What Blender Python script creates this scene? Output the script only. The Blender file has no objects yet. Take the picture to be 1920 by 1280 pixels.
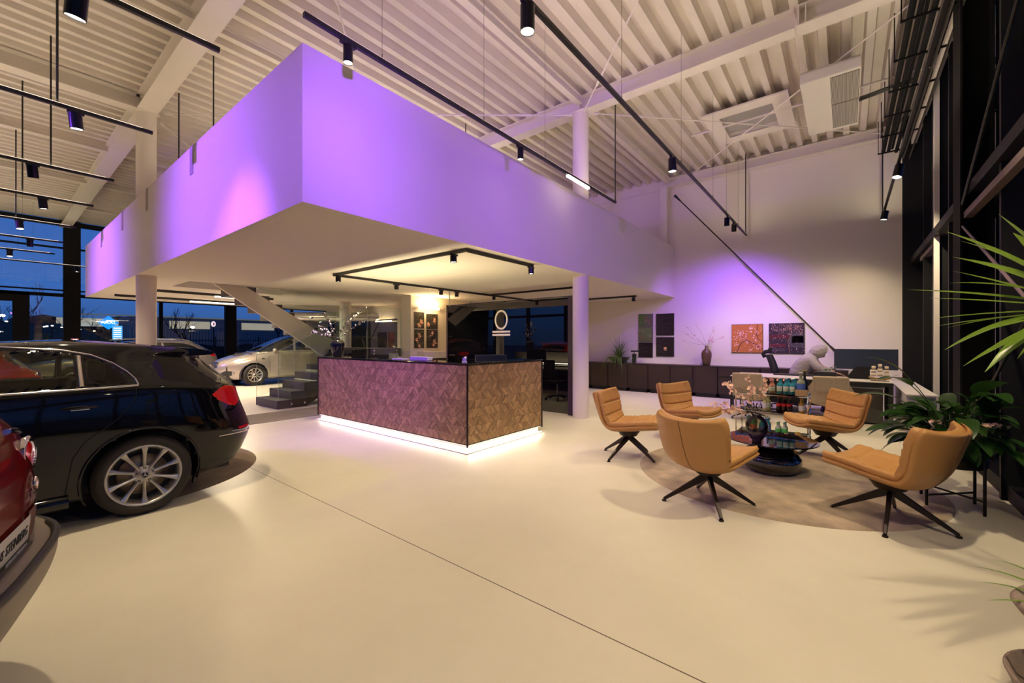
import bpy, bmesh, math, random
from mathutils import Vector, Matrix
from mathutils.bvhtree import BVHTree
from mathutils.geometry import tessellate_polygon
random.seed(7)
S = bpy.context.scene
COL = S.collection
PI = math.pi
R = math.radians

# ------------------------------------------------------------------ camera, world, exposure
cd = bpy.data.cameras.new('camera')
cam = bpy.data.objects.new('camera', cd)
COL.objects.link(cam)
cd.sensor_width = 36.0
cd.lens = 787.0 / 1920 * 36
cd.clip_start = 0.05
cd.clip_end = 400
cam.location = (0, 0, 1.43)
cam.rotation_euler = (PI / 2, 0, math.atan2(0.62227, 0.78280))
S.camera = cam
S.view_settings.view_transform = 'Standard'
S.view_settings.look = 'None'
S.view_settings.gamma = 1
S.view_settings.use_curve_mapping = False
S.view_settings.exposure = 0.0
S.cycles.use_denoising = True
S.cycles.max_bounces = 12
S.cycles.diffuse_bounces = 8
S.cycles.glossy_bounces = 4
S.cycles.transparent_max_bounces = 16
S.cycles.transmission_bounces = 8
S.cycles.sample_clamp_indirect = 4.0
S.cycles.sample_clamp_direct = 0.0
S.cycles.caustics_reflective = False
S.cycles.caustics_refractive = False

def lin(c):
    return tuple(((x / 255) / 12.92 if x <= 10 else ((x / 255 + 0.055) / 1.055) ** 2.4) for x in c)

w = bpy.data.worlds.new('dusk_sky')
S.world = w
w.use_nodes = True
nt = w.node_tree
nt.nodes.clear()
tc = nt.nodes.new('ShaderNodeTexCoord')
sp = nt.nodes.new('ShaderNodeSeparateXYZ')
cr = nt.nodes.new('ShaderNodeValToRGB')
bg = nt.nodes.new('ShaderNodeBackground')
wo = nt.nodes.new('ShaderNodeOutputWorld')
nt.links.new(tc.outputs['Generated'], sp.inputs[0])
nt.links.new(sp.outputs['Z'], cr.inputs[0])
nt.links.new(cr.outputs[0], bg.inputs[0])
nt.links.new(bg.outputs[0], wo.inputs[0])
e = cr.color_ramp.elements
e[0].position = 0.0; e[0].color = (*lin((50, 78, 124)), 1)
e[1].position = 0.6; e[1].color = (*lin((14, 30, 84)), 1)
k = e.new(0.08); k.color = (*lin((58, 102, 170)), 1)
k = e.new(0.25); k.color = (*lin((48, 94, 168)), 1)
bg.inputs[1].default_value = 1.45

# ------------------------------------------------------------------ materials
MATS = {}
def mat(name, c, rough=0.5, metal=0.0, emit=None, es=1.0, coat=0.0, spec=0.5, noise=None, bump=None, trans=0.0, ior=1.45, sheen=0.0, aniso=None):
    """noise=(scale, amount) varies the base colour; bump=(scale, strength, distance)"""
    if name in MATS: return MATS[name]
    m = bpy.data.materials.new(name); m.use_nodes = True
    t = m.node_tree; b = t.nodes['Principled BSDF']
    if max(c) > 1: c = lin(c)
    b.inputs['Base Color'].default_value = (*c, 1)
    b.inputs['Roughness'].default_value = rough
    b.inputs['Metallic'].default_value = metal
    b.inputs['Specular IOR Level'].default_value = spec
    b.inputs['Coat Weight'].default_value = coat
    b.inputs['Coat Roughness'].default_value = 0.03
    b.inputs['IOR'].default_value = ior
    b.inputs['Transmission Weight'].default_value = trans
    if sheen: b.inputs['Sheen Weight'].default_value = sheen
    if emit:
        b.inputs['Emission Color'].default_value = (*(lin(emit) if max(emit) > 1 else emit), 1)
        b.inputs['Emission Strength'].default_value = es
    if noise or bump:
        co = t.nodes.new('ShaderNodeTexCoord')
    if noise:
        n = t.nodes.new('ShaderNodeTexNoise'); n.inputs['Scale'].default_value = noise[0]; n.inputs['Detail'].default_value = 5
        t.links.new(co.outputs['Object'], n.inputs['Vector'])
        mx = t.nodes.new('ShaderNodeMix'); mx.data_type = 'RGBA'
        mx.inputs['A'].default_value = (*[x * (1 - noise[1]) for x in c], 1)
        mx.inputs['B'].default_value = (*[min(1, x * (1 + noise[1])) for x in c], 1)
        t.links.new(n.outputs['Fac'], mx.inputs['Factor'])
        t.links.new(mx.outputs['Result'], b.inputs['Base Color'])
    if bump:
        n2 = t.nodes.new('ShaderNodeTexNoise'); n2.inputs['Scale'].default_value = bump[0]; n2.inputs['Detail'].default_value = 4
        if aniso:
            mp = t.nodes.new('ShaderNodeMapping'); mp.inputs['Scale'].default_value = aniso
            t.links.new(co.outputs['Object'], mp.inputs[0]); t.links.new(mp.outputs[0], n2.inputs['Vector'])
        else:
            t.links.new(co.outputs['Object'], n2.inputs['Vector'])
        bp = t.nodes.new('ShaderNodeBump'); bp.inputs['Strength'].default_value = bump[1]; bp.inputs['Distance'].default_value = bump[2]
        t.links.new(n2.outputs['Fac'], bp.inputs['Height']); t.links.new(bp.outputs[0], b.inputs['Normal'])
    MATS[name] = m
    return m

def glass(name, tint=(1, 1, 1), refl=1.0, ior=1.5):
    if name in MATS: return MATS[name]
    m = bpy.data.materials.new(name); m.use_nodes = True
    t = m.node_tree; t.nodes.clear()
    o = t.nodes.new('ShaderNodeOutputMaterial'); mx = t.nodes.new('ShaderNodeMixShader')
    tr = t.nodes.new('ShaderNodeBsdfTransparent'); gl = t.nodes.new('ShaderNodeBsdfGlossy'); fr = t.nodes.new('ShaderNodeFresnel')
    tr.inputs[0].default_value = (*tint, 1); gl.inputs['Roughness'].default_value = 0.0
    gl.inputs['Color'].default_value = (refl, refl, refl, 1)
    fr.inputs[0].default_value = ior
    t.links.new(fr.outputs[0], mx.inputs[0]); t.links.new(tr.outputs[0], mx.inputs[1]); t.links.new(gl.outputs[0], mx.inputs[2])
    t.links.new(mx.outputs[0], o.inputs[0])
    MATS[name] = m
    return m

def attr_mat(name, rough=0.5, coat=0.0, metal=0.0, bump=None, spec=0.5, emit=0.0):
    """base colour from the mesh's own colour attribute 'Col'"""
    if name in MATS: return MATS[name]
    m = mat(name, (0.5, 0.5, 0.5), rough, metal, coat=coat, bump=bump, spec=spec)
    t = m.node_tree; a = t.nodes.new('ShaderNodeAttribute'); a.attribute_name = 'Col'
    t.links.new(a.outputs['Color'], t.nodes['Principled BSDF'].inputs['Base Color'])
    if emit:
        t.links.new(a.outputs['Color'], t.nodes['Principled BSDF'].inputs['Emission Color'])
        t.nodes['Principled BSDF'].inputs['Emission Strength'].default_value = emit
    return m

# ------------------------------------------------------------------ mesh builder
class MB:
    def __init__(s): s.v = []; s.f = []; s.sm = []; s.c = []; s.col = None; s.M = None
    def add(s, vs, fs, smooth=False):
        o = len(s.v)
        for p in vs:
            p = Vector(p)
            s.v.append(s.M @ p if s.M else p)
        for f in fs:
            s.f.append([o + i for i in f]); s.sm.append(smooth); s.c.append(s.col)
        return s
    def box(s, x0, y0, z0, x1, y1, z1):
        if x0 > x1: x0, x1 = x1, x0
        if y0 > y1: y0, y1 = y1, y0
        if z0 > z1: z0, z1 = z1, z0
        return s.add([(x0,y0,z0),(x1,y0,z0),(x1,y1,z0),(x0,y1,z0),(x0,y0,z1),(x1,y0,z1),(x1,y1,z1),(x0,y1,z1)],
                     [(0,3,2,1),(4,5,6,7),(0,1,5,4),(1,2,6,5),(2,3,7,6),(3,0,4,7)])
    def bar(s, p, q, w, h, up=(0,0,1)):
        """box beam from p to q with section w x h"""
        p = Vector(p); q = Vector(q); d = (q - p).normalized(); up = Vector(up)
        if abs(d.dot(up)) > 0.99: up = Vector((1,0,0))
        a = d.cross(up).normalized() * (w / 2); b = a.cross(d).normalized() * (h / 2)
        return s.add([p-a-b,p+a-b,p+a+b,p-a+b,q-a-b,q+a-b,q+a+b,q-a+b],
                     [(0,1,2,3),(4,7,6,5),(0,4,5,1),(1,5,6,2),(2,6,7,3),(3,7,4,0)])
    def taper(s, p, q, w0, h0, w1, h1, up=(0,0,1)):
        p = Vector(p); q = Vector(q); d = (q - p).normalized(); up = Vector(up)
        if abs(d.dot(up)) > 0.99: up = Vector((1,0,0))
        a = d.cross(up).normalized(); b = a.cross(d).normalized()
        P = []
        for c, w_, h_ in ((p, w0, h0), (q, w1, h1)):
            for i, j in ((-1,-1),(1,-1),(1,1),(-1,1)): P.append(c + a*(i*w_/2) + b*(j*h_/2))
        return s.add(P, [(0,1,2,3),(4,7,6,5),(0,4,5,1),(1,5,6,2),(2,6,7,3),(3,7,4,0)])
    def cyl(s, p, q, r, r2=None, n=20, cap=True):
        p = Vector(p); q = Vector(q); r2 = r if r2 is None else r2
        d = (q - p).normalized(); up = Vector((0,0,1)) if abs(d.z) < 0.9 else Vector((1,0,0))
        a = d.cross(up).normalized(); b = d.cross(a).normalized()
        c0 = [p + (a*math.cos(2*PI*i/n) + b*math.sin(2*PI*i/n))*r for i in range(n)]
        c1 = [q + (a*math.cos(2*PI*i/n) + b*math.sin(2*PI*i/n))*r2 for i in range(n)]
        s.add(c0 + c1, [(i, n+i, n+(i+1)%n, (i+1)%n) for i in range(n)], True)
        if cap:
            if r > 0: s.add(c0, [list(range(n))])
            if r2 > 0: s.add(c1, [list(range(n))[::-1]])
        return s
    def tube(s, path, r, n=8, cap=True):
        path = [Vector(p) for p in path]; m = len(path)
        rs = r if isinstance(r, (list, tuple)) else [r]*m
        vs = []; ref = None
        for i, p in enumerate(path):
            d = (path[min(i+1, m-1)] - path[max(i-1, 0)]).normalized()
            if ref is None:
                ref = d.cross(Vector((0,0,1)) if abs(d.z) < 0.9 else Vector((1,0,0))).normalized()
            ref = (ref - d*ref.dot(d)).normalized(); b = d.cross(ref)
            for k in range(n):
                t = 2*PI*k/n; vs.append(p + (ref*math.cos(t) + b*math.sin(t))*rs[i])
        fs = [(i*n+k, i*n+(k+1)%n, (i+1)*n+(k+1)%n, (i+1)*n+k) for i in range(m-1) for k in range(n)]
        s.add(vs, fs, True)
        if cap: s.add(vs[:n], [list(range(n))[::-1]]); s.add(vs[-n:], [list(range(n))])
        return s
    def lathe(s, prof, n=32, o=(0,0,0), axis='z', smooth=True):
        vs = []
        for r, z in prof:
            for k in range(n):
                t = 2*PI*k/n; c, q = r*math.cos(t), r*math.sin(t)
                vs.append({'z': (o[0]+c, o[1]+q, o[2]+z), 'x': (o[0]+z, o[1]+c, o[2]+q), 'y': (o[0]+q, o[1]+z, o[2]+c)}[axis])
        m = len(prof)
        return s.add(vs, [(i*n+k, i*n+(k+1)%n, (i+1)*n+(k+1)%n, (i+1)*n+k) for i in range(m-1) for k in range(n)], smooth)
    def disc(s, c, r, nrm=(0,0,1), n=24):
        d = Vector(nrm).normalized(); up = Vector((0,0,1)) if abs(d.z) < 0.9 else Vector((1,0,0))
        a = d.cross(up).normalized(); b = d.cross(a).normalized(); c = Vector(c)
        return s.add([c + (a*math.cos(2*PI*i/n) - b*math.sin(2*PI*i/n))*r for i in range(n)], [list(range(n))])
    def prism(s, poly, ax, d0, d1):
        """2-D polygon extruded along axis ax from d0 to d1 (poly coordinates are the other two axes in order)"""
        def P(a, b, d): return {'x': (d, a, b), 'y': (a, d, b), 'z': (a, b, d)}[ax]
        n = len(poly)
        tri = tessellate_polygon([[Vector((a, b, 0)) for a, b in poly]])
        s.add([P(a, b, d0) for a, b in poly] + [P(a, b, d1) for a, b in poly],
              [(i, (i+1)%n, n+(i+1)%n, n+i) for i in range(n)])
        s.add([P(a, b, d0) for a, b in poly], [tuple(t) for t in tri])
        return s.add([P(a, b, d1) for a, b in poly], [tuple(t)[::-1] for t in tri])
    def grid(s, fn, nu, nv, cu=False, cv=False, smooth=True):
        vs = [fn(i/(nu if cu else nu-1), j/(nv if cv else nv-1)) for i in range(nu) for j in range(nv)]
        fs = [(i*nv+j, ((i+1)%nu)*nv+j, ((i+1)%nu)*nv+(j+1)%nv, i*nv+(j+1)%nv)
              for i in range(nu if cu else nu-1) for j in range(nv if cv else nv-1)]
        return s.add(vs, fs, smooth)
    def ball(s, c, r, n=8, sq=(1,1,1)):
        c = Vector(c)
        return s.grid(lambda u, v: c + Vector((sq[0]*math.sin(PI*v)*math.cos(2*PI*u), sq[1]*math.sin(PI*v)*math.sin(2*PI*u), sq[2]*math.cos(PI*v)))*r, n, max(4, n*3//4), cu=True)
    def build(s, name, m=None, parent=None, bevel=0, seg=2, fix=False, label=None, weld=False):
        me = bpy.data.meshes.new(name)
        me.from_pydata([tuple(v) for v in s.v], [], s.f)
        if fix or weld:
            bm = bmesh.new(); bm.from_mesh(me)
            if weld: bmesh.ops.remove_doubles(bm, verts=bm.verts, dist=1e-5)
            if fix: bmesh.ops.recalc_face_normals(bm, faces=bm.faces)
            bm.to_mesh(me); bm.free()
        if len(me.polygons) == len(s.sm):
            me.polygons.foreach_set('use_smooth', s.sm)
        if any(c is not None for c in s.c):
            ca = me.color_attributes.new('Col', 'FLOAT_COLOR', 'CORNER')
            for p in me.polygons:
                c = s.c[p.index] or (0.5,0.5,0.5)
                for li in p.loop_indices: ca.data[li].color = (*c[:3], 1)
        if m: me.materials.append(m)
        o = bpy.data.objects.new(name, me); COL.objects.link(o)
        if parent: o.parent = parent
        if bevel:
            b = o.modifiers.new('bevel', 'BEVEL'); b.width = bevel; b.segments = seg; b.limit_method = 'ANGLE'; b.angle_limit = R(35)
            b.harden_normals = False
        if label: o['label'] = label
        return o

def thing(name, label, cat, loc=(0,0,0), rz=0.0, group=None):
    o = bpy.data.objects.new(name, None); COL.objects.link(o)
    o.empty_display_size = 0.1
    o.location = loc; o.rotation_euler = (0, 0, rz)
    o['label'] = label; o['category'] = cat
    if group: o['group'] = group
    return o
def tag(o, label, cat, group=None, kind=None):
    o['label'] = label; o['category'] = cat
    if group: o['group'] = group
    if kind: o['kind'] = kind
    return o
def struct(o, label=None):
    o['kind'] = 'structure'
    if label: o['label'] = label
    return o
def copy_tree(o, loc=None, rz=None, label=None, group=None, parent=None):
    c = o.copy(); COL.objects.link(c)
    if parent: c.parent = parent
    for ch in list(o.children): copy_tree(ch, parent=c)
    if loc is not None: c.location = loc
    if rz is not None: c.rotation_euler = (0, 0, rz)
    if label: c['label'] = label
    if group: c['group'] = group
    return c
def text_mesh(txt, size, depth=0.0, align='LEFT', spacing=1.0, xs=1.0):
    """returns (verts, faces) of a line of text in the xy plane"""
    cu = bpy.data.curves.new('t', 'FONT'); cu.body = txt; cu.size = size; cu.align_x = align; cu.extrude = depth; cu.space_character = spacing
    cu.resolution_u = 3
    o = bpy.data.objects.new('t', cu); COL.objects.link(o)
    me = o.to_mesh()
    vs = [(v.co.x*xs, v.co.y, v.co.z) for v in me.vertices]; fs = [tuple(p.vertices) for p in me.polygons]
    o.to_mesh_clear(); bpy.data.objects.remove(o); bpy.data.curves.remove(cu)
    return vs, fs
def lamp(kind, parent, loc, power, color, size=80, blend=0.5, target=None, radius=0.04, name='bulb'):
    l = bpy.data.lights.new(name, kind); l.energy = power; l.color = color
    if kind == 'SPOT': l.spot_size = R(size); l.spot_blend = blend
    if kind in ('SPOT', 'POINT'): l.shadow_soft_size = radius
    o = bpy.data.objects.new(name, l); COL.objects.link(o)
    if parent: o.parent = parent
    o.location = loc
    if target is not None:
        d = Vector(target) - Vector(loc); o.rotation_euler = d.to_track_quat('-Z', 'Y').to_euler()
    return o

WARM = (1.0, 0.80, 0.515)
PURPLE = (0.31, 0.078, 1.0)

# common materials
m_white = mat('warm_white_paint', (0.78, 0.72, 0.63), 0.7)
m_wall = mat('wall_plaster', (0.84, 0.79, 0.70), 0.8, bump=(60, 0.05, 0.002))
m_steel = mat('painted_white_steel', (0.78, 0.73, 0.66), 0.5, noise=(3, 0.05))
m_deck = mat('galvanised_roof_deck', (0.74, 0.69, 0.62), 0.45, noise=(2.5, 0.10))
m_black = mat('black_powder_coat', (0.012, 0.012, 0.013), 0.4)
m_frame = mat('dark_facade_frame', (0.006, 0.006, 0.007), 0.6, spec=0.3)
m_chrome = mat('chrome', (0.85, 0.85, 0.86), 0.06, 1.0)
m_pipe = mat('matte_black_pipe', (0.006, 0.006, 0.006), 0.85, spec=0.2)
m_glow = mat('lamp_lens', (1, 1, 1), 0.3, emit=(1.0, 0.86, 0.66), es=14)
m_glass = glass('clear_glass', (0.93, 0.97, 0.95))
m_fglass = glass('facade_glass', (0.82, 0.86, 0.9), 0.9)
m_gedge = mat('green_glass_edge', (60, 120, 95), 0.15)
# ================================================================== the setting
# ---- floor: one sheet of ground concrete with saw-cut joints
def make_floor_mat():
    m = mat('ground_concrete', (0.60, 0.545, 0.47), 0.32, spec=0.45)
    t = m.node_tree; b = t.nodes['Principled BSDF']
    co = t.nodes.new('ShaderNodeTexCoord')
    n1 = t.nodes.new('ShaderNodeTexNoise'); n1.inputs['Scale'].default_value = 0.5; n1.inputs['Detail'].default_value = 3; n1.inputs['Roughness'].default_value = 0.5
    n2 = t.nodes.new('ShaderNodeTexNoise'); n2.inputs['Scale'].default_value = 2.2; n2.inputs['Detail'].default_value = 6; n2.inputs['Roughness'].default_value = 0.62
    for n in (n1, n2): t.links.new(co.outputs['Object'], n.inputs['Vector'])
    r1 = t.nodes.new('ShaderNodeValToRGB'); r1.color_ramp.elements[0].position = 0.35; r1.color_ramp.elements[1].position = 0.7
    r1.color_ramp.elements[0].color = (0.74, 0.695, 0.57, 1); r1.color_ramp.elements[1].color = (0.775, 0.73, 0.605, 1)
    t.links.new(n1.outputs['Fac'], r1.inputs[0])
    mx = t.nodes.new('ShaderNodeMix'); mx.data_type = 'RGBA'; mx.blend_type = 'MULTIPLY'; mx.inputs['Factor'].default_value = 0.5
    r2 = t.nodes.new('ShaderNodeValToRGB'); r2.color_ramp.elements[0].position = 0.25; r2.color_ramp.elements[1].position = 0.7
    r2.color_ramp.elements[0].color = (0.86, 0.85, 0.83, 1); r2.color_ramp.elements[1].color = (1, 1, 1, 1)
    t.links.new(n2.outputs['Fac'], r2.inputs[0]); t.links.new(r1.outputs[0], mx.inputs['A']); t.links.new(r2.outputs[0], mx.inputs['B'])
    # joints
    sx = t.nodes.new('ShaderNodeSeparateXYZ'); t.links.new(co.outputs['Object'], sx.inputs[0])
    def joint(axis, pos, wd):
        a = t.nodes.new('ShaderNodeMath'); a.operation = 'SUBTRACT'; t.links.new(sx.outputs[axis], a.inputs[0]); a.inputs[1].default_value = pos
        c = t.nodes.new('ShaderNodeMath'); c.operation = 'ABSOLUTE'; t.links.new(a.outputs[0], c.inputs[0])
        d = t.nodes.new('ShaderNodeMath'); d.operation = 'LESS_THAN'; t.links.new(c.outputs[0], d.inputs[0]); d.inputs[1].default_value = wd
        return d
    j = joint('Y', 1.88, 0.0035)
    mj = t.nodes.new('ShaderNodeMix'); mj.data_type = 'RGBA'
    t.links.new(j.outputs[0], mj.inputs['Factor']); t.links.new(mx.outputs['Result'], mj.inputs['A']); mj.inputs['B'].default_value = (0.12, 0.09, 0.07, 1)
    t.links.new(mj.outputs['Result'], b.inputs['Base Color'])
    rr = t.nodes.new('ShaderNodeMapRange'); t.links.new(n1.outputs['Fac'], rr.inputs[0])
    rr.inputs['To Min'].default_value = 0.30; rr.inputs['To Max'].default_value = 0.40
    t.links.new(rr.outputs[0], b.inputs['Roughness'])
    bp = t.nodes.new('ShaderNodeBump'); bp.inputs['Strength'].default_value = 0.05; bp.inputs['Distance'].default_value = 0.002
    n3 = t.nodes.new('ShaderNodeTexNoise'); n3.inputs['Scale'].default_value = 90
    t.links.new(co.outputs['Object'], n3.inputs['Vector']); t.links.new(n3.outputs['Fac'], bp.inputs['Height']); t.links.new(bp.outputs[0], b.inputs['Normal'])
    return m
XL, XR, YB, YF = -23.0, 1.32, 12.0, -9.0
struct(MB().box(XL-0.4, YF-0.3, -0.12, XR+0.3, YB+0.3, 0).build('floor', make_floor_mat()))
# outside ground
mg = mat('wet_asphalt', (0.03, 0.035, 0.045), 0.5, noise=(0.4, 0.3))
struct(MB().box(-170, -120, -0.3, 60, 140, -0.14).build('outside_ground', mg))

# ---- ceiling: trapezoid steel deck, ribs along Y, one sheet per bay
def deck():
    M = MB(); x = XL; prof = []
    while x < XR:
        prof += [(x, 5.98), (x+0.10, 5.98), (x+0.125, 6.12), (x+0.255, 6.12)]; x += 0.28
    prof.append((XR + 0.1, 5.98))
    ys = [YF, -3.2, 1.89, 6.98, YB + 0.1]
    vs = [(a, y, b) for y in ys for a, b in prof]; n = len(prof)
    M.add(vs, [(j*n+i, j*n+i+1, (j+1)*n+i+1, (j+1)*n+i) for j in range(len(ys)-1) for i in range(n-1)])
    return M
struct(deck().build('ceiling', m_deck))
struct(MB().box(XL-0.4, YF-0.3, 6.2, XR+0.4, YB+0.4, 6.4).build('ceiling_upper', mat('roof_membrane', (0.1,0.1,0.1), 0.9)))

# ---- walls
struct(MB().box(-23.3, YB, 0, 0.93, YB+0.25, 6.2).build('wall_back', m_wall))
struct(MB().box(-23.3, YB-0.012, 5.70, 0.93, YB, 5.74).box(-23.3, YB-0.05, 0, -7.0, YB, 0.1).build('trim_1', m_steel))
M = MB()
for i in range(9): M.box(-23+i*3.0-0.1, YF-0.15, 0, -23+i*3.0+0.1, YF+0.05, 6.0)
for z in (0.0, 3.05, 5.75): M.box(-23.3, YF-0.1, z, XR, YF+0.04, z+0.16)
wb = struct(M.build('window_3', m_frame), 'dark framed glass front behind the viewpoint')
MB().box(-23.2, YF-0.02, 0.1, XR, YF-0.005, 5.9).build('window_glass', m_fglass, wb)

def ibeam(M, p, q, w, h, tf=0.018, tw=0.012):
    """I-section from p to q; p,q at the underside centre line"""
    p = Vector(p); q = Vector(q)
    z = Vector((0,0,1))
    M.bar(p + z*(tf/2), q + z*(tf/2), w, tf)
    M.bar(p + z*(h-tf/2), q + z*(h-tf/2), w, tf)
    M.bar(p + z*(h/2), q + z*(h/2), tw, h-2*tf)
    return M
# ---- roof steel
def beam(label, p, q, w, h, stiff=(), name='roof_beam', group='white steel roof beams'):
    M = ibeam(MB(), p, q, w, h)
    p = Vector(p); q = Vector(q); d = (q-p).normalized()
    for s_ in stiff:
        c = p + d*s_
        a = d.cross(Vector((0,0,1))).normalized()*(w/2)
        M.bar(c - a + Vector((0,0,h/2)), c + a + Vector((0,0,h/2)), 0.014, h-0.03)
    o = M.build(name, m_steel)
    tag(o, label, 'beam', group)
    return o
beam('wide white main roof beam running over the left column of the mezzanine', (XL, 1.89, 5.70), (XR, 1.89, 5.70), 0.30, 0.28, (12.7, 19.1))
beam('white main roof beam crossing above the round column by the reception counter', (XL, 6.98, 5.70), (-0.55, 6.98, 5.70), 0.22, 0.28, (19.13,))
beam('shallower end of the white main roof beam, bolted on near the dark glass facade', (-0.52, 6.98, 5.70), (XR-0.02, 6.98, 5.70), 0.26, 0.28, (0.02, 0.1))
beam('white steel edge beam along the top of the wall with the blossom pictures', (-3.95, YB-0.11, 5.72), (0.9, YB-0.11, 5.72), 0.20, 0.24)
# beams along Y
def ybeam(label, x, w, h, z, y0=-3.2, y1=YB-0.2):
    segs = [(y0, 1.79), (1.99, 6.87), (7.09, y1)] if w < 0.25 else [(y0, 1.79)]
    M = MB()
    for a, b in segs: ibeam(M, (x, a, z), (x, b, z), w, h)
    o = M.build('roof_beam', m_steel); tag(o, label, 'beam', 'white steel roof beams')
ybeam('deep white roof beam meeting the top of the left mezzanine column', -10.27, 0.26, 0.28, 5.70)
ybeam('slim white roof beam running back over the top of the right round column', -3.87, 0.12, 0.16, 5.82)
ybeam('slim white roof purlin, first one beyond the left mezzanine column', -13.47, 0.12, 0.14, 5.84)
ybeam('slim white roof purlin, second one beyond the left mezzanine column', -16.67, 0.12, 0.14, 5.84)
ybeam('slim white roof purlin nearest the far left glass facade', -19.9, 0.12, 0.14, 5.84)
ybeam('slim white roof purlin over the middle of the mezzanine', -7.07, 0.10, 0.12, 5.86)

# ---- round columns
def column(label, x, y, r=0.15, z1=5.7):
    t = thing('column', label, 'column', (x, y, 0), 0, 'round cream columns')
    MB().cyl((0,0,0), (0,0,z1), r, n=40).build('shaft', m_white, t)
    if z1 > 5:
        MB().box(-0.17, -0.17, z1-0.012, 0.17, 0.17, z1).build('top_plate', m_steel, t)
    return t
column('round cream column at the right end of the reception counter', -3.90, 6.98)
column('round cream column carrying the mezzanine beside the black hatchback', -10.29, 1.90)
column('round cream column standing behind the staircase glass', -12.15, 6.98, 0.17, 2.66)

# ---- mezzanine box (opening for the stair)
m_mezz = mat('mezzanine_paint', (0.90, 0.85, 0.74), 0.75)
M = MB()
X0, X1, Y0, Y1, Z0, Z1 = -16.45, -3.74, 1.743, YB-0.01, 2.66, 4.06
M.box(X1-0.14, Y0, Z0, X1, Y1, Z1)               # right fascia
M.box(X0, Y0, Z0, X1-0.14, Y0+0.14, Z1)          # front fascia
M.box(X0, Y0+0.14, Z0, X0+0.14, Y1, Z1)
# soffit slab with stair hole x -11.75..-10.45, y 2.5..5.0
hx0, hx1, hy0, hy1 = -11.75, -10.44, 2.6, 4.9
M.box(X0+0.14, Y0+0.14, Z0, hx0, Y1, Z0+0.2)
M.box(hx1, Y0+0.14, Z0, X1-0.14, Y1, Z0+0.2)
M.box(hx0, Y0+0.14, Z0, hx1, hy0, Z0+0.2)
M.box(hx0, hy1, Z0, hx1, Y1, Z0+0.2)
mz = struct(M.build('wall_mezzanine', m_mezz), 'cream boxed mezzanine parapet and soffit hanging over the reception')
# short flat grey strips near the top of the front fascia
for x in (-6.9, -9.4, -11.45, -13.9):
    MB().box(x-0.07, Y0-0.006, 3.68, x+0.07, Y0, 4.058).build('trim_strip', mat('strip_grey', (0.45,0.40,0.36), 0.8), mz)

# ---- left glass facade (x = XL)
fa = struct(MB().box(XL-0.12, 1.85, 0, XL+0.16, 2.30, 5.95).box(XL-0.12, 7.1, 0, XL+0.1, 7.55, 5.95)
       .box(XL-0.12, -3.4, 0, XL+0.16, -3.0, 5.95).build('trim_2', m_frame))
M = MB()
for y in (4.72, 10.15, -0.4): M.box(XL-0.05, y-0.06, 0, XL+0.08, y+0.06, 5.9)
for z in (3.10,): M.box(XL-0.05, YF, z, XL+0.10, YB, z+0.12)
M.box(XL-0.05, YF, 3.32, XL+0.04, YB, 3.37)
M.box(XL-0.05, YF, 5.78, XL+0.10, YB, 5.95); M.box(XL-0.05, YF, 0, XL+0.10, YB, 0.12)
M.box(XL-0.04, 0.62, 0, XL+0.10, 1.02, 3.2)      # door frame post
M.box(XL-0.04, -1.0, 2.86, XL+0.10, 0.62, 3.2)
M.box(XL-0.04, YF, 4.9, XL+0.06, YB, 4.96)
wf = struct(M.build('window_1', m_frame), 'tall dark framed glass facade at the far left looking onto the dusk car park')
MB().box(XL-0.02, YF, 0.1, XL-0.005, YB, 5.9).build('window_glass', m_fglass, wf)

# ---- right glass facade (x = XR)
M = MB()
M.box(0.93, YB-0.02, 0, XR+0.1, YB+0.2, 6.2)
M.box(1.09, 9.2, 0, XR, 9.5, 6.0)
for y in (10.6, 8.2, 5.75, 4.5, 3.2, 1.9, 0.6, -0.7, -2.0, -4.6, -7.2): M.box(1.10, y-0.03, 0, XR, y+0.03, 6.0)
for z in (0.0, 3.05, 5.85): M.box(1.06 if z else 1.14, YF, z, XR, YB, z+(0.12 if z else 0.14))
wr = struct(M.build('window_2', m_frame), 'tall black framed glass facade on the right with deep mullions')
MB().box(XR-0.02, YF, 0.1, XR-0.005, YB, 5.9).build('window_glass', m_fglass, wr)
MB().box(1.07, 9.14, 0, 1.13, 9.2, 6.0).build('mullion_edge', m_steel, wr, label='pale painted mullion edge')
MB().box(1.09, 7.36, 0, 1.10, 7.39, 6.0).build('mullion_edge', mat('brown_edge',(0.10,0.07,0.06),0.6), wr, label='thin brown mullion edge')
# dark column of the right facade + horizontal rail
M = ibeam(MB(), (0,0,0), (0,0,0.001), 0.001, 0.001) if False else MB()
M.box(1.00, 6.78, 0, 1.02, 7.18, 5.95).box(1.02, 6.97, 0, 1.24, 6.99, 5.95).box(1.24, 6.78, 0, 1.26, 7.18, 5.95)
struct(M.build('trim_3', m_pipe), 'black steel column of the right facade')
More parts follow.
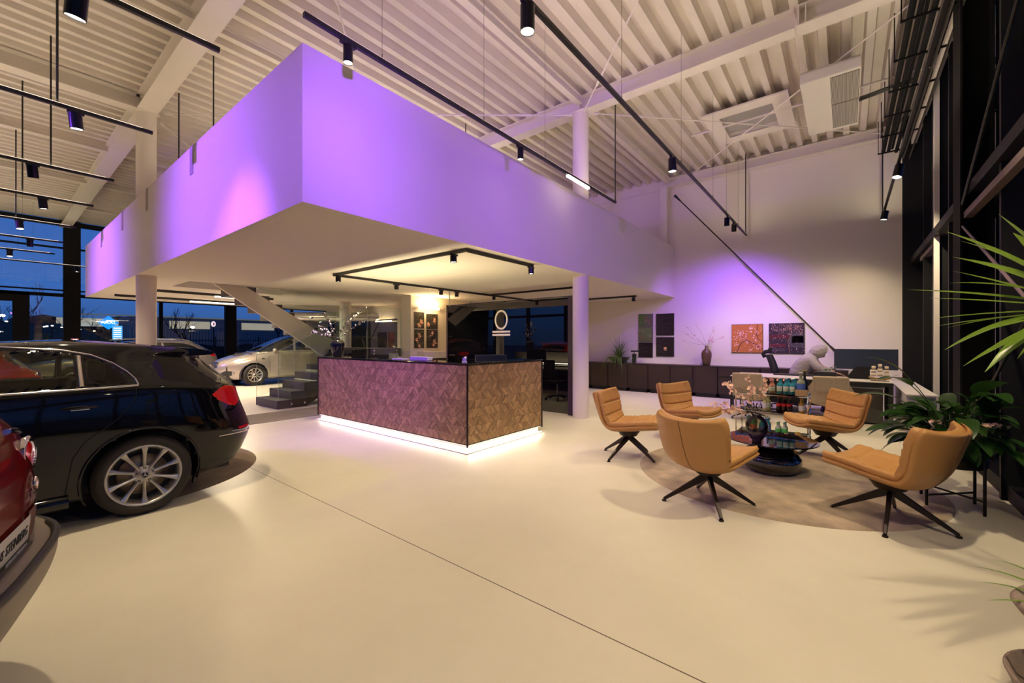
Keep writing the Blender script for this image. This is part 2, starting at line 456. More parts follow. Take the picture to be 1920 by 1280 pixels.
# ================================================================== light tracks and spotlights
m_head = mat('spot_head_black', (0.015, 0.014, 0.02), 0.28, 0.6)
FILL_POWER = 3.9  # strength of the added upward fill along the rails
WARM2 = (1.0, 0.83, 0.58)
m_fill = mat('added_fill_lens', (1,1,1), 0.4, emit=(1,0.8,0.6), es=3)  # glow of the added fill strips
m_dklens = mat('unlit_lens', (0.03, 0.03, 0.03), 0.2)
TZ = 4.03
def track(label, x, y0, y1, rods=(), wires=(), z=TZ, glow=None, group='black light tracks along the hall', w=0.036, h=0.04, up=FILL_POWER):
    t = thing('light_track', label, 'light track', (x, (y0+y1)/2, z), 0, group)
    L = (y1-y0)/2
    MB().box(-w/2, -L, -h/2, w/2, L, h/2).build('rail', m_black, t, bevel=0.003)
    for y in rods:
        MB().tube([(0, y-(y0+y1)/2, h/2), (0, y-(y0+y1)/2, 6.10-z)], 0.011, 8).build('rod', m_black, t)
    for y in wires:
        MB().tube([(0, y-(y0+y1)/2, h/2), (0, y-(y0+y1)/2, 6.0-z)], 0.0018, 5).cyl((0, y-(y0+y1)/2, h/2), (0, y-(y0+y1)/2, h/2+0.05), 0.006, n=8).build('wire', m_black, t)
    if up:  # added strip and lamp, unseen from below, to brighten the ceiling
        MB().box(-0.012, -L+0.1, h/2, 0.012, L-0.1, h/2+0.004).build('added_fill_strip', m_fill, t)
        l = lamp('AREA', t, (0, 0, h/2+0.02), up*(2*L), WARM2, name='bulb'); l.data.shape = 'RECTANGLE'; l.data.size = 0.03; l.data.size_y = 2*L-0.2
        l.rotation_euler = (PI, 0, 0)
    if glow:
        a, b = glow[0]-(y0+y1)/2, glow[1]-(y0+y1)/2
        MB().box(-0.022, a, -h/2-0.03, 0.022, b, -h/2).build('light_bar', mat('linear_lens', (1,1,1), 0.4, emit=(1,0.84,0.6), es=6), t)
    return t
def spot(label, x, y, z=TZ, aim=(0,0,-1), power=250, size=88, head=(0.052, 0.18), on=True, group='black cylinder spotlights on the tracks', color=WARM, off=(0,0), blend=0.7, laim=None):
    """head hangs below the track and points along aim"""
    t = thing('track_spotlight', label, 'spotlight', (x, y, z), 0, group)
    r, L = head; d = Vector(aim).normalized()
    MB().box(-0.018, -0.07, -0.045, 0.018, 0.07, -0.02).build('adapter', m_black, t, bevel=0.002)
    c = Vector((off[0], off[1], -0.055 - L*0.35)) - Vector((0,0,0))
    MB().cyl((0,0,-0.04), c, 0.009, n=8).build('stem', m_black, t)
    a = c - d*(L*0.42); b = c + d*(L*0.58)
    H = MB(); H.cyl(a, b, r, n=32, cap=False); H.disc(a, r, -d, 32)
    H.cyl(b, b - d*0.02, r*0.90, n=32, cap=False)
    H.build('head', m_head, t)
    MB().cyl(b - d*0.012, b - d*0.010, r*0.9, n=32).build('lens', m_glow if on else m_dklens, t)
    if on and power:
        lamp('SPOT', t, b + d*0.012, power*0.435, color, size, blend, target=b + Vector(laim if laim else d)*1.0, radius=0.035)
    return t
dn = (0,0,-1)
# left tracks (run away from the facade up to y = 1.31, in front of the mezzanine)
for lab, x, rods, wires in (
    ('black track over the front of the mezzanine corner, ends against the wide roof beam', -4.38, (-1.4,), (0.2,)),
    ('black track on a rod crossing in front of the left column', -6.77, (0.5, -2.5), (-1.0,)),
    ('black track hanging third in from the camera side, left of the mezzanine', -9.27, (0.62, -2.5), (-1.0,)),
    ('black track hanging fourth in, ending before the parapet', -11.31, (0.42, -2.5), (-1.0,)),
    ('black track hanging fifth in, before the blue upper windows', -13.75, (0.42, -2.5), (-1.0,)),
    ('black track hanging sixth in, before the blue upper windows', -16.1, (-2.5,), (0.6, -1.0)),
    ('black track hanging seventh in, close to the far glass facade', -18.4, (-2.5,), (0.6, -1.0)),
    ('black track hanging last, right by the far glass facade', -20.8, (-2.5,), (1.0, -1.0))):
    track(lab, x, -6.0, 1.31 if x > -20 else 2.6, rods, wires)
tl = lambda x, y, z: (x, y, z)
spot('big lit black spotlight at the top edge, tilted towards the black car', -4.38, 0.42, aim=(-0.25,-0.05,-1), laim=(-0.1,0.05,-1), size=86, power=620, head=(0.062,0.2))
spot('violet-lit black spotlight on the track crossing the left column', -6.77, 0.64, aim=(-0.08,0.1,-1), laim=(0,0.0,-1), size=92, power=520, head=(0.058,0.17))
spot('violet-lit black spotlight tilted on the third left track', -9.27, 0.44, aim=(-0.25,0.1,-1), laim=(0,0.0,-1), size=92, power=480, head=(0.058,0.17))
spot('violet-lit black spotlight on the fourth left track', -11.31, 0.66, aim=(-0.05,0.1,-1), laim=(0,0.0,-1), size=92, power=420, head=(0.058,0.17))
spot('violet-rimmed spotlight on the fifth left track against the blue glass', -13.75, 0.47, aim=(0.2,0.1,-1), power=240, head=(0.058,0.17))
spot('small spotlight on the sixth left track against the blue glass', -16.1, 0.72, aim=(-0.1,0,-1), power=240, head=(0.058,0.17))
spot('small spotlight on the seventh left track against the blue glass', -18.4, 0.45, aim=(0.2,0,-1), power=240, head=(0.058,0.17))
spot('tiny bright spotlight beside the parapet end, right of the wide facade post', -20.8, 2.0, aim=(0,0,-1), power=200, head=(0.058,0.15))
# more of the same behind the camera line, lighting the car area
for x, y in ((-4.38,-3.4),(-9.27,-3.4),(-13.75,-3.4),(-18.4,-3.6)):
    spot('black spotlight further along the %s left track, outside the view' % {-4.38:'first',-9.27:'third',-13.75:'fifth',-18.4:'seventh'}[x], x, y, aim=dn, power=240, size=110, head=(0.058,0.17))

# long tracks
track('long black track running above the violet parapet with a glowing bar near its end', -3.37, 1.58, 7.36, rods=(7.34,), wires=(2.3, 3.7, 5.0), glow=(5.62, 6.3))
spot('lit spotlight on the long track just right of the mezzanine corner', -3.37, 1.96, aim=(0,0,-1), power=150, head=(0.04,0.15), size=52, laim=(0.42,0,-1))
spot('lit spotlight on the long track in front of the crossing roof beam', -3.37, 4.42, aim=(0,0,-1), power=150, head=(0.04,0.15), size=52, laim=(0.42,0,-1))
track('long black track over the lounge ending on a tall rod before the picture wall', -1.90, 0.2, 11.6, rods=(11.5,), wires=(1.0, 4.3, 6.4, 8.3, 9.4, 10.6))
spot('large lit spotlight at the top centre of the view', -1.90, 2.58, aim=dn, power=190, head=(0.055,0.2), size=95)
spot('spotlight over the lounge in front of the crossed wall brace', -1.90, 6.0, aim=dn, power=440, head=(0.055,0.18), size=95)
spot('lit spotlight near the rod end of the lounge track', -1.90, 9.55, aim=(-0.05,0.15,-1), power=430, head=(0.05,0.17), off=(-0.02,0), size=120, laim=(0.1,0.2,-1))
spot('dark-bodied spotlight turned to the picture wall next to the rod end of the lounge track', -1.90, 10.15, aim=(-0.12,0.42,-0.8), power=900, on=True, head=(0.05,0.16), color=PURPLE, size=125, blend=0.95)
track('black track on the window side, ending on a thin rod beside the pipes', 0.60, -1.0, 11.8, rods=(11.6,), wires=(3.0,), z=TZ)
spot('glaring round spotlight at the top edge near the dark facade', 0.60, 4.15, aim=(-0.05,0.05,-1), power=540, head=(0.075,0.16), size=110)
spot('tilted lit spotlight below the black pipes', 0.60, 8.25, aim=(-0.2,-0.25,-1), power=620, head=(0.055,0.19), size=125, laim=(-0.3,0.45,-1))
spot('lit spotlight at the very end of the window-side track', 0.60, 11.0, aim=(-0.15,0.0,-1), power=190, head=(0.055,0.17), size=125, laim=(-0.35,-0.1,-1))
spot('black spotlight on the window-side track, outside the view', 0.60, 1.6, aim=(-0.35,0.25,-1), power=480, size=100)
for x, y in ((-1.9,-2.2),(0.6,-2.6)):
    spot('black spotlight behind the viewpoint on the %s track' % ('lounge' if x < 0 else 'window-side'), x, y, aim=dn, power=220, size=110)
track('black track behind the viewpoint, outside the view', -1.9, -6.0, -0.4, rods=(-5.8, -0.8))

# short tracks over the mezzanine deck
for lab, x, y0, z in (('short black track peeping over the parapet near its corner', -6.3, 2.35, 4.55), ('black track on a short rod above the parapet', -7.9, 2.25, 4.6),
                  ('black track end above the parapet beside the left column', -9.6, 2.2, 4.4)):
    track(lab, x, y0, 9.0, rods=(y0+0.03,) if x < -7 else (y0+4.0,), z=z)

# purple wash floods (the room's effect lighting)
def flood(label, loc, aim, power, size, blend=0.9, color=PURPLE, mount=5.97):
    t = thing('wash_floodlight', label, 'floodlight', loc, 0, 'violet wash floodlights')
    d = (Vector(aim)-Vector(loc)).normalized()
    MB().cyl(-d*0.12, d*0.02, 0.055, n=24).build('housing', m_black, t)
    MB().cyl(d*0.021, d*0.023, 0.05, n=24).build('lens', mat('violet_lens', (0.3,0.1,0.9), 0.3, emit=PURPLE, es=6), t)
    MB().tube([-d*0.07, -d*0.07 + Vector((0,0,mount-loc[2]))], 0.01, 8).build('rod', m_black, t)
    lamp('SPOT', t, d*0.04, power, color, size, blend, target=d, radius=0.06)
flood('violet floodlight on the lounge track aimed at the parapet', (-1.9, 1.1, 3.35), (-3.74, 3.4, 3.3), 360, 110, mount=TZ)
flood('violet floodlight on the window-side track aimed along the parapet', (0.6, 2.6, 3.86), (-3.74, 6.2, 3.3), 420, 62, mount=TZ)
flood('violet floodlight on a left track aimed at the parapet beside its corner', (-6.77, -1.3, 3.86), (-6.3, 1.74, 3.2), 720, 100, mount=TZ)
flood('violet floodlight on a left track aimed at the far end of the parapet', (-13.75, -1.3, 3.86), (-13.6, 1.74, 3.2), 860, 108, mount=TZ)
flood('violet floodlight on the first left track aimed at the counter front', (-4.38, -0.6, 3.86), (-5.9, 3.82, 1.0), 700, 44, mount=TZ)

# ---- rectangular track under the mezzanine
t = thing('light_track', 'black rectangular light track under the cream soffit above the reception counter', 'light track', (0,0,0))
M = MB()
zt = 2.637; kf = 1.062
M.bar((-6.87*kf,3.73*kf,zt), (-3.67*kf,3.73*kf,zt), 0.04, 0.045).bar((-3.69*kf,3.75*kf,zt), (-3.69*kf,5.15*kf,zt), 0.04, 0.045)
M.bar((-6.85*kf,3.75*kf,zt), (-6.85*kf,9.9*kf,zt), 0.04, 0.045)
M.build('rail', m_black, t, bevel=0.003)
MB().tube([(-6.85*kf,6.4*kf,zt-0.02), (-6.85*kf,6.4*kf,2.26)], 0.011).build('pendant_rod', mat('brushed_rod', (0.5,0.5,0.5), 0.3, 1.0), t)
for lab, y, x1 in (('black track under the soffit passing behind the right round column', 7.72, -4.15), ('black track under the soffit closest to the picture wall', 10.15, -4.1)):
    tt = thing('light_track', lab, 'light track', ((-6.83+x1)/2*kf, y*kf, zt), 0, 'black tracks under the soffit')
    MB().box(-(x1+6.80)/2*kf, -0.02, -0.022, (x1+6.83)/2*kf, 0.02, 0.022).build('rail', m_black, tt, bevel=0.003)
G2 = 'small black spotlights under the soffit'
def mini(label, x, y, power=70, on=True, aim=(0,0,-1), size=100):
    spot(label, x*kf, y*kf, z=zt, aim=aim, power=power*2.8, head=(0.045, 0.085), on=on, group=G2, size=size)
mini('small spotlight under the left corner of the rectangular track', -6.72, 3.73, 90)
mini('small spotlight under the near corner of the rectangular track above the counter', -3.92, 3.73, 90)
mini('small violet-lit spotlight at the end of the short side of the rectangular track', -3.69, 5.1, 80)
mini('small spotlight above the landing glass on the long side of the track', -6.85, 5.0, 80)
mini('small spotlight just before the thin pendant rod', -6.85, 6.15, 60)
mini('small spotlight just behind the thin pendant rod', -6.85, 6.62, 60)
mini('small spotlight where the cross track meets, before the dark glass wall', -6.7, 7.72, 60)
mini('small spotlight half hidden by the top of the dark glass wall', -6.85, 9.3, 60)
mini('small spotlight at the track end just right of the round column', -4.22, 7.72, 80)
mini('small spotlight at the track end nearest the picture wall', -4.17, 10.15, 80)

# ---- linear lights on soffit tracks by the far facade
for lab, x, y0, y1, g0, g1 in (('black soffit track with a glowing bar, nearer one to the left column', -12.7, 2.25, 5.1, 3.7, 4.75),
                               ('black soffit track with a glowing bar, the one nearest the far windows', -14.8, 2.1, 6.0, 3.7, 5.0),):
    tt = thing('light_track', lab, 'light track', (x, y0, 2.63), 0, 'soffit tracks with glowing bars')
    MB().box(-0.02, 0, -0.03, 0.02, y1-y0, 0.03).build('rail', m_black, tt)
    MB().box(-0.03, g0-y0, -0.06, 0.03, g1-y0, -0.03).build('light_bar', mat('linear_lens', (1,1,1)), tt)
    lamp('AREA', tt, (0, (g0+g1)/2-y0, -0.08), 110, WARM, name='bulb').data.size = 0.5
# ================================================================== reception counter
m_dkmetal = mat('dark_bronze_trim', (0.02, 0.018, 0.018), 0.35, 0.5)
m_bglass = mat('black_glass_top', (0.004, 0.005, 0.005), 0.03, spec=0.9, coat=0.4)
m_led = mat('plinth_led', (1, 1, 1), 0.5, emit=(1.0, 0.86, 0.66), es=1.6)
m_wood = attr_mat('wood_mosaic', 0.42, bump=(30, 0.25, 0.001), spec=0.45)
def clip(poly, a, b, c, keep):
    out = []
    for i in range(len(poly)):
        p, q = poly[i], poly[(i+1) % len(poly)]
        dp = (a*p[0]+b*p[1]-c)*keep; dq = (a*q[0]+b*q[1]-c)*keep
        if dp >= 0: out.append(p)
        if (dp > 0 > dq) or (dp < 0 < dq):
            t = dp/(dp-dq); out.append((p[0]+(q[0]-p[0])*t, p[1]+(q[1]-p[1])*t))
    return out
def mosaic(M, P, W, H, seed, cell=0.108):
    """chevron wood tiles on a W x H panel; P(u, v, d) gives the 3-D point"""
    rnd = random.Random(seed); rows = int(round(H/cell)); ch = H/rows; cols = int(math.ceil(W/cell)) + 1
    base = [(0.31,0.195,0.085), (0.36,0.23,0.10), (0.27,0.165,0.072), (0.40,0.255,0.115)]
    for r in range(rows):
        off = rnd.random()*cell; mode = rnd.choice('abz')
        for c_ in range(-1, cols):
            if rnd.random() < 0.22: mode = rnd.choice('abzz')
            flip = {'a': False, 'b': True, 'z': (c_ % 2 == 0)}[mode]
            u0 = c_*cell + off; u1 = u0 + cell - 0.0012
            v0 = r*ch + 0.0006; v1 = (r+1)*ch - 0.0012
            cu0, cu1 = max(0, u0), min(W, u1)
            if cu1 - cu0 < 0.004: continue
            sq = [(cu0, v0), (cu1, v0), (cu1, v1), (cu0, v1)]
            a = -1 if flip else 1
            # strips parallel to the diagonal
            k0, k1 = (u0 + v0, u1 + v1) if not flip else (-u1 + v0, -u0 + v1)
            n = 7; tone0 = rnd.choice(base)
            for i in range(n):
                lo = k0 + (k1-k0)*i/n; hi = k0 + (k1-k0)*(i+1)/n - 0.0008
                p = clip(clip(sq, a, 1, lo, 1), a, 1, hi, -1)
                if len(p) < 3: continue
                if i == n//2: tone0 = rnd.choice(base)
                q = rnd.uniform(0.70, 1.35); M.col = tuple(x*q for x in tone0)
                d = rnd.uniform(0.0015, 0.0035); t1 = rnd.uniform(-0.0006, 0.0006)
                M.add([P(x, y, d + t1*((x-u0)/cell)) for x, y in p], [list(range(len(p)))])
    M.col = None
CX, CY, CL, CR, CT = -3.76, 3.82, -7.60, 5.50, 1.13   # outer corner, left end, back end, body top
t = thing('reception_counter', 'L-shaped reception counter clad in triangular wood tiles with a black glass top and glowing plinth', 'reception counter', (0,0,0))
M = MB()
M.box(CL, CY+0.012, 0.10, CX-0.012, CY+0.62, CT).box(CX-0.62, CY+0.62, 0.10, CX-0.012, CR, CT)
M.build('body', mat('counter_carcass', (0.025,0.02,0.017), 0.6), t)
M = MB(); mosaic(M, lambda u, v, d: (CL+0.01+u, CY+0.012-d, 0.115+v), CX-CL-0.03, CT-0.125, 3)
M.build('front_cladding', m_wood, t, label='long wood tile front washed by violet light')
M = MB(); mosaic(M, lambda u, v, d: (CX-0.012+d, CY+0.02+u, 0.115+v), CR-CY-0.03, CT-0.125, 5)
M.build('side_cladding', m_wood, t, label='short wood tile side facing the lounge')
M = MB()
M.box(CX-0.014, CY-0.004, 0.08, CX+0.004, CY+0.014, CT+0.006).box(CL-0.008, CY-0.002, 0.09, CL+0.006, CY+0.014, CT).box(CX-0.014, CR-0.012, 0.08, CX+0.004, CR+0.004, CT)
M.build('corner_profile', m_dkmetal, t)
M = MB()
M.box(CL-0.02, CY-0.012, CT+0.008, CX+0.012, CY+0.36, CT+0.022).box(CX-0.36, CY+0.36, CT+0.008, CX+0.012, CR+0.012, CT+0.022)
M.build('glass_top', m_bglass, t, bevel=0.002)
M = MB()
M.box(CL+0.0, CY+0.05, 0.0, CX-0.05, CY+0.60, 0.10).box(CX-0.60, CY+0.60, 0, CX-0.05, CR-0.05, 0.10)
M.build('plinth', mat('plinth_white', (0.75,0.72,0.66), 0.5), t)
M = MB()
M.box(CL+0.02, CY+0.018, 0.092, CX-0.03, CY+0.045, 0.0995).box(CX-0.045, CY+0.03, 0.092, CX-0.018, CR-0.04, 0.0995)
M.build('led_strip', m_led, t)
l = lamp('AREA', t, ((CL+CX)/2, CY+0.02, 0.085), 6, (1,0.85,0.64), name='bulb'); l.data.shape='RECTANGLE'; l.data.size=CX-CL-0.06; l.data.size_y=0.02
l.rotation_euler = (R(-25), 0, 0)
l = lamp('AREA', t, (CX-0.02, (CY+CR)/2, 0.085), 6, (1,0.85,0.64), name='bulb'); l.data.shape='RECTANGLE'; l.data.size=0.02; l.data.size_y=CR-CY-0.06
l.rotation_euler = (0, R(-25), 0)
# thin floor plate under the counter
M = MB(); M.box(CL-0.05, CY-0.03, 0.0, CX+0.02, CY+0.05, 0.012).box(CX-0.05, CY+0.05, 0, CX+0.02, CR, 0.012)
M.build('floor_profile', m_steel, t)
# inner desk level
M = MB(); M.box(CL+0.3, CY+0.62, 0.71, CX-0.62, CY+1.25, 0.74).box(CL+0.3, CY+0.62, 0.0, CL+0.34, CY+1.25, 0.71)
M.box(CX-1.25, CY+1.25, 0.71, CX-0.62, CR, 0.74)
M.build('work_surface', mat('pale_desk', (0.6,0.57,0.52), 0.5), t)

MB().box(CL+0.3, CY+0.625, 0.78, CX-0.9, CY+0.65, 0.80).build('worktop_light', m_led, t)
l = lamp('AREA', t, ((CL+CX)/2-0.3, CY+0.75, 0.84), 70, (1,0.80,0.48), name='bulb'); l.data.shape='RECTANGLE'; l.data.size=CX-CL-1.2; l.data.size_y=0.05; l.rotation_euler = (PI, 0, 0)
# ---- things on the counter
def vase_profile(pts, n=24):
    return pts
t = thing('vase', 'glossy black glass vase holding dark cotton branches at the end of the reception counter', 'vase', (-7.32, 4.05, CT+0.022))
prof = [(0,0),(0.075,0),(0.085,0.012),(0.112,0.12),(0.125,0.22),(0.118,0.275),(0.09,0.305),(0.048,0.315),(0.042,0.325),(0.05,0.335),(0.05,0.342),(0.036,0.34),(0.034,0.32),(0.03,0.30),(0,0.28)]
MB().lathe(prof, 36).build('body', mat('black_vase_glass', (0.006,0.007,0.010), 0.04, spec=0.9, coat=0.6), t)
def branch(M, p, d, L, r, rnd, kink=0.25, n=8, droop=0.0):
    pts = [Vector(p)]; d = Vector(d).normalized()
    for i in range(n):
        d = (d + Vector((rnd.uniform(-1,1), rnd.uniform(-1,1), rnd.uniform(-1,1)))*kink*0.35 + Vector((0,0,-droop))).normalized()
        pts.append(pts[-1] + d*(L/n))
    M.tube(pts, [r*(1-0.75*i/n) for i in range(n+1)], 6)
    return pts
t2 = thing('cotton_branches', 'dark cotton branches with white tufts standing in the glossy black vase', 'dried branches', (-7.32, 4.05, CT+0.022))
rnd = random.Random(11); Mb = MB(); Mw = MB(); Md = MB()
for d, L in (((-0.78,-0.45,0.62),0.42), ((-0.42,-0.22,0.95),0.5), ((0.36,0.30,1.05),0.62), ((0.72,0.58,0.62),0.55), ((-0.95,-0.75,0.35),0.42)):
    pts = branch(Mb, (0,0,0.20), (0.0+d[0]*0.25, d[1]*0.25, 1), 0.16, 0.004, rnd, 0.05, 3)
    pts = branch(Mb, pts[-1], d, L, 0.004, rnd, 0.3, 9)
    for i, q in enumerate(pts[2:]):
        for k in range(4):
            o = Vector((rnd.uniform(-1,1), rnd.uniform(-1,1), rnd.uniform(-1,1)))*0.022
            (Mw if rnd.random() < 0.28 else Md).ball(q+o, rnd.uniform(0.008,0.019), 7, (1,0.8,1.1))
Mb.build('twigs', mat('twig_brown', (0.05,0.035,0.03), 0.8), t2)
Md.build('seed_pods', mat('pod_dark', (0.045,0.03,0.035), 0.7), t2)  # small dark seed pods clustered along the twigs
Mw.build('cotton_tufts', mat('cotton_white', (0.85,0.82,0.78), 0.9), t2)  # white cotton tufts between the pods
t = thing('card_holder', 'small white card holder with violet cards standing on the counter corner', 'card holder', (-3.98, 3.98, CT+0.022), R(-35))
MB().box(-0.05,-0.02,0,0.05,0.03,0.02).prism([(-0.01,0.02),(0.02,0.02),(0.03,0.075),(0.02,0.075)], 'x', -0.048, 0.048).build('stand', mat('white_plastic',(0.8,0.8,0.8),0.4), t)
MB().box(-0.04,-0.012,0.022,0.04,0.004,0.062).build('cards', mat('violet_card',(0.35,0.22,0.6),0.5), t)
for i in range(4): MB().box(-0.034,-0.0135,0.054-i*0.008,0.034-0.01*(i%2),-0.0122,0.0565-i*0.008).build('print_line', mat('print_white',(0.85,0.85,0.85),0.6), t)
tag(MB().box(-5.15,4.0,CT+0.022,-4.75,4.1,CT+0.072).build('document_tray', mat('lilac_grey_plastic',(0.42,0.40,0.46),0.5), bevel=0.004), 'low lilac grey tray lying on the counter left of the card holder', 'tray')
tag(MB().box(-5.62,4.02,CT+0.022,-5.38,4.16,CT+0.034).build('notepad', mat('paper_white',(0.8,0.78,0.74),0.7)), 'flat white notepad on the counter between vase and tray', 'notepad')

# monitors and task chairs behind the counter
def monitor(label, x, y, rz, w=0.55, h=0.33, z=0.74, group='monitors behind the counter'):
    t = thing('computer_monitor', label, 'monitor', (x, y, z), rz, group)
    MB().box(-w/2,-0.012,0.14,w/2,0.012,0.14+h).build('housing', m_black, t, bevel=0.004)
    MB().box(-w/2+0.012,-0.0135,0.155,w/2-0.012,-0.012,0.13+h).build('screen', mat('screen_off',(0.01,0.012,0.018),0.08), t)
    MB().box(-0.03,0.012,0.0,0.03,0.03,0.3).box(-0.12,-0.09,0,0.12,0.09,0.012).build('stand', m_black, t, bevel=0.003)
    return t
monitor('black monitor behind the wood tiled side of the counter', -4.62, 5.25, R(60), z=0.74)
monitor('black monitor behind the black vase end of the counter', -6.6, 4.75, R(160), z=0.74)
def task_chair(label, x, y, rz, group='black task chairs by the counter', h=0.98):
    t = thing('task_chair', label, 'chair', (x, y, 0), rz, group)
    MB().grid(lambda u, v: Vector(((u-0.5)*0.48, 0.0+(v-0.5)**2*0.1, 0.46-0.02*math.cos((u-0.5)*3))), 10, 10).box(-0.23,-0.22,0.42,0.23,0.24,0.47).build('seat', m_black, t, bevel=0.02)
    MB().box(-0.21,-0.26,0.56,0.21,-0.22,h).build('backrest', mat('mesh_black',(0.012,0.012,0.013),0.7), t, bevel=0.02)
    MB().bar((0,-0.24,0.6),(0,-0.1,0.42),0.05,0.02).build('back_support', m_black, t)
    MB().cyl((0,0,0.1),(0,0,0.42),0.025).build('gas_lift', m_chrome, t)
    for k in range(5):
        a = 2*PI*k/5; e_ = (0.29*math.cos(a), 0.29*math.sin(a), 0.07)
        MB().taper((0,0,0.11), e_, 0.05,0.03,0.03,0.02).cyl((e_[0],e_[1]-0.015,0.03),(e_[0],e_[1]+0.015,0.03),0.03,n=12).build('leg', m_black, t)
    return t
task_chair('black task chair between the counter and the logo on the dark glass', -5.55, 5.35, R(200))
task_chair('black task chair before the flower prints', -7.7, 6.2, R(120))

# ================================================================== dark glass partition with the logo
m_darkglass = mat('dark_mirror_glass', (0.003,0.003,0.004), 0.01, spec=0.9, ior=1.62)
t = thing('glass_partition', 'glossy near-black glass partition wall behind the counter mirroring the blue dusk', 'partition', (0, 7.06, 0))
MB().box(-7.62,0,0.02,-4.22,0.05,2.30).build('panel', m_darkglass, t)
MB().box(-4.22,-0.01,0,-4.10,0.06,2.30).box(-7.66,-0.01,0,-7.62,0.06,2.3).box(-7.66,-0.012,2.30,-4.10,0.06,2.315).build('frame', mat('aubergine_frame',(0.035,0.018,0.03),0.4), t)
lg = MB()
n = 48; cx, cz, rx, rz_ = -5.915, 1.905, 0.185, 0.215
pts_o = [(cx+rx*math.cos(2*PI*i/n), cz+rz_*math.sin(2*PI*i/n)) for i in range(n)]
pts_i = [(cx+(rx-0.04)*math.cos(2*PI*i/n), cz+(rz_-0.04)*math.sin(2*PI*i/n)) for i in range(n)]
for i in range(n):
    j = (i+1) % n
    a, b, c, d = pts_o[i], pts_o[j], pts_i[j], pts_i[i]
    lg.add([(p[0], -0.004, p[1]) for p in (a,b,c,d)] + [(p[0], 0.0, p[1]) for p in (a,b,c,d)], [(0,1,2,3),(0,4,5,1),(3,2,6,7)])
lg.box(cx-0.25,-0.004,1.625,cx+0.25,0,1.665).box(cx-0.25,-0.004,1.555,cx+0.25,0,1.595)
lg.build('logo', mat('logo_cream',(0.80,0.70,0.52),0.5,emit=(0.8,0.66,0.45),es=0.25), t, label='cream ring over two bars lettering')

# cream pier and picture wall beside it
struct(MB().box(-9.42,7.0,0,-8.97,7.45,Z0).build('wall_pier', m_white), 'cream pier between stair glass and flower prints')
struct(MB().box(-9.2,7.45,0,-8.97,9.2,Z0).build('wall_prints', mat('warm_yellow_wall',(0.80,0.70,0.52),0.8)), 'warm lit wall carrying the four dark flower prints')
t = thing('wall_light_bar', 'glowing horizontal light bar on the wall above the flower prints', 'wall light', (-8.93, 7.6, 2.33))
MB().box(0,-0.38,-0.02,0.03,0.33,0.02).build('housing', mat('bar_metal',(0.7,0.5,0.35),0.3,0.5), t)
MB().box(0.0,-0.38,0.021,0.03,0.33,0.026).box(0.0,-0.38,-0.026,0.03,0.33,-0.021).build('light_strip', mat('strip_glow',(1,1,1),0.5,emit=(1,0.72,0.36),es=16), t)
l = lamp('AREA', t, (0.05,-0.02,0), 22, (1,0.68,0.33), name='bulb'); l.data.shape='RECTANGLE'; l.data.size=0.06; l.data.size_y=0.7; l.rotation_euler=(0,R(180),0)
l = lamp('POINT', t, (0.12,-0.02,0.05), 14, (1,0.68,0.33), radius=0.05)

# ---- printed art helper: panel in local x (right), z (up), facing -y
def flecks(M, w, h, cols, n, rnd, r0, r1, clusters=0, cl=None, d=-0.0025, bias=None):
    cs = cl or [(rnd.uniform(-w/2*0.8,w/2*0.8), rnd.uniform(-h/2*0.8,h/2*0.8)) for _ in range(max(1,clusters))]
    for i in range(n):
        if clusters or cl:
            c = rnd.choice(cs); x = rnd.gauss(c[0], w*0.07); z = rnd.gauss(c[1], h*0.07)
        else: x = rnd.uniform(-w/2,w/2); z = rnd.uniform(-h/2,h/2)
        r = rnd.uniform(r0, r1)
        if abs(x)+r > w/2-0.008 or abs(z)+r > h/2-0.008: continue
        M.col = rnd.choice(cols); k = rnd.choice((5,6,7)); a0 = rnd.random()*6; dd = d - 0.00001*i
        M.add([(x+r*math.cos(a0+2*PI*j/k)*(1 if j%2 else 0.6), dd, z+r*math.sin(a0+2*PI*j/k)*(1 if j%2 else 0.6)) for j in range(k)], [list(range(k))])
def twig(M, pts, wd, col, d=-0.0018):
    M.col = col
    for i in range(len(pts)-1):
        (x0,z0),(x1,z1) = pts[i], pts[i+1]; L = math.hypot(x1-x0,z1-z0) or 1; nx, nz = -(z1-z0)/L*wd/2, (x1-x0)/L*wd/2
        M.add([(x0+nx,d,z0+nz),(x0-nx,d,z0-nz),(x1-nx,d,z1-nz),(x1+nx,d,z1+nz)], [(0,1,2,3)])
m_art = attr_mat('printed_art', 0.55)
def picture(label, loc, rz, w, h, bgc, draw, frame=(0.015,0.012,0.012), group=None, name='framed_picture', cat='picture'):
    t = thing(name, label, cat, loc, rz, group)
    MB().box(-w/2,0,-h/2,w/2,0.022,-h/2+0.008).box(-w/2,0,h/2-0.008,w/2,0.022,h/2).box(-w/2,0,-h/2,-w/2+0.008,0.022,h/2).box(w/2-0.008,0,-h/2,w/2,0.022,h/2).build('frame', mat('frame_%02x%02x%02x' % tuple(int(255*x) for x in frame), frame, 0.4), t)
    M = MB(); M.col = bgc
    M.add([(-w/2,0.002,-h/2),(w/2,0.002,-h/2),(w/2,0.002,h/2),(-w/2,0.002,h/2)], [(0,1,2,3)])
    draw(M, w, h)
    M.build('print', m_art, t)
    return t
PK = [(0.75,0.42,0.45),(0.85,0.55,0.55),(0.65,0.25,0.3)]
OR = [(0.80,0.35,0.2),(0.85,0.55,0.4),(0.6,0.2,0.12),(0.9,0.7,0.6)]
def flowers(seed, cl):
    def f(M, w, h):
        r = random.Random(seed)
        flecks(M, w, h, [(0.05,0.06,0.03),(0.07,0.05,0.03)], 40, r, 0.02, 0.05, d=-0.0002)
        flecks(M, w, h, OR, 90, r, 0.006, 0.026, cl=[(a*w, b*h) for a, b in cl])
    return f
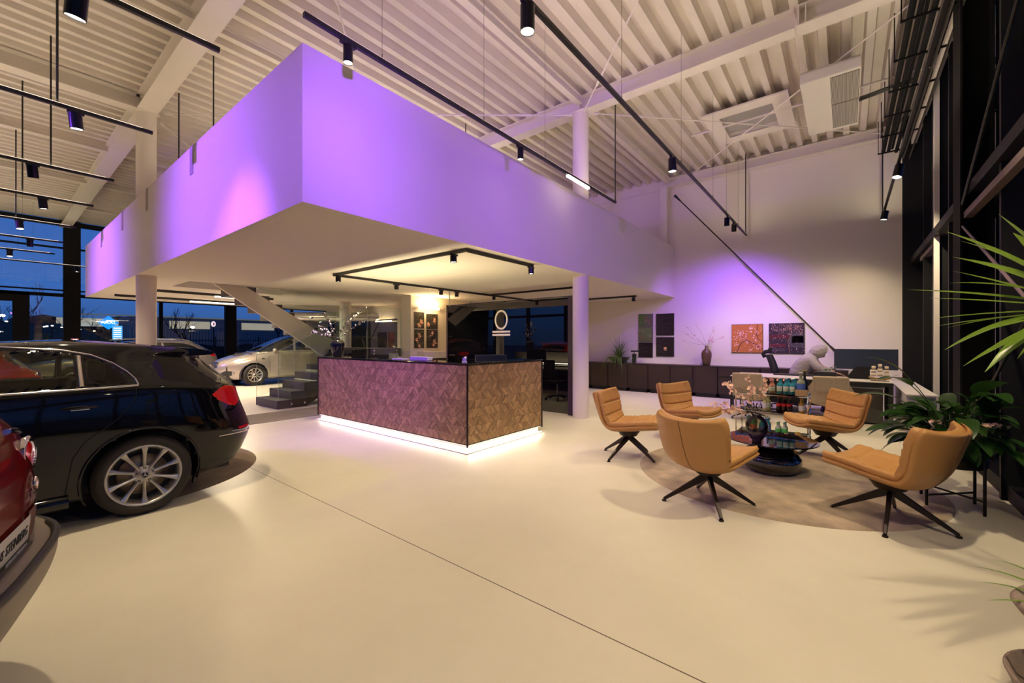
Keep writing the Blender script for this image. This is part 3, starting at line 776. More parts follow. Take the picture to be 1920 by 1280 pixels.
for (yc, zc, ww, hh, sd, cl, lb) in ((7.25,2.0,0.33,0.44,1,[(0,-0.3),(0.2,-0.1)],'upper left dark flower print of the four on the warm lit wall'),
                       (7.70,1.98,0.40,0.42,2,[(0.2,0.1),(-0.35,-0.2)],'upper right dark flower print of the four on the warm lit wall'),
                       (7.25,1.50,0.33,0.50,3,[(0,0.2),(-0.3,-0.05),(0,-0.4)],'lower left dark flower print of the four, with the big pink bloom'),
                       (7.70,1.50,0.40,0.50,4,[(0.1,-0.3),(0.2,-0.2),(0.0,0.35)],'lower right dark flower print of the four, blooms at its bottom')):
    picture(lb, (-8.955, yc+0.02, zc), R(90), ww, hh, (0.022,0.016,0.010), flowers(sd, cl), group='dark flower prints', frame=(0.10,0.07,0.04))
# ledge and low dark units under the prints
t = thing('wall_bench', 'cream ledge desk with dark slatted front below the flower prints', 'desk', (-8.97, 7.2, 0))
MB().box(0,0,0.98,0.28,0.95,1.16).build('ledge', m_white, t)
MB().box(0.02,0.02,0.0,0.26,0.93,0.98).build('slatted_front', mat('slat_dark',(0.03,0.018,0.012),0.6), t)

# ================================================================== staircase
m_step = mat('stair_anthracite', (0.075,0.062,0.066), 0.5, noise=(8,0.08))
t = thing('staircase', 'dark anthracite box-step staircase with cream stringer rising behind the counter', 'staircase', (0,0,0))
x0, x1 = -10.45, -9.35; y0 = 3.83; tr, ri = 0.285, 0.176
for k in range(7):
    MB().box(x0, y0+k*tr, k*ri+0.0 if k == 0 else k*ri-0.004, x1, y0+(k+1)*tr+0.02, (k+1)*ri).build('step', m_step, t, bevel=0.002)
# closed flank under the flight
ye = y0+7*tr
MB().prism([(y0+0.3,0.0),(y0+0.62,0.0),(ye+0.35,1.03),(ye+0.2,7*ri-0.01),(ye-0.2,7*ri-0.02),(y0+0.3,ri-0.02)], 'x', x0+0.02, x1-0.004).build('flight_flank', mat('stair_dark_side',(0.035,0.026,0.018),0.5), t)
MB().box(-11.75, ye, 1.02, x1, ye+1.15, 7*ri+0.02).build('landing', m_step, t)
# second flight rising towards the front
sy = ye+0.1; up0 = 7*ri+0.02
n2 = 8
for k in range(n2):
    ya = ye - k*tr; MB().box(-11.70, ya-tr-0.02, up0+k*ri, -10.62, ya, up0+(k+1)*ri).build('step', m_step, t, bevel=0.002)
# dark side plate of upper flight and cream stringer
poly = [(6.15,1.10),(6.15,1.36),(5.85,1.50)]
st = [(6.12,0.98),(6.12,1.20),(3.62,2.66),(3.02,2.66),(5.52,0.98)]
MB().prism(st, 'x', -10.55, -10.47).build('stringer', m_white, t, label='broad cream stringer')
sd = [(6.12,1.20)]
for k in range(n2):
    ya = ye - k*tr; sd += [(ya+0.02, up0+k*ri+0.17), (ya-tr+0.02, up0+k*ri+0.17)]
sd = [p for p in sd if p[1] < 2.84] + [(3.62,2.66)]
MB().prism(sd, 'x', -10.60, -10.50).build('stepped_side', m_step, t)
# glass balustrades
def gpanel(name, poly, ax, d, th=0.012):
    g = MB().prism(poly, ax, d, d+th).build(name, m_glass, t)
    return g
gpanel('glass_balustrade', [(y0+0.02,0.18),(y0+0.75,0.18),(ye+0.1,1.05),(ye+0.1,2.30),(y0+0.02,1.22)], 'x', x1+0.012)
gpanel('glass_balustrade', [(y0+0.02,0.18),(y0+0.9,0.45),(ye+0.1,1.3),(ye+0.1,2.30),(y0+0.02,1.22)], 'x', x0-0.03)
gpanel('glass_balustrade', [(ye+0.13,1.0),(ye+1.13,1.0),(ye+1.13,2.22),(ye+1.05,2.32),(ye+0.23,2.32),(ye+0.13,2.22)], 'x', x1+0.012)
gpanel('glass_balustrade', [(6.1,1.25),(6.1,2.4),(5.2,2.64),(3.9,2.64),(4.2,2.40)], 'x', -10.455)
for (ya, za, yb, zb, xx) in ((y0+0.02,0.18,y0+0.02,1.22,x1+0.018),(y0+0.02,0.18,y0+0.02,1.22,x0-0.024),(y0+0.02,1.22,ye+0.1,2.30,x1+0.018),(ye+0.13,1.0,ye+0.13,2.22,x1+0.018),(ye+1.13,1.0,ye+1.13,2.22,x1+0.018),(y0+0.02,1.22,ye+0.1,2.30,x0-0.024)):
    MB().bar((xx,ya,za),(xx,yb,zb),0.006,0.006).build('glass_edge', mat('glass_edge_pale',(0.55,0.62,0.55),0.15), t)
F_ = MB()
for (yy, zz) in ((y0+0.28,0.09),(y0+0.56,0.09),(ye+0.3,1.12),(ye+0.3,1.20),(ye+0.98,1.12),(ye+0.98,1.20),(5.0,1.0),(5.25,1.1),(5.6,1.22)):
    F_.cyl((x1-0.001,yy,zz),(x1+0.04,yy,zz),0.022,n=14)
for (yy, zz) in ((3.85,2.62),(5.35,1.92),(5.1,2.02),(5.35,1.75),(5.85,1.42)):
    F_.cyl((-10.50,yy,zz),(-10.43,yy,zz),0.022,n=14)
F_.build('glass_fixing', m_chrome, t)
MB().box(x1-0.05, ye-0.05, 0.66, x1-0.02, ye+1.2, 0.72)
# metal duct and soffit box behind the stair
tag(MB().cyl((-14.9,6.55,2.28),(-10.5,11.0,2.28),0.16,n=28).build('ventilation_duct', mat('duct_metal',(0.5,0.48,0.44),0.25,0.9)), 'round metal ventilation duct crossing behind the staircase', 'duct')
struct(MB().box(-16.3,8.6,0,-11.0,8.75,2.2).build('wall_office', mat('office_dark_glass',(0.012,0.012,0.010),0.06)), 'dark glazed office front behind the staircase')
struct(MB().box(-16.3,8.55,2.2,-9.2,8.8,Z0).build('wall_office_band', m_white), 'cream band over the office front')
struct(MB().box(-11.6,8.5,0,-9.2,8.8,Z0).build('wall_landing', m_white), 'cream wall behind the landing glass')
struct(MB().box(-19.2,9.0,0,-18.9,12,Z0).build('wall_side_pier', m_white), 'cream pier at the far end of the facade')
tt = thing('wall_light_bar', 'short glowing bar light behind the staircase glass', 'wall light', (-11.9,8.5,2.12))
MB().box(-0.9,-0.03,-0.015,0.0,0,0.015).build('light_strip', mat('strip_glow',(1,1,1)), tt)

# flat darker strip on the floor by the stair and rug below the black car
tag(MB().box(-9.05,2.2,0,-8.0,6.9,0.006).build('floor_strip', mat('grey_floor_band',(0.20,0.17,0.145),0.9,noise=(12,0.25),bump=(80,0.3,0.003))), 'narrow grey strip lying between the staircase and the counter', 'mat')
# ================================================================== lounge: rug, swivel chairs, table
m_rug = mat('beige_rug', (0.45,0.345,0.235), 0.95, noise=(6,0.75), bump=(140,0.9,0.012), sheen=0.3)
t = thing('round_rug', 'round mottled beige rug under the coffee table and tan chairs', 'rug', (-0.62, 5.28, 0))
MB().lathe([(1.30,0.012),(1.345,0.009),(1.36,0.0)], 96).disc((0,0,0.012),1.30,(0,0,-1),96).build('pile', m_rug, t)
t = thing('round_rug', 'round mottled brown rug lying under the tail of the black hatchback', 'rug', (-6.12, 0.80, 0))
MB().lathe([(0,0.010),(1.32,0.010),(1.36,0.0)], 96).build('pile', mat('brown_rug', (0.26,0.20,0.145), 0.95, noise=(4,0.4), bump=(120,0.8,0.01)), t)

m_tan = mat('tan_leather', (0.50,0.262,0.086), 0.42, spec=0.45, noise=(6,0.06), bump=(38,0.22,0.006))
m_tan2 = mat('tan_leather_shell', (0.46,0.235,0.075), 0.40, spec=0.45, noise=(3,0.05), bump=(160,0.12,0.001))
m_leg = mat('dark_bronze_leg', (0.022,0.015,0.013), 0.38, 0.5)
# side profile of the shell: (y forward, z up); the chair faces +y
PROF = [(0.40,0.415),(0.30,0.400),(0.15,0.375),(0.0,0.352),(-0.12,0.345),(-0.20,0.372),(-0.265,0.45),(-0.315,0.56),(-0.355,0.68),(-0.39,0.79)]
def cr(P, t):
    n = len(P)-1; x = t*n; i = min(int(x), n-1); f = x-i
    p0, p1, p2, p3 = P[max(i-1,0)], P[i], P[i+1], P[min(i+2,n)]
    return tuple(0.5*((2*b)+(-a+c)*f+(2*a-5*b+4*c-d)*f*f+(-a+3*b-3*c+d)*f**3) for a, b, c, d in zip(p0,p1,p2,p3))
def chair_surf(u, v, off):
    """u along the profile, v across (-1..1), off outwards (below/behind)"""
    y, z = cr(PROF, u); y2, z2 = cr(PROF, min(1,u+0.01)); y1, z1 = cr(PROF, max(0,u-0.01))
    ty, tz = y2-y1, z2-z1; L = math.hypot(ty,tz); ny, nz = tz/L, -ty/L     # points to the sitter's side: up on the seat
    ny, nz = (ny, nz) if nz > 0 or ny > 0 else (-ny, -nz)
    back = max(0, min(1, (u-0.45)/0.4)); front = max(0, min(1, (0.25-u)/0.25))
    hw = 0.285 + 0.040*back - 0.01*front
    # rounded corners at both ends
    for e_ in (u, 1-u):
        if e_ < 0.09: hw *= 0.80 + 0.20*math.sqrt(max(0, 1-(1-e_/0.09)**2))
    wrap = (0.05 + 0.075*back + 0.02*math.sin(PI*min(1,u*1.6)))*abs(v)**2.4
    return Vector((v*hw, y + ny*(wrap-off), z + nz*(wrap-off)))
def chair_sheet(M, th0, th1, inset, chan, nu=110, nv=34):
    """closed padded sheet between offsets th0 (sitter side) and th1"""
    def puff(u, v):
        e_ = min(1, (1-abs(v))/0.10); e2 = min(1, u/0.03, (1-u)/0.03)
        k = math.sqrt(max(0, 1-(1-e_)**2))*math.sqrt(max(0, 1-(1-e2)**2))
        return k
    def P(u, v, side):
        uu = inset + u*(1-2*inset) if inset else u
        vv = v*(1-inset*1.2)
        k = puff(u, v)
        mid = (th0+th1)/2; h = (th1-th0)/2*k
        if side < 0:
            ch = 0
            for c_, dep in chan: ch = max(ch, dep*math.exp(-((u-c_)/0.009)**2))
            wr = 0.0
            if chan and abs(v) < 0.95: wr = 0.0035*math.sin(v*23+u*40)*math.sin(u*55+v*3)*k
            h = h*(1) - ch*k + wr
        return chair_surf(uu, vv, mid + side*h)
    M.grid(lambda a, b: P(a, b*2-1, -1), nu, nv)
    M.grid(lambda a, b: P(a, 1-b*2, 1), nu, nv)
    return M
def lounge_chair():
    t = thing('lounge_chair', 'x', 'chair', (0,0,0), 0, 'tan leather swivel lounge chairs')
    M = MB(); chair_sheet(M, 0.0, 0.034, 0, ())
    M.build('shell', m_tan2, t, weld=True)
    seam = MB(); seam.tube([chair_surf(0.35+0.65*i/30, 0, 0.0355) for i in range(31)], 0.0022, 6)
    seam.build('shell_seam', mat('leather_seam', (0.12,0.055,0.02), 0.6), t)
    M = MB(); chair_sheet(M, -0.062, 0.002, 0.012, ((0.13,0.010),(0.27,0.010),(0.56,0.022),(0.70,0.026),(0.845,0.026)))
    M.build('cushion', m_tan, t, weld=True)
    MB().box(-0.006,0,0,0.006,0.003,0.014).build('side_tag', m_black, t).location = chair_surf(0.62, 0.965, -0.012)
    MB().cyl((0,0.02,0.27),(0,0.02,0.33),0.10,0.14,n=24).cyl((0,0.02,0.235),(0,0.02,0.275),0.032,n=20).build('swivel_hub', m_leg, t)
    for k in range(4):
        M = MB(); a0 = (0.02,0,0.245); a1 = (0.375,0,0.018)
        M.taper(a0, a1, 0.034, 0.062, 0.022, 0.022)
        M.cyl((0.372,0,0.0),(0.372,0,0.012),0.019,n=14)
        o = M.build('leg', m_leg, t, bevel=0.004); o.rotation_euler = (0,0,k*PI/2); o.location = (0,0.02,0)
    return t
proto = lounge_chair()
def place(o, x, y, face, legs, label):
    rz = math.atan2(face[1], face[0]) - PI/2
    o.location = (x, y, 0); o.rotation_euler = (0,0,rz); o['label'] = label
    k = 0
    for ch in o.children:
        if ch.name.startswith('leg'):
            ch.rotation_euler = (0,0,R(legs) - rz + k*PI/2); k += 1
    return o
chairs = [(-2.13,4.98,(0.98,0.10),-15,'tan leather swivel chair seen side-on, nearest to the reception counter'),
          (-1.80,6.35,(0.75,-0.35),10,'tan leather swivel chair facing us behind the one seen from the back'),
          (-0.955,3.96,(0.30,0.95),28,'tan leather swivel chair seen squarely from the back with a centre seam'),
          (-0.18,6.50,(-0.80,-0.55),40,'tan leather swivel chair between the drinks trolley and the leafy plant'),
          (0.295,4.46,(-0.86,0.45),-8,'tan leather swivel chair turned away from us, nearest to the leafy plant')]
for i, (x, y, f, lg_, lb) in enumerate(chairs):
    place(proto if i == 0 else copy_tree(proto), x, y, f, lg_, lb)
# small correction: chairs with feet on the rug stand on its pile
# ---- coffee table
t = thing('coffee_table', 'low round coffee table with dark mirror top on a squat black glass bowl base', 'coffee table', (-0.64, 5.36, 0.012))
MB().lathe([(0,0),(0.16,0),(0.21,0.012),(0.262,0.06),(0.282,0.11),(0.278,0.17),(0.245,0.235),(0.18,0.285),(0.12,0.315),(0.10,0.345),(0,0.345)], 64).build('base', mat('black_bowl_glass',(0.012,0.010,0.009),0.05,spec=0.9,coat=0.6), t)
MB().lathe([(0.2655,0.195),(0.2835,0.175),(0.2865,0.13),(0.2835,0.11)], 64).build('blue_band', mat('midnight_band',(0.006,0.010,0.03),0.04,spec=1.0,coat=1.0), t)
MB().cyl((0,0,0.345),(0,0,0.357),0.435,n=96).build('top', mat('dark_mirror_top',(0.03,0.028,0.038),0.02,0.85), t)
# ---- smoky vase + blossoms
VX, VY, VZ = -0.735, 5.08, 0.37
t = thing('flower_vase', 'smoky violet glass vase standing on the coffee table', 'vase', (VX, VY, VZ))
po = [(0,0),(0.040,0),(0.046,0.006),(0.042,0.016),(0.066,0.05),(0.098,0.105),(0.108,0.16),(0.098,0.215),(0.070,0.255),(0.045,0.272),(0.040,0.285)]
MB().lathe([p for p in po if p[1] < 0.12] + [(0.100,0.118)], 40).build('dark_bowl', mat('violet_smoke_glass',(0.035,0.022,0.055),0.04,spec=0.9,coat=0.5), t)
MB().lathe([(0.100,0.118)] + [p for p in po if p[1] >= 0.12], 40).build('clear_shoulder', glass('smoke_glass',(0.62,0.60,0.52)), t)
t = thing('blossom_branches', 'pale peach blossom branches arching out of the smoky vase', 'flower branches', (VX, VY, VZ))
rnd = random.Random(5); Mb = MB(); Mw = MB()
def blossom(M, c, r, rnd, n=5):
    c = Vector(c); a0 = rnd.random()*6; N = Vector((rnd.uniform(-1,1), rnd.uniform(-1.2,0.3), rnd.uniform(-0.3,1))).normalized()
    a = N.orthogonal().normalized(); b = N.cross(a)
    for k in range(n):
        t_ = a0 + 2*PI*k/n; d = a*math.cos(t_)+b*math.sin(t_); e_ = a*math.cos(t_+0.62)+b*math.sin(t_+0.62); f = a*math.cos(t_-0.62)+b*math.sin(t_-0.62)
        M.add([c, c+f*r*0.75+N*r*0.18, c+d*r+N*r*0.34, c+e_*r*0.75+N*r*0.18], [(0,1,2,3)], True)
def spray(dirs, rnd, r=0.022, dens=4, start=(0,0,0.20)):
    for d, L, k0 in dirs:
        pts = branch(Mb, start, (d[0]*0.3, d[1]*0.3, 1), 0.12, 0.003, rnd, 0.05, 3)
        pts = branch(Mb, pts[-1], d, L, 0.003, rnd, 0.22, 10)
        for q in pts[k0:]:
            for _ in range(dens):
                o = Vector((rnd.gauss(0,1), rnd.gauss(0,1), rnd.gauss(0,1)))*0.020
                blossom(Mw, q+o, r*rnd.uniform(0.7,1.15), rnd)
spray([((-0.45,-0.22,0.62),0.42,3), ((-0.20,-0.05,0.9),0.36,4), ((-0.85,-0.55,0.22),0.42,5), ((0.22,0.2,0.85),0.34,5), ((-0.55,-0.35,0.12),0.32,4)], rnd)
Mb.build('twigs', mat('twig_brown',(0.05,0.035,0.03)), t)
Mw.build('blossoms', mat('peach_petal', (0.82,0.56,0.42), 0.7), t)

# ---- drinks trolley
TX0, TX1, TY0, TY1 = -1.275, -0.40, 6.95, 7.40
t = thing('drinks_trolley', 'chrome and glass drinks trolley with three shelves between the tan chairs', 'trolley', (0,0,0.0))
for (x, y) in ((TX0,TY0),(TX1,TY0),(TX0,TY1),(TX1,TY1)):
    MB().box(x-0.009,y-0.009,0.07,x+0.009,y+0.009,0.695).build('post', m_chrome, t, bevel=0.002)
    MB().cyl((x-0.012,y,0.035),(x+0.012,y,0.035),0.035,n=20).cyl((x,y,0.05),(x,y,0.075),0.01,n=10).build('caster', m_black, t)
for z in (0.092, 0.422, 0.672):
    MB().box(TX0+0.009,TY0,z,TX1-0.009,TY1,z+0.008).build('glass_shelf', glass('shelf_glass',(0.86,0.93,0.88)), t)
    M = MB()
    for a, b in (((TX0,TY0),(TX1,TY0)),((TX1,TY0),(TX1,TY1)),((TX1,TY1),(TX0,TY1)),((TX0,TY1),(TX0,TY0))): M.bar((*a,z-0.004),(*b,z-0.004),0.012,0.012)
    M.build('shelf_rail', m_chrome, t)
tr_ = thing('serving_tray', 'clear glass tray with pale wooden end on top of the drinks trolley', 'tray', (0,0,0.681))
M = MB()
ax0, ax1, ay0, ay1 = -0.885, -0.405, 6.96, 7.31
M.box(ax0,ay0,0,ax1,ay1,0.006).box(ax0,ay0,0,ax0+0.006,ay1,0.09).box(ax0,ay1-0.006,0,ax1,ay1,0.09).box(ax1-0.006,ay0,0,ax1,ay1,0.09).box(ax0,ay0,0,ax1-0.14,ay0+0.006,0.09)
M.build('glass_sides', glass('shelf_glass'), tr_)
MB().box(ax1-0.14,ay0-0.004,0,ax1-0.003,ay0+0.004,0.088).build('wood_end', mat('pale_ash',(0.40,0.27,0.16),0.6,noise=(20,0.2)), tr_)

# ---- bottles and glasses
def bottle_prof(r, h, neck=0.3, nr=None, sh=0.14):
    nr = nr or r*0.38
    return [(0,0),(r*0.92,0),(r,0.006),(r,h*(1-neck-sh)),(r*0.92,h*(1-neck-sh*0.6)),(nr*1.15,h*(1-neck)),(nr,h*(1-neck)+0.006),(nr,h*0.95),(nr*1.25,h*0.955),(nr*1.25,h*0.975),(nr,h*0.98)]
def bottle(name, label, x, y, z, r, h, gm, cap, lab=None, neck=0.3, group=None, lz=(0.18,0.5), band=None):
    x *= 1.105; y += 0.65 + (y-6.40)*0.1; r *= 1.1; h *= 1.1
    t = thing(name, label, 'bottle', (x, y, z), 0, group)
    MB().lathe(bottle_prof(r, h, neck), 20).build('glass_body', gm, t)
    nr = r*0.38*1.3
    MB().lathe([(nr,h*0.945),(nr*1.12,h*0.95),(nr*1.12,h),(0,h)], 14).build('cap', cap, t)
    if lab: MB().lathe([(r*1.012,h*lz[0]),(r*1.012,h*lz[1])], 20).build('paper_label', lab, t)
    if band: MB().lathe([(r*1.02,h*lz[0]+0.004),(r*1.02,h*lz[0]+0.02)], 20).build('label_band', band, t)
    return t
g_blue = mat('turquoise_glass', (0.03,0.28,0.42), 0.06, spec=0.8, coat=0.3)
g_clear = glass('bottle_clear', (0.80,0.86,0.84))
g_green = mat('green_glass', (0.05,0.25,0.04), 0.08, spec=0.8)
g_cola = mat('cola_dark', (0.022,0.006,0.004), 0.06, spec=0.9)
g_juice = mat('pale_juice', (0.62,0.52,0.24), 0.08, spec=0.8)
g_amber = mat('amber_juice', (0.50,0.27,0.05), 0.08, spec=0.8)
c_silver = mat('silver_cap', (0.7,0.75,0.8), 0.3, 0.8); c_red = mat('red_cap', (0.5,0.02,0.02), 0.4); c_blue = mat('blue_cap',(0.08,0.12,0.5),0.4)
l_white = mat('label_white', (0.75,0.73,0.7), 0.6); l_blue = mat('label_blue',(0.07,0.15,0.55),0.5); l_red = mat('label_red',(0.6,0.02,0.02),0.5)
l_green = mat('label_green',(0.08,0.45,0.10),0.5); l_orange = mat('label_orange',(0.7,0.18,0.05),0.5)
TZ1 = 0.6875; i = 0
GB = 'turquoise water bottles in the glass tray'
for j, yy in enumerate((6.40, 6.48, 6.56)):
    for k, xx in enumerate((-0.67,-0.60,-0.53)):
        if j == 2 and k == 0: continue
        nm = ('front','middle','rear')[j]; cn = ('first','second','third')[k]
        bottle('water_bottle', 'turquoise water bottle in the glass tray, %s row, %s from the pink bottles' % (nm, cn), xx+0.01*j, yy, TZ1, 0.028, 0.20, g_blue, c_silver, l_white if j == 0 else None, group=GB)
for k, (xx, yy) in enumerate(((-0.76,6.38),(-0.75,6.46),(-0.755,6.54))):
    bottle('pink_bottle', 'small rosy bottle in the glass tray, %s of three' % ('front','middle','rear')[k], xx, yy, TZ1, 0.024, 0.17, mat('rosy_glass',(0.55,0.22,0.16),0.08,spec=0.8), mat('rosy_cap',(0.6,0.25,0.25),0.4), l_white, group='rosy bottles in the glass tray')
bottle('clear_bottle', 'tall clear bottle with blue label in the tray corner of the trolley', -0.44, 6.40, TZ1, 0.046, 0.29, mat('pale_grey_glass',(0.30,0.33,0.24),0.08,spec=0.9), c_silver, l_blue, neck=0.32)
bottle('dark_bottle', 'tall dark bottle with a golden top behind the clear one', -0.41, 6.54, TZ1, 0.036, 0.31, mat('near_black_glass',(0.01,0.01,0.012),0.05,spec=0.9), mat('gold_cap',(0.6,0.45,0.12),0.3,0.7), None, neck=0.35)
z2 = 0.4305
for k, (xx, yy) in enumerate(((-0.83,6.40),(-0.80,6.50),(-0.82,6.58))):
    bottle('juice_bottle', 'pale juice bottle with red cap on the middle shelf, %s of three' % ('front','middle','rear')[k], xx, yy, z2, 0.026, 0.20, g_juice, c_red, l_white, group='pale juice bottles')
for j in range(3):
    for k in range(3):
        bottle('cola_bottle', 'small cola bottle with red label, %s row, %s in that row' % (('front','middle','rear')[j], ('first','second','third')[k]), -0.68+0.055*k+0.006*j, 6.40+0.055*j, z2, 0.024, 0.20, g_cola, c_red, l_red, lz=(0.38,0.55), group='cola bottles on the middle shelf')
for k, (xx, yy) in enumerate(((-0.44,6.40),(-0.43,6.50))):
    bottle('juice_bottle', 'amber juice bottle with red cap at the post end of the middle shelf, %s one' % ('front','rear')[k], xx, yy, z2, 0.027, 0.20, g_amber, c_red, l_white, group='amber juice bottles')
z3 = 0.1005
for k, (xx, yy) in enumerate(((-1.03,6.40),(-0.97,6.40),(-1.02,6.48),(-0.96,6.48))):
    bottle('green_bottle', 'green bottle with orange label and blue cap behind the smoky vase, %s' % ('front outer','front inner','rear outer','rear inner')[k], xx, yy, z3, 0.028, 0.21, g_green, c_blue, l_orange, group='green bottles on the bottom shelf')
for k, (xx, yy) in enumerate(((-0.87,6.40),(-0.81,6.42),(-0.86,6.48),(-0.80,6.50),(-0.84,6.56))):
    bottle('water_bottle', 'blue water bottle on the bottom shelf, %s of the cluster' % ('front outer','front inner','middle outer','middle inner','rearmost')[k], xx, yy, z3, 0.028, 0.20, g_blue, c_silver, l_blue, group='blue bottles on the bottom shelf')
for k, (xx, yy) in enumerate(((-0.69,6.40),(-0.62,6.42),(-0.68,6.48),(-0.61,6.50))):
    bottle('water_bottle', 'clear bottle with green label on the bottom shelf, %s' % ('front outer','front inner','rear outer','rear inner')[k], xx, yy, z3, 0.026, 0.16, mat('pale_bottle',(0.45,0.5,0.42),0.1,spec=0.8), mat('green_cap',(0.1,0.4,0.12),0.4), l_green, group='green label bottles')
tag(MB().lathe([(0,0),(0.035,0),(0.038,0.01),(0.038,0.05),(0.03,0.06),(0,0.06)], 20, (-0.52,7.07,z3)).build('jar', g_amber), 'small amber jar on the bottom shelf beneath the tan chair', 'jar')
def globe_glass(label, x, y, z, r=0.045):
    t = thing('drinking_glass', label, 'glass', (x*1.105, y+0.65, z), 0, 'round drinking glasses')
    MB().lathe([(0,0.003),(0.02,0.003),(r*0.8,0.02),(r,r),(r*0.9,r*1.5),(r*0.62,r*1.95)], 20).build('bowl', glass('thin_glass',(0.93,0.93,0.96)), t)
globe_glass('round clear drinking glass on the middle shelf behind the blossoms', -0.99, 6.42, z2)
globe_glass('second round clear glass on the middle shelf, closer to the juice bottles', -0.905, 6.45, z2)
globe_glass('third round clear glass on the middle shelf, near the trolley end post', -1.08, 6.50, z2)
t = thing('pink_flowers', 'small sprig of pinkish flowers by the tray rim on the trolley', 'flowers', (-0.80, 7.24, TZ1))
Mb = MB(); Mw = MB(); rnd = random.Random(8)
for k in range(6):
    d = (rnd.uniform(-.5,.5), rnd.uniform(-.3,.3), 1); pts = branch(Mb, (0,0,0), d, 0.2, 0.0015, rnd, 0.2, 5)
    for _ in range(3): blossom(Mw, pts[-1]+Vector((rnd.gauss(0,1),rnd.gauss(0,1),rnd.gauss(0,1)))*0.012, 0.016, rnd)
Mb.build('stems', mat('stem_green',(0.06,0.12,0.03),0.7), t); Mw.build('petals', mat('pink_petal',(0.75,0.35,0.35),0.7), t)
# ================================================================== picture wall
def textlines(M, w, h, seed, x0=-0.42, x1=0.35, z0=0.36, z1=-0.38, n=14, col=(0.10,0.085,0.09), th=0.006):
    r = random.Random(seed)
    for i in range(n):
        z = z0 + (z1-z0)*i/(n-1); xa = x0*w; xb = (x0 + (x1-x0)*r.uniform(0.35,1.0))*w
        M.col = col; x = xa
        while x < xb:
            L = r.uniform(0.012,0.045); M.add([(x,0.0005,z*h),(min(x+L,xb),0.0005,z*h),(min(x+L,xb),0.0005,z*h+th),(x,0.0005,z*h+th)], [(0,1,2,3)]); x += L+0.008
YW = YB-0.024
DK = (0.009,0.005,0.005)
PS = [(0.85,0.55,0.58),(0.9,0.68,0.68),(0.8,0.42,0.5)]
def green1(M, w, h):
    r = random.Random(1)
    for i in range(6): M.col = (0.055+0.012*i,0.14-0.002*i,0.025+0.015*i); M.add([(-w/2+0.008+w*0.162*i,0.0015,-h/2+0.008),(-w/2+0.008+w*0.162*(i+1),0.0015,-h/2+0.008),(-w/2+0.008+w*0.162*(i+1),0.0015,h/2-0.008),(-w/2+0.008+w*0.162*i,0.0015,h/2-0.008)],[(0,1,2,3)])
    flecks(M, w, h, [(0.6,0.06,0.08),(0.75,0.15,0.15)], 34, r, 0.006, 0.016, cl=[(w*0.1,h*0.1),(w*0.25,-h*0.1),(-w*0.05,h*0.25),(w*0.3,-h*0.3)])
    flecks(M, w, h, [(0.6,0.65,0.55)], 22, r, 0.004, 0.010, cl=[(-w*0.3,-h*0.2),(0,-h*0.1)])
def green2(M, w, h):
    r = random.Random(2)
    twig(M, [(-w*0.45,-h*0.28),(-w*0.1,-h*0.24),(w*0.2,-h*0.27),(w*0.45,-h*0.25)], 0.004, (0.09,0.08,0.03))
    flecks(M, w, h, [(0.65,0.7,0.6),(0.5,0.6,0.45)], 30, r, 0.005, 0.014, cl=[(-w*0.4,h*0.25),(w*0.3,h*0.0),(-w*0.2,h*0.25),(w*0.35,-h*0.2)])
    flecks(M, w, h, [(0.65,0.08,0.08)], 26, r, 0.005, 0.011, cl=[(-w*0.3,-h*0.15),(-w*0.2,-h*0.25),(w*0.35,-h*0.28),(-w*0.3,0)])
GT = 'framed boards grouped left on the picture wall'
picture('small green blossom picture, uppermost of the left wall group', (-4.56,YW,2.045), 0, 0.42, 0.37, (0.10,0.16,0.05), green1, group=GT)
picture('small green blossom picture, middle one of the left wall group', (-4.56,YW,1.63), 0, 0.42, 0.42, (0.115,0.17,0.06), green2, group=GT)
picture('small dark text board, lowest of the left column in the wall group', (-4.56,YW,1.185), 0, 0.42, 0.42, DK, lambda M,w,h: textlines(M,w,h,3,n=9,x1=0.2), group=GT)
picture('tall dark text board, upper one beside the green pictures', (-4.0,YW,1.91), 0, 0.50, 0.62, DK, lambda M,w,h: textlines(M,w,h,4,n=13), group=GT)
def candle(M, w, h):
    textlines(M,w,h,5,n=10,x1=0.1,z0=0.34,z1=-0.3)
    for i in range(6):
        M.col = (0.9-0.1*i,0.62-0.09*i,0.30-0.05*i); z = -0.02*h-0.008*i*2; M.add([(-0.03,0.0002,z-0.016),(0.05,0.0002,z-0.016),(0.05,0.0002,z),(-0.03,0.0002,z)],[(0,1,2,3)])
picture('dark text board with a glowing candle picture, below the tall one', (-4.0,YW,1.28), 0, 0.50, 0.54, DK, candle, group=GT)
def orange(M, w, h):
    r = random.Random(6)
    dk = (0.07,0.02,0.03)
    for pts, wd in (([(0.5,-0.38),(0.28,-0.20),(0.02,-0.08),(-0.12,-0.10),(-0.22,-0.22),(-0.30,-0.46)],0.017), ([(0.5,-0.14),(0.36,-0.02),(0.30,0.16),(0.34,0.5)],0.012),
                    ([(0.02,-0.08),(-0.14,0.06),(-0.3,0.14)],0.009), ([(0.28,-0.20),(0.42,-0.46)],0.009), ([(0.5,0.25),(0.38,0.1),(0.12,0.1)],0.008), ([(-0.3,-0.42),(-0.42,-0.47)],0.006), ([(0.05,-0.1),(0.15,-0.3),(0.25,-0.45)],0.006)):
        twig(M, [(a*w,b*h) for a,b in pts], wd, dk)
    cl = [(0.12,0.28),(0.3,0.15),(-0.2,0.2),(-0.05,0.02),(0.0,-0.18),(-0.38,-0.2),(-0.3,0.0),(0.25,-0.1),(0.4,0.3),(0.35,-0.3),(-0.42,-0.4),(0.1,-0.42),(-0.25,0.12),(0.2,0.4)]
    flecks(M, w, h, PS, 170, r, 0.007, 0.02, cl=[(a*w,b*h) for a,b in cl])
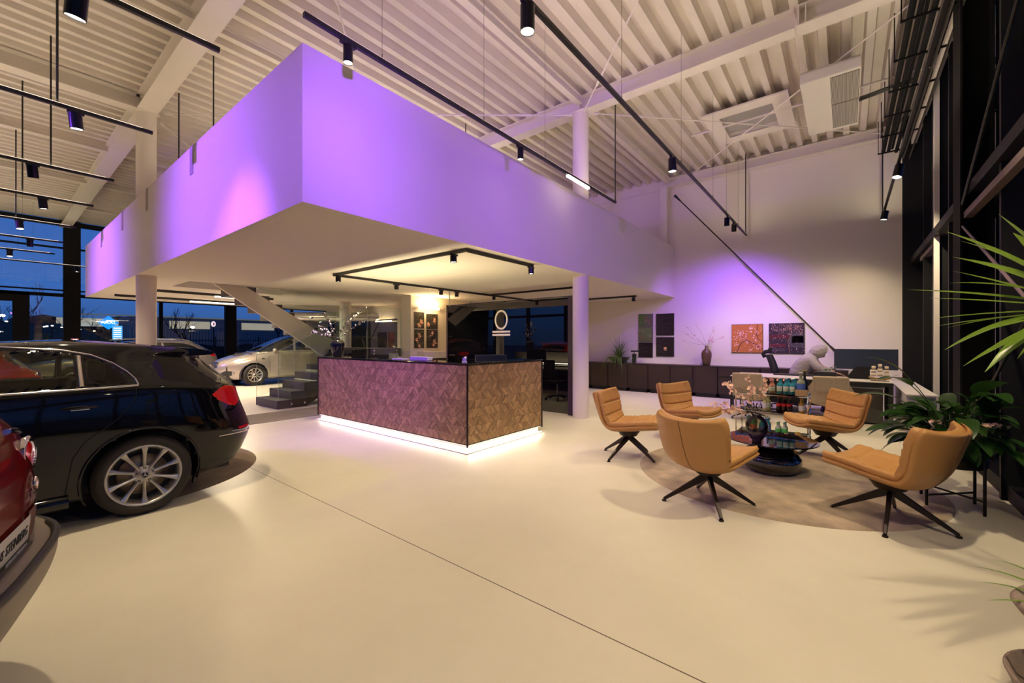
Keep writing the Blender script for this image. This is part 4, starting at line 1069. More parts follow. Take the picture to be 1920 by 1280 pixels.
picture('large orange picture of pink blossom twigs on the wall', (-1.95,YW,1.505), 0, 0.70, 0.72, (0.50,0.17,0.035), orange)
def darkb(M, w, h):
    r = random.Random(7)
    for (x0,x1,z0,z1,c) in ((-0.48,0.1,0.0,0.12,(0.10,0.008,0.015)),(-0.48,0.0,-0.28,-0.18,(0.12,0.01,0.02)),(0.08,0.49,-0.3,0.2,(0.06,0.058,0.062)),(0.15,0.49,-0.15,0.08,(0.14,0.13,0.13)),(-0.48,-0.02,-0.42,-0.33,(0.06,0.05,0.06))):
        M.col = c; M.add([(x0*w,0.0012,z0*h),(x1*w,0.0012,z0*h),(x1*w-0.02,0.0012,z1*h),(x0*w+0.01,0.0012,z1*h)],[(0,1,2,3)])
    for pts, wd in (([(0.1,-0.5),(0.05,-0.1),(0.15,0.2),(0.1,0.5)],0.02), ([(0.05,-0.1),(-0.2,0.2),(-0.4,0.4)],0.008), ([(0.15,0.2),(0.4,0.4)],0.008)):
        twig(M, [(a*w,b*h) for a,b in pts], wd, (0.16,0.09,0.06))
    flecks(M, w, h, [(0.5,0.25,0.17),(0.6,0.36,0.3),(0.35,0.2,0.15)], 190, r, 0.005, 0.014, cl=[(a*w,b*h) for a,b in ((-0.3,0.35),(0,0.38),(0.3,0.38),(-0.1,0.25),(0.1,0.3),(0.38,0.25))])
    flecks(M, w, h, [(0.75,0.6,0.55),(0.6,0.4,0.35)], 120, r, 0.005, 0.013)
picture('large dark picture of blossoms over cars, beside the orange one', (-1.115,YW,1.505), 0, 0.72, 0.73, (0.030,0.016,0.030), darkb)

# ---- sideboards
m_sb = mat('dark_brown_oak', (0.030,0.018,0.013), 0.5, noise=(14,0.25), bump=(60,0.2,0.001), aniso=(1,1,0.1))
def sideboard(label, x0, x1, doors=None, drawers=False):
    t = thing('sideboard_cabinet', label, 'cabinet', ((x0+x1)/2, 11.5, 0), 0, 'dark oak sideboard cabinets')
    w = x1-x0
    MB().box(-w/2+0.004,0.02,0.10,w/2-0.004,0.478,0.775).build('carcass', m_sb, t)
    MB().box(-w/2+0.05,0.06,0,w/2-0.05,0.44,0.10).build('plinth', m_black, t)
    MB().box(-w/2+0.001,-0.005,0.775,w/2-0.001,0.48,0.80).build('top', m_sb, t, bevel=0.003)
    if drawers:
        for k, (z0, z1) in enumerate(((0.11,0.52),(0.555,0.765))):
            MB().box(-w/2+0.01,-0.002,z0,w/2-0.01,0.02,z1).build('drawer', m_sb, t, bevel=0.003)
        MB().box(-w/2+0.01,0.008,0.52,w/2-0.01,0.02,0.555).build('grip_recess', m_black, t)
    else:
        d = MB().box(-w/2+0.008,0.0,0.105,w/2-0.008,0.02,0.768).build('door', m_sb, t, bevel=0.003)
        MB().box(-w/2+0.03,-0.004,0.13,-w/2+0.06,0.0,0.745).box(w/2-0.06,-0.004,0.13,w/2-0.03,0,0.745).build('door_stile', m_sb, d)
    return t
xs = [-6.71,-6.11,-5.51,-4.91,-4.31,-3.70,-3.12,-2.53]
nm = ['first cabinet of the dark sideboard row, behind the round column', 'dark sideboard cabinet just left of the grassy plant bowl', 'dark sideboard cabinet under the grassy plant bowl', 'dark sideboard cabinet below the small green pictures',
      'dark sideboard cabinet below the tall text board', 'dark sideboard cabinet just before the brown vase', 'dark sideboard cabinet under the brown vase']
for i in range(7): sideboard(nm[i], xs[i], xs[i+1])
sideboard('dark sideboard cabinet with drawers below the orange picture', -2.52, -1.60, drawers=True)
sideboard('dark sideboard cabinet behind the black office chair', -1.59, -0.75)
sideboard('dark sideboard cabinet behind the leaning person', -0.74, 0.05)

# ---- leaf helpers
def leaf(M, base, d, L, W, droop=0.5, n=9, up=(0,0,1), fold=0.15, prof=None, thick=False, twist=0.0):
    """blade from base along d, bending down by droop"""
    p = Vector(base); d = Vector(d).normalized(); up = Vector(up); st = L/(n-1); vs = []
    side0 = d.cross(up); side0 = side0.normalized() if side0.length > 1e-3 else Vector((1,0,0))
    if twist: side0 = Matrix.Rotation(twist, 3, d) @ side0
    for i in range(n):
        u = i/(n-1); wd = W/2*(prof(u) if prof else math.sin(PI*min(1,u**0.8*0.98+0.02))**0.8)
        side = (side0 - d*side0.dot(d)).normalized(); nrm = side.cross(d).normalized()
        vs += [p - side*wd + nrm*(fold*wd), p.copy(), p + side*wd + nrm*(fold*wd)]
        p = p + d*st; d = (d + Vector((0,0,-1))*droop/(n-1)).normalized()
    fs = []
    for i in range(n-1):
        a = i*3; fs += [(a,a+1,a+4,a+3),(a+1,a+2,a+5,a+4)]
    return M.add(vs, fs, True)
def leaf_mat(name, c, rough=0.35, tr=0.25):
    m = mat(name, c, rough, noise=(9,0.22), spec=0.5)
    t = m.node_tree; b = t.nodes['Principled BSDF']; o = t.nodes['Material Output']
    mx = t.nodes.new('ShaderNodeMixShader'); tl_ = t.nodes.new('ShaderNodeBsdfTranslucent'); tl_.inputs[0].default_value = (*[min(1,x*1.5) for x in c],1)
    mx.inputs[0].default_value = tr; t.links.new(b.outputs[0], mx.inputs[1]); t.links.new(tl_.outputs[0], mx.inputs[2]); t.links.new(mx.outputs[0], o.inputs[0])
    return m
# grassy plant bowl on the sideboard
t = thing('plant_bowl', 'wide black bowl with a bushy grass-like plant on the sideboard', 'potted plant', (-5.22,11.62,0.80))
MB().lathe([(0,0.0),(0.10,0),(0.22,0.07),(0.30,0.15),(0.31,0.17),(0.295,0.17),(0.21,0.09),(0,0.09)], 40).build('bowl', m_black, t)
M = MB(); rnd = random.Random(21)
for i in range(230):
    a = rnd.uniform(0,2*PI); el = rnd.uniform(0.15,1.45); L = rnd.uniform(0.45,0.82)
    leaf(M, (0.03*math.cos(a),0.03*math.sin(a),0.13), (math.cos(a)*math.cos(el),0.8*math.sin(a)*math.cos(el),math.sin(el)), L, 0.008, rnd.uniform(0.8,2.6), 9)
for i in range(26):
    a = rnd.uniform(-2.7,-0.4); leaf(M, (0.1*math.cos(a),-0.14,0.16), (0.5*math.cos(a),-0.7,0.4), rnd.uniform(0.35,0.85), 0.007, 3.6, 11)
for o_ in M.v:
    if o_.y > 0.36: o_.y = 0.36
    if o_.z < 0.02 and o_.y > -0.135: o_.y = -0.14
M.build('foliage', leaf_mat('grass_leaf',(0.07,0.13,0.025),0.45), t)
# T-shaped table lamp
t = thing('table_lamp', 'small dark T-shaped table lamp between the plant bowl and the pictures', 'lamp', (-4.82,11.72,0.80))
MB().box(-0.02,-0.05,0,0.07,0.05,0.27).build('base', m_black, t, bevel=0.003)
MB().cyl((0.025,0,0.27),(0.025,0,0.33),0.01,n=8).build('stem', m_black, t)
MB().box(-0.06,-0.05,0.33,0.24,0.05,0.37).build('lamp_head', m_black, t, bevel=0.003)
# brown ribbed vase and twigs
t = thing('floor_vase', 'tall brown ribbed bottle vase standing on the sideboard', 'vase', (-2.83,11.68,0.80))
pv = [(0,0),(0.075,0),(0.085,0.02),(0.105,0.12),(0.122,0.24),(0.125,0.31),(0.11,0.37),(0.07,0.42),(0.042,0.45),(0.040,0.52),(0.036,0.525),(0.032,0.515),(0,0.44)]
MB().lathe(pv, 40).build('body', mat('brown_vase',(0.09,0.05,0.035),0.3,bump=(40,0.4,0.004),aniso=(1,1,0.05)), t)
t = thing('blossom_twigs', 'bare twigs with pink buds and golden leaves in the brown vase', 'branches', (-2.83,11.68,0.80))
Mb = MB(); Mw = MB(); Ml = MB(); rnd = random.Random(4)
for d, L in (((-0.75,-0.1,0.5),0.66),((-0.25,-0.05,1),0.62),((0.4,0.0,0.9),0.5),((0.6,-0.1,0.35),0.5),((-0.8,-0.15,0.12),0.6),((-0.95,0.05,0.75),0.75),((0.3,-0.1,0.5),0.32)):
    pts = branch(Mb, (0,0,0.46), (d[0]*0.3,d[1]*0.3,1), 0.07, 0.0022, rnd, 0.03, 3)
    pts = branch(Mb, pts[-1], d, L, 0.0022, rnd, 0.2, 9)
    for q in pts[3:]:
        if rnd.random() < 0.7: blossom(Mw, q, rnd.uniform(0.012,0.022), rnd)
        if rnd.random() < 0.45: leaf(Ml, q, (rnd.uniform(-1,1),-0.3,rnd.uniform(-1,0.4)), 0.06, 0.035, 0.6, 5)
Mb.build('twigs', mat('twig_brown',(0.05,0.035,0.03)), t); Mw.build('buds', mat('pink_petal',(0.75,0.35,0.35)), t); Ml.build('leaves', leaf_mat('golden_leaf',(0.42,0.27,0.10)), t)

# ---- wall brace, steel post
t = thing('wall_brace', 'thin black tension rod running diagonally down the picture wall', 'brace', (0,0,0))
MB().tube([(-3.66,11.80,5.42),(-0.10,11.80,1.12)], 0.016, 10).build('rod', m_black, t)
a, b = Vector((-3.66,11.80,5.42)), Vector((-0.10,11.80,1.12)); d = (b-a).normalized()
MB().cyl(a-d*0.02, a+d*0.22, 0.035, 0.02, n=12).cyl(b-d*0.26, b-d*0.12, 0.02, 0.032, n=12).cyl(b-d*0.12, b, 0.032, 0.014, n=12).build('clevis', m_black, t)
tag(MB().box(-4.06,11.74,4.06,-3.86,11.76,5.72).box(-3.967,11.76,4.06,-3.953,11.93,5.72).box(-4.06,11.93,4.06,-3.86,11.95,5.72).build('wall_post', m_steel), 'pale steel post rising from the parapet end to the roof beam', 'post')
# bracing rods under the deck
def brace(label, p, q, r=0.013):
    t = thing('roof_brace', label, 'brace', (0,0,0), 0, 'slim white roof tension rods')
    p = Vector(p); q = Vector(q); d = (q-p).normalized()
    MB().tube([p, q], r, 8).build('rod', m_steel, t)
    m_ = p + d*0.9
    MB().tube([m_ - d*0.12, m_ + d*0.12], r*2.0, 8).build('turnbuckle', m_steel, t)
    MB().tube([p, p+d*0.14], r*2.2, 8).tube([q-d*0.14, q], r*2.2, 8).build('clevis', m_steel, t)
Z_ = 5.72
brace('white roof tension rod from the round column top to the pipe side', (-3.75,7.1,Z_), (0.85,11.7,5.68))
brace('white roof tension rod crossing beneath the ceiling cooling unit', (-3.7,11.75,5.62), (0.75,7.15,5.68))
brace('white roof tension rod rising from the column top towards the camera side', (-3.75,6.85,5.66), (0.9,2.0,5.66))
brace('white roof tension rod over the violet parapet, from the column top to the corner beam', (-4.0,6.85,5.66), (-9.9,2.1,5.66))
brace('white roof tension rod crossing over the parapet corner', (-4.2,2.1,5.66), (-9.9,6.85,5.66))
brace('white roof tension rod from the left column top over the parapet', (-10.35,2.1,5.66), (-16.0,6.8,5.66))
tag(MB().tube([(-2.6,9.5,5.86),(1.2,9.5,5.86)],0.022,8).build('pipe_rail', m_steel), 'slim pale pipe running under the deck past the roof light', 'pipe')
# ---- roof light box
t = thing('roof_light', 'rectangular white framed roof light set in the steel deck', 'roof light', (-1.52,9.62,5.86))
M = MB()
for a in ((-0.72,-0.78,-0.45,0.78),(0.45,-0.78,0.72,0.78),(-0.45,-0.78,0.45,-0.5),(-0.45,0.5,0.45,0.78)): M.box(a[0],a[1],0,a[2],a[3],0.03)
M.build('frame', m_steel, t)
MB().box(-0.45,-0.5,0.10,0.45,0.5,0.12).build('panel', mat('roof_light_grey',(0.36,0.35,0.34),0.4), t)
MB().box(-0.47,-0.5,0.02,-0.45,0.5,0.12).box(0.45,-0.5,0.02,0.47,0.5,0.12).box(-0.45,-0.52,0.02,0.45,-0.5,0.12).box(-0.45,0.5,0.02,0.45,0.52,0.12).build('reveal', m_steel, t)
# ---- ceiling cooling unit
t = thing('air_conditioner', 'white ceiling-hung cooling unit with a louvred intake grille', 'air conditioner', (-0.19,8.82,5.36))
a_ = 0.36; b_ = 1.02
M = MB(); M.prism([(-b_,0.0),(b_,0.0),(b_,0.235),(-b_+0.1,0.235),(-b_,0.16)], 'x', -a_, a_)
M.build('casing', mat('ac_white',(0.80,0.77,0.70),0.4), t, bevel=0.02, seg=3)
M = MB()
for i in range(30): 
    x = 0.015 + i*0.0112; M.box(x,-b_+0.06,-0.012,x+0.004,-0.1+b_*0.02,-0.001)
for i in range(30):
    x = 0.015 + i*0.0112; M.box(x,-0.04,-0.012,x+0.004,b_-0.12,-0.001)
M.build('intake_grille', mat('ac_white'  ,(0.8,0.77,0.7)), t)
MB().box(0.008,-b_+0.05,-0.004,0.352,b_-0.1,-0.0005).build('filter', mat('filter_grey',(0.12,0.11,0.09),0.8), t)
for x, y in ((-0.3,-0.8),(0.3,-0.8),(-0.3,0.8),(0.3,0.8)): MB().tube([(x,y,0.23),(x,y,0.62)],0.006,6).build('hanger', m_steel, t)
MB().tube([(0.35,0.3,0.12),(0.7,0.22,0.13),(1.0,0.2,0.14)],0.035,10).tube([(0.35,0.1,0.06),(1.0,0.05,0.1)],0.014,8).build('insulated_pipe', m_black, t)
# ---- cable trays and pipes by the facade
t = thing('cable_tray', 'run of black pipes and cable trays on brackets high along the dark facade', 'cable tray', (0,0,0))
for x, z, r in ((0.62,5.42,0.035),(0.70,5.40,0.03),(0.82,5.36,0.03),(0.90,5.33,0.024),(0.76,5.44,0.02)):
    MB().tube([(x,-2,z),(x,11.75,z)], r, 12).build('pipe', m_pipe, t)
MB().box(0.86,-2,5.26,0.875,11.8,5.32).box(0.93,-2,5.20,0.945,11.8,5.27).box(1.02,-2,5.16,1.03,11.8,5.24).build('side_rail', mat('rail_brown',(0.03,0.024,0.018),0.6), t)
for i in range(13):
    y = 0.5 + i*0.92
    MB().box(0.52,y-0.012,5.30,1.06,y+0.012,5.325).cyl((0.53,y,5.3),(0.53,y,5.98),0.007,n=6).build('bracket', m_pipe, t)
tag(MB().box(1.06,-2,5.5,1.14,11.9,5.60).build('facade_edge_rail', m_steel), 'pale steel edge rail running along the top of the dark facade', 'rail')
# facade rods and mid rail
tag(MB().box(1.03,0.0,2.80,1.10,6.8,2.87).build('facade_rail', mat('rail_rose_brown',(0.12,0.085,0.075),0.5)), 'horizontal steel rail slanting across the dark facade above the spiky plant', 'rail')
tag(MB().box(1.10,9.5,2.95,1.2,11.0,3.02).build('facade_rail', mat('rail_rose_brown',(0.2,0.15,0.13))), 'short horizontal rail in the dark facade bay next to the picture wall', 'rail')
t = thing('facade_brace', 'crossed slim steel tension rods of the facade meeting at the dark column', 'brace', (0,0,0))
MB().tube([(1.02,6.8,2.72),(1.02,2.0,0.5)],0.012,8).build('rod', mat('rod_mauve',(0.16,0.11,0.14),0.4), t)
MB().tube([(1.02,6.8,2.95),(1.02,2.0,5.6)],0.016,8).tube([(1.04,7.0,0.3),(1.04,3.0,2.6)],0.013,8).build('rod', m_black, t)
# ---- white low unit at the facade corner
t = thing('low_cabinet', 'low white sloped-top unit standing under the dark facade behind the leafy plant', 'cabinet', (0,0,0))
MB().prism([(8.6,0.0),(11.2,0.0),(11.2,0.62),(8.75,0.62),(8.6,0.5)], 'x', 0.72, 1.04).build('body', mat('unit_white',(0.62,0.58,0.60),0.5), t, bevel=0.006)
MB().box(0.7,8.55,0.625,1.05,11.2,0.645).build('top', mat('unit_white',(0.62,0.58,0.6)), t)

# ================================================================== desk group
t = thing('office_desk', 'wide desk with pale top and black frame in front of the picture wall', 'desk', (-0.60, 9.9, 0))
MB().box(-1.22,-0.55,0.735,1.22,0.50,0.75).build('top', mat('desk_pale',(0.66,0.62,0.56),0.45), t, bevel=0.002)
M = MB(); M.box(-1.22,-0.55,0.67,1.22,-0.50,0.734).box(-1.22,0.45,0.67,1.22,0.50,0.734).box(-1.22,-0.5,0.67,-1.17,0.45,0.734).box(1.17,-0.5,0.67,1.22,0.45,0.734)
M.build('frame', m_black, t)
for x in (-1.22,1.16):
    for y in (-0.55,0.44): MB().box(x,y,0,x+0.06,y+0.06,0.67).build('leg', m_black, t)
MB().box(0.45,-0.40,0.03,1.10,0.30,0.62).build('pedestal', mat('pedestal_grey',(0.055,0.05,0.048),0.45), t, bevel=0.004)
MB().box(0.43,-0.42,0.62,1.12,0.32,0.635).build('pedestal_top', mat('brushed_rod',(0.5,0.5,0.5)), t)
MB().box(-1.1,0.3,0.2,0.4,0.32,0.62).build('modesty_panel', m_black, t)
# big monitor
t = thing('computer_monitor', 'very wide curved monitor on the desk beside the ship model', 'monitor', (0.28, 9.98, 0.75), R(2))
def scr(u, v, off): 
    x = (u-0.5)*0.90; return Vector((x, 0.22*x*x + off, 0.17+0.37*v))
M = MB(); M.grid(lambda u, v: scr(u, v, 0), 24, 2); M.grid(lambda u, v: scr(1-u, v, 0.035), 24, 2)
M.grid(lambda u, v: scr(u, 1, 0.035*v), 24, 2).grid(lambda u, v: scr(u, 0, 0.035*(1-v)), 24, 2)
M.grid(lambda u, v: scr(0, u, 0.035*v), 2, 2).grid(lambda u, v: scr(1, u, 0.035*(1-v)), 2, 2)
M.build('screen_housing', mat('screen_back_navy',(0.028,0.038,0.070),0.28,spec=0.7), t)
MB().prism([(-0.28,0.0),(0.06,0.0),(0.06,0.22),(-0.14,0.22)], 'y', -0.045, -0.015).build('stand', m_black, t, bevel=0.004)
MB().box(-0.25,-0.1,0,0.1,0.16,0.012).build('stand_foot', m_black, t)
# ship model
t = thing('model_ship', 'three-masted model sailing ship on the desk in front of the wide monitor', 'model ship', (0.46, 9.55, 0.75), R(4))
M = MB()
def hull(u, v):
    x = (u-0.5)*0.30; w_ = 0.030*math.sqrt(max(0,1-(2*u-1)**4)); a = PI*v; return Vector((x, -w_*math.cos(a), 0.055+0.03*abs(2*u-1)**3-0.032*math.sin(a)))
M.grid(hull, 20, 9); M.grid(lambda u, v: Vector(((u-0.5)*0.30,(v*2-1)*0.030*math.sqrt(max(0,1-(2*u-1)**4)),0.056+0.03*abs(2*u-1)**3)), 20, 3)
M.build('hull', mat('ship_hull',(0.42,0.26,0.07),0.35), t)
MB().box(-0.12,-0.025,0,0.12,0.025,0.012).box(-0.07,-0.006,0.012,-0.06,0.006,0.03).box(0.06,-0.006,0.012,0.07,0.006,0.03).build('stand', mat('ship_stand',(0.12,0.07,0.03),0.4), t)
for k, (x, h) in enumerate(((-0.085,0.25),(0.0,0.29),(0.085,0.25))):
    m_ = MB().cyl((x,0,0.05),(x,0,0.055+h),0.003,0.0015,n=6)
    for z in (0.35,0.6,0.85): m_.cyl((x-0.035,0,0.05+h*z),(x+0.035,0,0.05+h*z),0.0015,n=5)
    mo = m_.build('mast', mat('ship_mast',(0.30,0.14,0.05),0.5), t)
    s_ = MB()
    for z0, z1, w_ in ((0.14,0.33,0.036),(0.38,0.58,0.032),(0.63,0.83,0.026)):
        s_.grid(lambda u, v: Vector((x+(u-0.5)*2*w_, -0.012*math.sin(PI*v)-0.003, 0.05+h*(z0+(z1-z0)*v))), 6, 5)
    s_.build('sails', mat('ship_sail',(0.72,0.62,0.46),0.8), mo)
MB().tube([(0.15,0,0.085),(0.24,0,0.12)],0.002,5).tube([(0.24,0,0.12),(0.085,0,0.30)],0.0008,4).tube([(0.2,0,0.10),(0.0,0,0.34)],0.0008,4).tube([(-0.15,0,0.085),(-0.085,0,0.30)],0.0008,4).build('rigging', m_black, t)
# planter box with succulents
t = thing('succulent_box', 'dark planter box with small succulents and blossoms on the desk beside the monitor', 'planter', (-0.33, 10.0, 0.75))
MB().box(-0.16,-0.08,0,0.20,0.08,0.10).build('box', m_black, t, bevel=0.004)
Ms = MB(); Mf = MB(); rnd = random.Random(9)
for i in range(46):
    c_ = Vector((rnd.uniform(-0.14,0.19), rnd.uniform(-0.06,0.06), 0.10)); hh = 0.02 + 0.11*max(0, (c_.x+0.02)/0.2)*rnd.random()
    for k in range(6):
        a = rnd.random()*6; leaf(Ms if c_.x > -0.02 or k%2 else Mf, c_+Vector((0,0,hh)), (math.cos(a),math.sin(a),0.9), 0.035, 0.016, 0.3, 4)
Ms.build('succulents', leaf_mat('succulent',(0.14,0.24,0.13)), t); Mf.build('red_rosettes', leaf_mat('red_rosette',(0.28,0.07,0.05)), t)
tag(MB().box(-1.15,9.98,0.751,-0.35,10.2,0.775).build('keyboard_tray', m_black, bevel=0.004), 'flat black keyboard tray on the desk before the leaning person', 'tray')

# fabric visitor chairs
m_fab = mat('beige_boucle', (0.50,0.40,0.28), 0.95, noise=(60,0.22), bump=(150,0.8,0.006))
def visitor(label, x, y, rz):
    t = thing('visitor_chair', label, 'chair', (x, y, 0), rz, 'beige boucle visitor chairs at the desk')
    def sh(u, v):   # back wraps round to arms; faces +y
        a = (u-0.5)*PI*1.15; rx, ry = 0.30, 0.27; z = 0.42 + v*(0.44*math.exp(-((abs(a)/0.95)**4)) + 0.20*(1-math.exp(-((abs(a)/0.95)**4))))
        k = 1+0.10*v
        return Vector((rx*math.sin(a)*k, -ry*math.cos(a)*k+0.02, z))
    M = MB(); M.grid(sh, 40, 8); M.grid(lambda u, v: (lambda p, q: Vector((p.x*0.86, p.y*0.86+0.004, p.z)))(sh(1-u, v), 0), 40, 8)
    M.grid(lambda u, v: sh(u,1).lerp(Vector((sh(u,1).x*0.86, sh(u,1).y*0.86+0.004, sh(u,1).z)), v), 40, 2)
    M.build('shell', m_fab, t)
    MB().box(-0.24,-0.31,0.60,0.24,-0.225,0.86).build('back_cushion', m_fab, t, bevel=0.03, seg=4)
    MB().grid(lambda u, v: Vector((0.27*math.cos(2*PI*u)*math.sin(PI*v), 0.03+0.27*math.sin(2*PI*u)*math.sin(PI*v), 0.41+0.07*math.cos(PI*v))), 24, 10, cu=True).build('seat', m_fab, t)
    MB().cyl((0,0,0.12),(0,0,0.36),0.022,n=16).build('post', m_black, t)
    for k in range(4):
        o = MB().taper((0.01,0,0.14),(0.32,0,0.03),0.03,0.03,0.018,0.014).cyl((0.31,0,0),(0.31,0,0.02),0.016,n=10).build('leg', m_black, t); o.rotation_euler = (0,0,k*PI/2+0.5)
    return t
visitor('beige boucle chair at the near side of the desk behind the trolley', -1.38, 8.85, R(-4))
visitor('beige boucle chair at the desk behind the tan chair by the trolley', -0.22, 8.85, R(6))
# black office chair
t = thing('office_chair', 'black swivel office chair with a curved headrest behind the desk', 'chair', (-0.98, 10.75, 0), R(-95))
MB().box(-0.24,-0.24,0.44,0.24,0.26,0.51).build('seat', m_black, t, bevel=0.03, seg=3)
def ob(u, v): 
    z = 0.52+0.62*v; return Vector(((u-0.5)*0.44*(1-0.25*v), -0.27-0.10*v+0.05*math.sin(PI*v)+0.25*((u-0.5)**2), z))
M = MB(); M.grid(ob, 12, 12); M.grid(lambda u, v: ob(1-u, v)+Vector((0,-0.05,0)), 12, 12); M.grid(lambda u, v: ob(u, 1)+Vector((0,-0.05*v,0)), 12, 2); M.grid(lambda u, v: ob(0, u)+Vector((0,-0.05*v,0)), 12, 2); M.grid(lambda u, v: ob(1, u)+Vector((0,-0.05*(1-v),0)), 12, 2)
M.build('backrest', mat('black_leather',(0.02,0.017,0.018),0.3,bump=(30,0.3,0.003)), t)
MB().tube([(0,-0.42,1.08),(0,-0.46,1.16),(0,-0.42,1.20),(0,-0.34,1.22),(0,-0.30,1.30)],0.045,12).build('headrest', mat('black_leather',(0.02,0.017,0.018)), t)
MB().cyl((0,0,0.1),(0,0,0.44),0.028,n=14).build('gas_lift', m_chrome, t)
for k in range(5):
    a = 2*PI*k/5; MB().taper((0,0,0.12),(0.3*math.cos(a),0.3*math.sin(a),0.07),0.05,0.03,0.03,0.02).cyl((0.3*math.cos(a)-0.012,0.3*math.sin(a),0.03),(0.3*math.cos(a)+0.012,0.3*math.sin(a),0.03),0.03,n=12).build('leg', m_black, t)
for s_ in (-1,1): MB().tube([(s_*0.27,0.0,0.46),(s_*0.29,-0.02,0.66)],0.014,8).box(s_*0.29-0.035,-0.14,0.66,s_*0.29+0.035,0.13,0.685).build('armrest', m_black, t)
# ================================================================== cars
def crv(P, x):
    n = len(P)-1; i = min(int(x), n-1); f = x-i
    p0, p1, p2, p3 = P[max(i-1,0)], P[i], P[i+1], P[min(i+2,n)]
    o = []
    for a, b, c, d in zip(p0, p1, p2, p3):
        m1 = (c-a)/2; m2 = (d-b)/2
        if (b-a)*(c-b) <= 0: m1 = 0
        if (c-b)*(d-c) <= 0: m2 = 0
        o.append(b*(2*f**3-3*f*f+1) + m1*(f**3-2*f*f+f) + c*(-2*f**3+3*f*f) + m2*(f**3-f*f))
    return o
def car_skin(rows, N=400, step=0.03):
    """rows: (z rear, z mid, z front, s rear, s front, half width, n rear, n front) from sill to roof; s runs rear -> front
    returns grid[k][i] of Vector(x, s, z)"""
    q = N//4; fine = []
    for i in range((len(rows)-1)*40+1): fine.append(crv(rows, i/40))
    acc = [0]
    for a, b in zip(fine, fine[1:]):
        acc.append(acc[-1] + max(abs(a[5]-b[5])+abs(a[1]-b[1]), math.hypot(a[4]-b[4], a[2]-b[2])*0.8, math.hypot(a[3]-b[3], a[0]-b[0])))
    K = max(40, int(acc[-1]/step)); grid = []; j = 0
    for k in range(K+1):
        t = acc[-1]*k/K
        while j < len(acc)-2 and acc[j+1] < t: j += 1
        f = (t-acc[j])/max(1e-9, acc[j+1]-acc[j]); r = [a+(b-a)*f for a, b in zip(fine[j], fine[j+1])]
        zr, zm, zf, sr, sf, w, nr, nf = r
        c = (sr+sf)/2; a = (sf-sr)/2
        def pt(phi):
            cs, sn = math.cos(phi), math.sin(phi); n = nr if cs > 0 else nf
            return (w*abs(sn)**(2/n), c - a*math.copysign(abs(cs)**(2/n), cs))
        half = []
        for h in (0, 1):
            S_ = [pt(PI/2*h + PI/2*i/200) for i in range(201)]
            d = [0]
            for p, p2 in zip(S_, S_[1:]): d.append(d[-1]+math.hypot(p[0]-p2[0], p[1]-p2[1]))
            jj = 0
            for i in range(q):
                tt = d[-1]*i/q
                while jj < 199 and d[jj+1] < tt: jj += 1
                ff = (tt-d[jj])/max(1e-9, d[jj+1]-d[jj]); half.append((S_[jj][0]+(S_[jj+1][0]-S_[jj][0])*ff, S_[jj][1]+(S_[jj+1][1]-S_[jj][1])*ff))
        half.append((0, sf))
        full = half + [(-x, y) for x, y in half[-2:0:-1]]
        row = []
        for x, y in full:
            p = (y-sr)/max(1e-6, sf-sr)
            z = zr*(p-0.5)*(p-1)/0.5 - zm*p*(p-1)/0.25 + zf*p*(p-0.5)/0.5
            row.append(Vector((x, y, z)))
        grid.append(row)
    return grid
def near_poly(p, poly):
    best = (1e9, None); ins = False; n = len(poly)
    for i in range(n):
        ax, ay = poly[i]; bx, by = poly[(i+1)%n]; dx, dy = bx-ax, by-ay
        t = max(0, min(1, ((p[0]-ax)*dx+(p[1]-ay)*dy)/(dx*dx+dy*dy+1e-12))); qx, qy = ax+dx*t, ay+dy*t
        d = (p[0]-qx)**2+(p[1]-qy)**2
        if d < best[0]: best = (d, (qx, qy))
        if (ay > p[1]) != (by > p[1]) and p[0] < (bx-ax)*(p[1]-ay)/(by-ay)+ax: ins = not ins
    return math.sqrt(best[0]), best[1], ins
def circ(c, z, r, n=40): return [(c+r*math.cos(2*PI*i/n), z+r*math.sin(2*PI*i/n)) for i in range(n)]
def smooth_poly(P, it=2):
    for _ in range(it):
        P = [p for a, b in zip(P, P[1:]+P[:1]) for p in ((a[0]*.75+b[0]*.25, a[1]*.75+b[1]*.25), (a[0]*.25+b[0]*.75, a[1]*.25+b[1]*.75))]
    return P
def project(kind, v, sr, sf):
    if kind == 'side': return (v.y, v.z)
    if kind == 'rear': return (abs(v.x) + max(0, v.y - sr), v.z)
    if kind == 'rearx': return (v.x, v.z)
    if kind == 'front': return (abs(v.x) + max(0, sf - v.y), v.z)
    if kind == 'top': return (v.x, v.y)
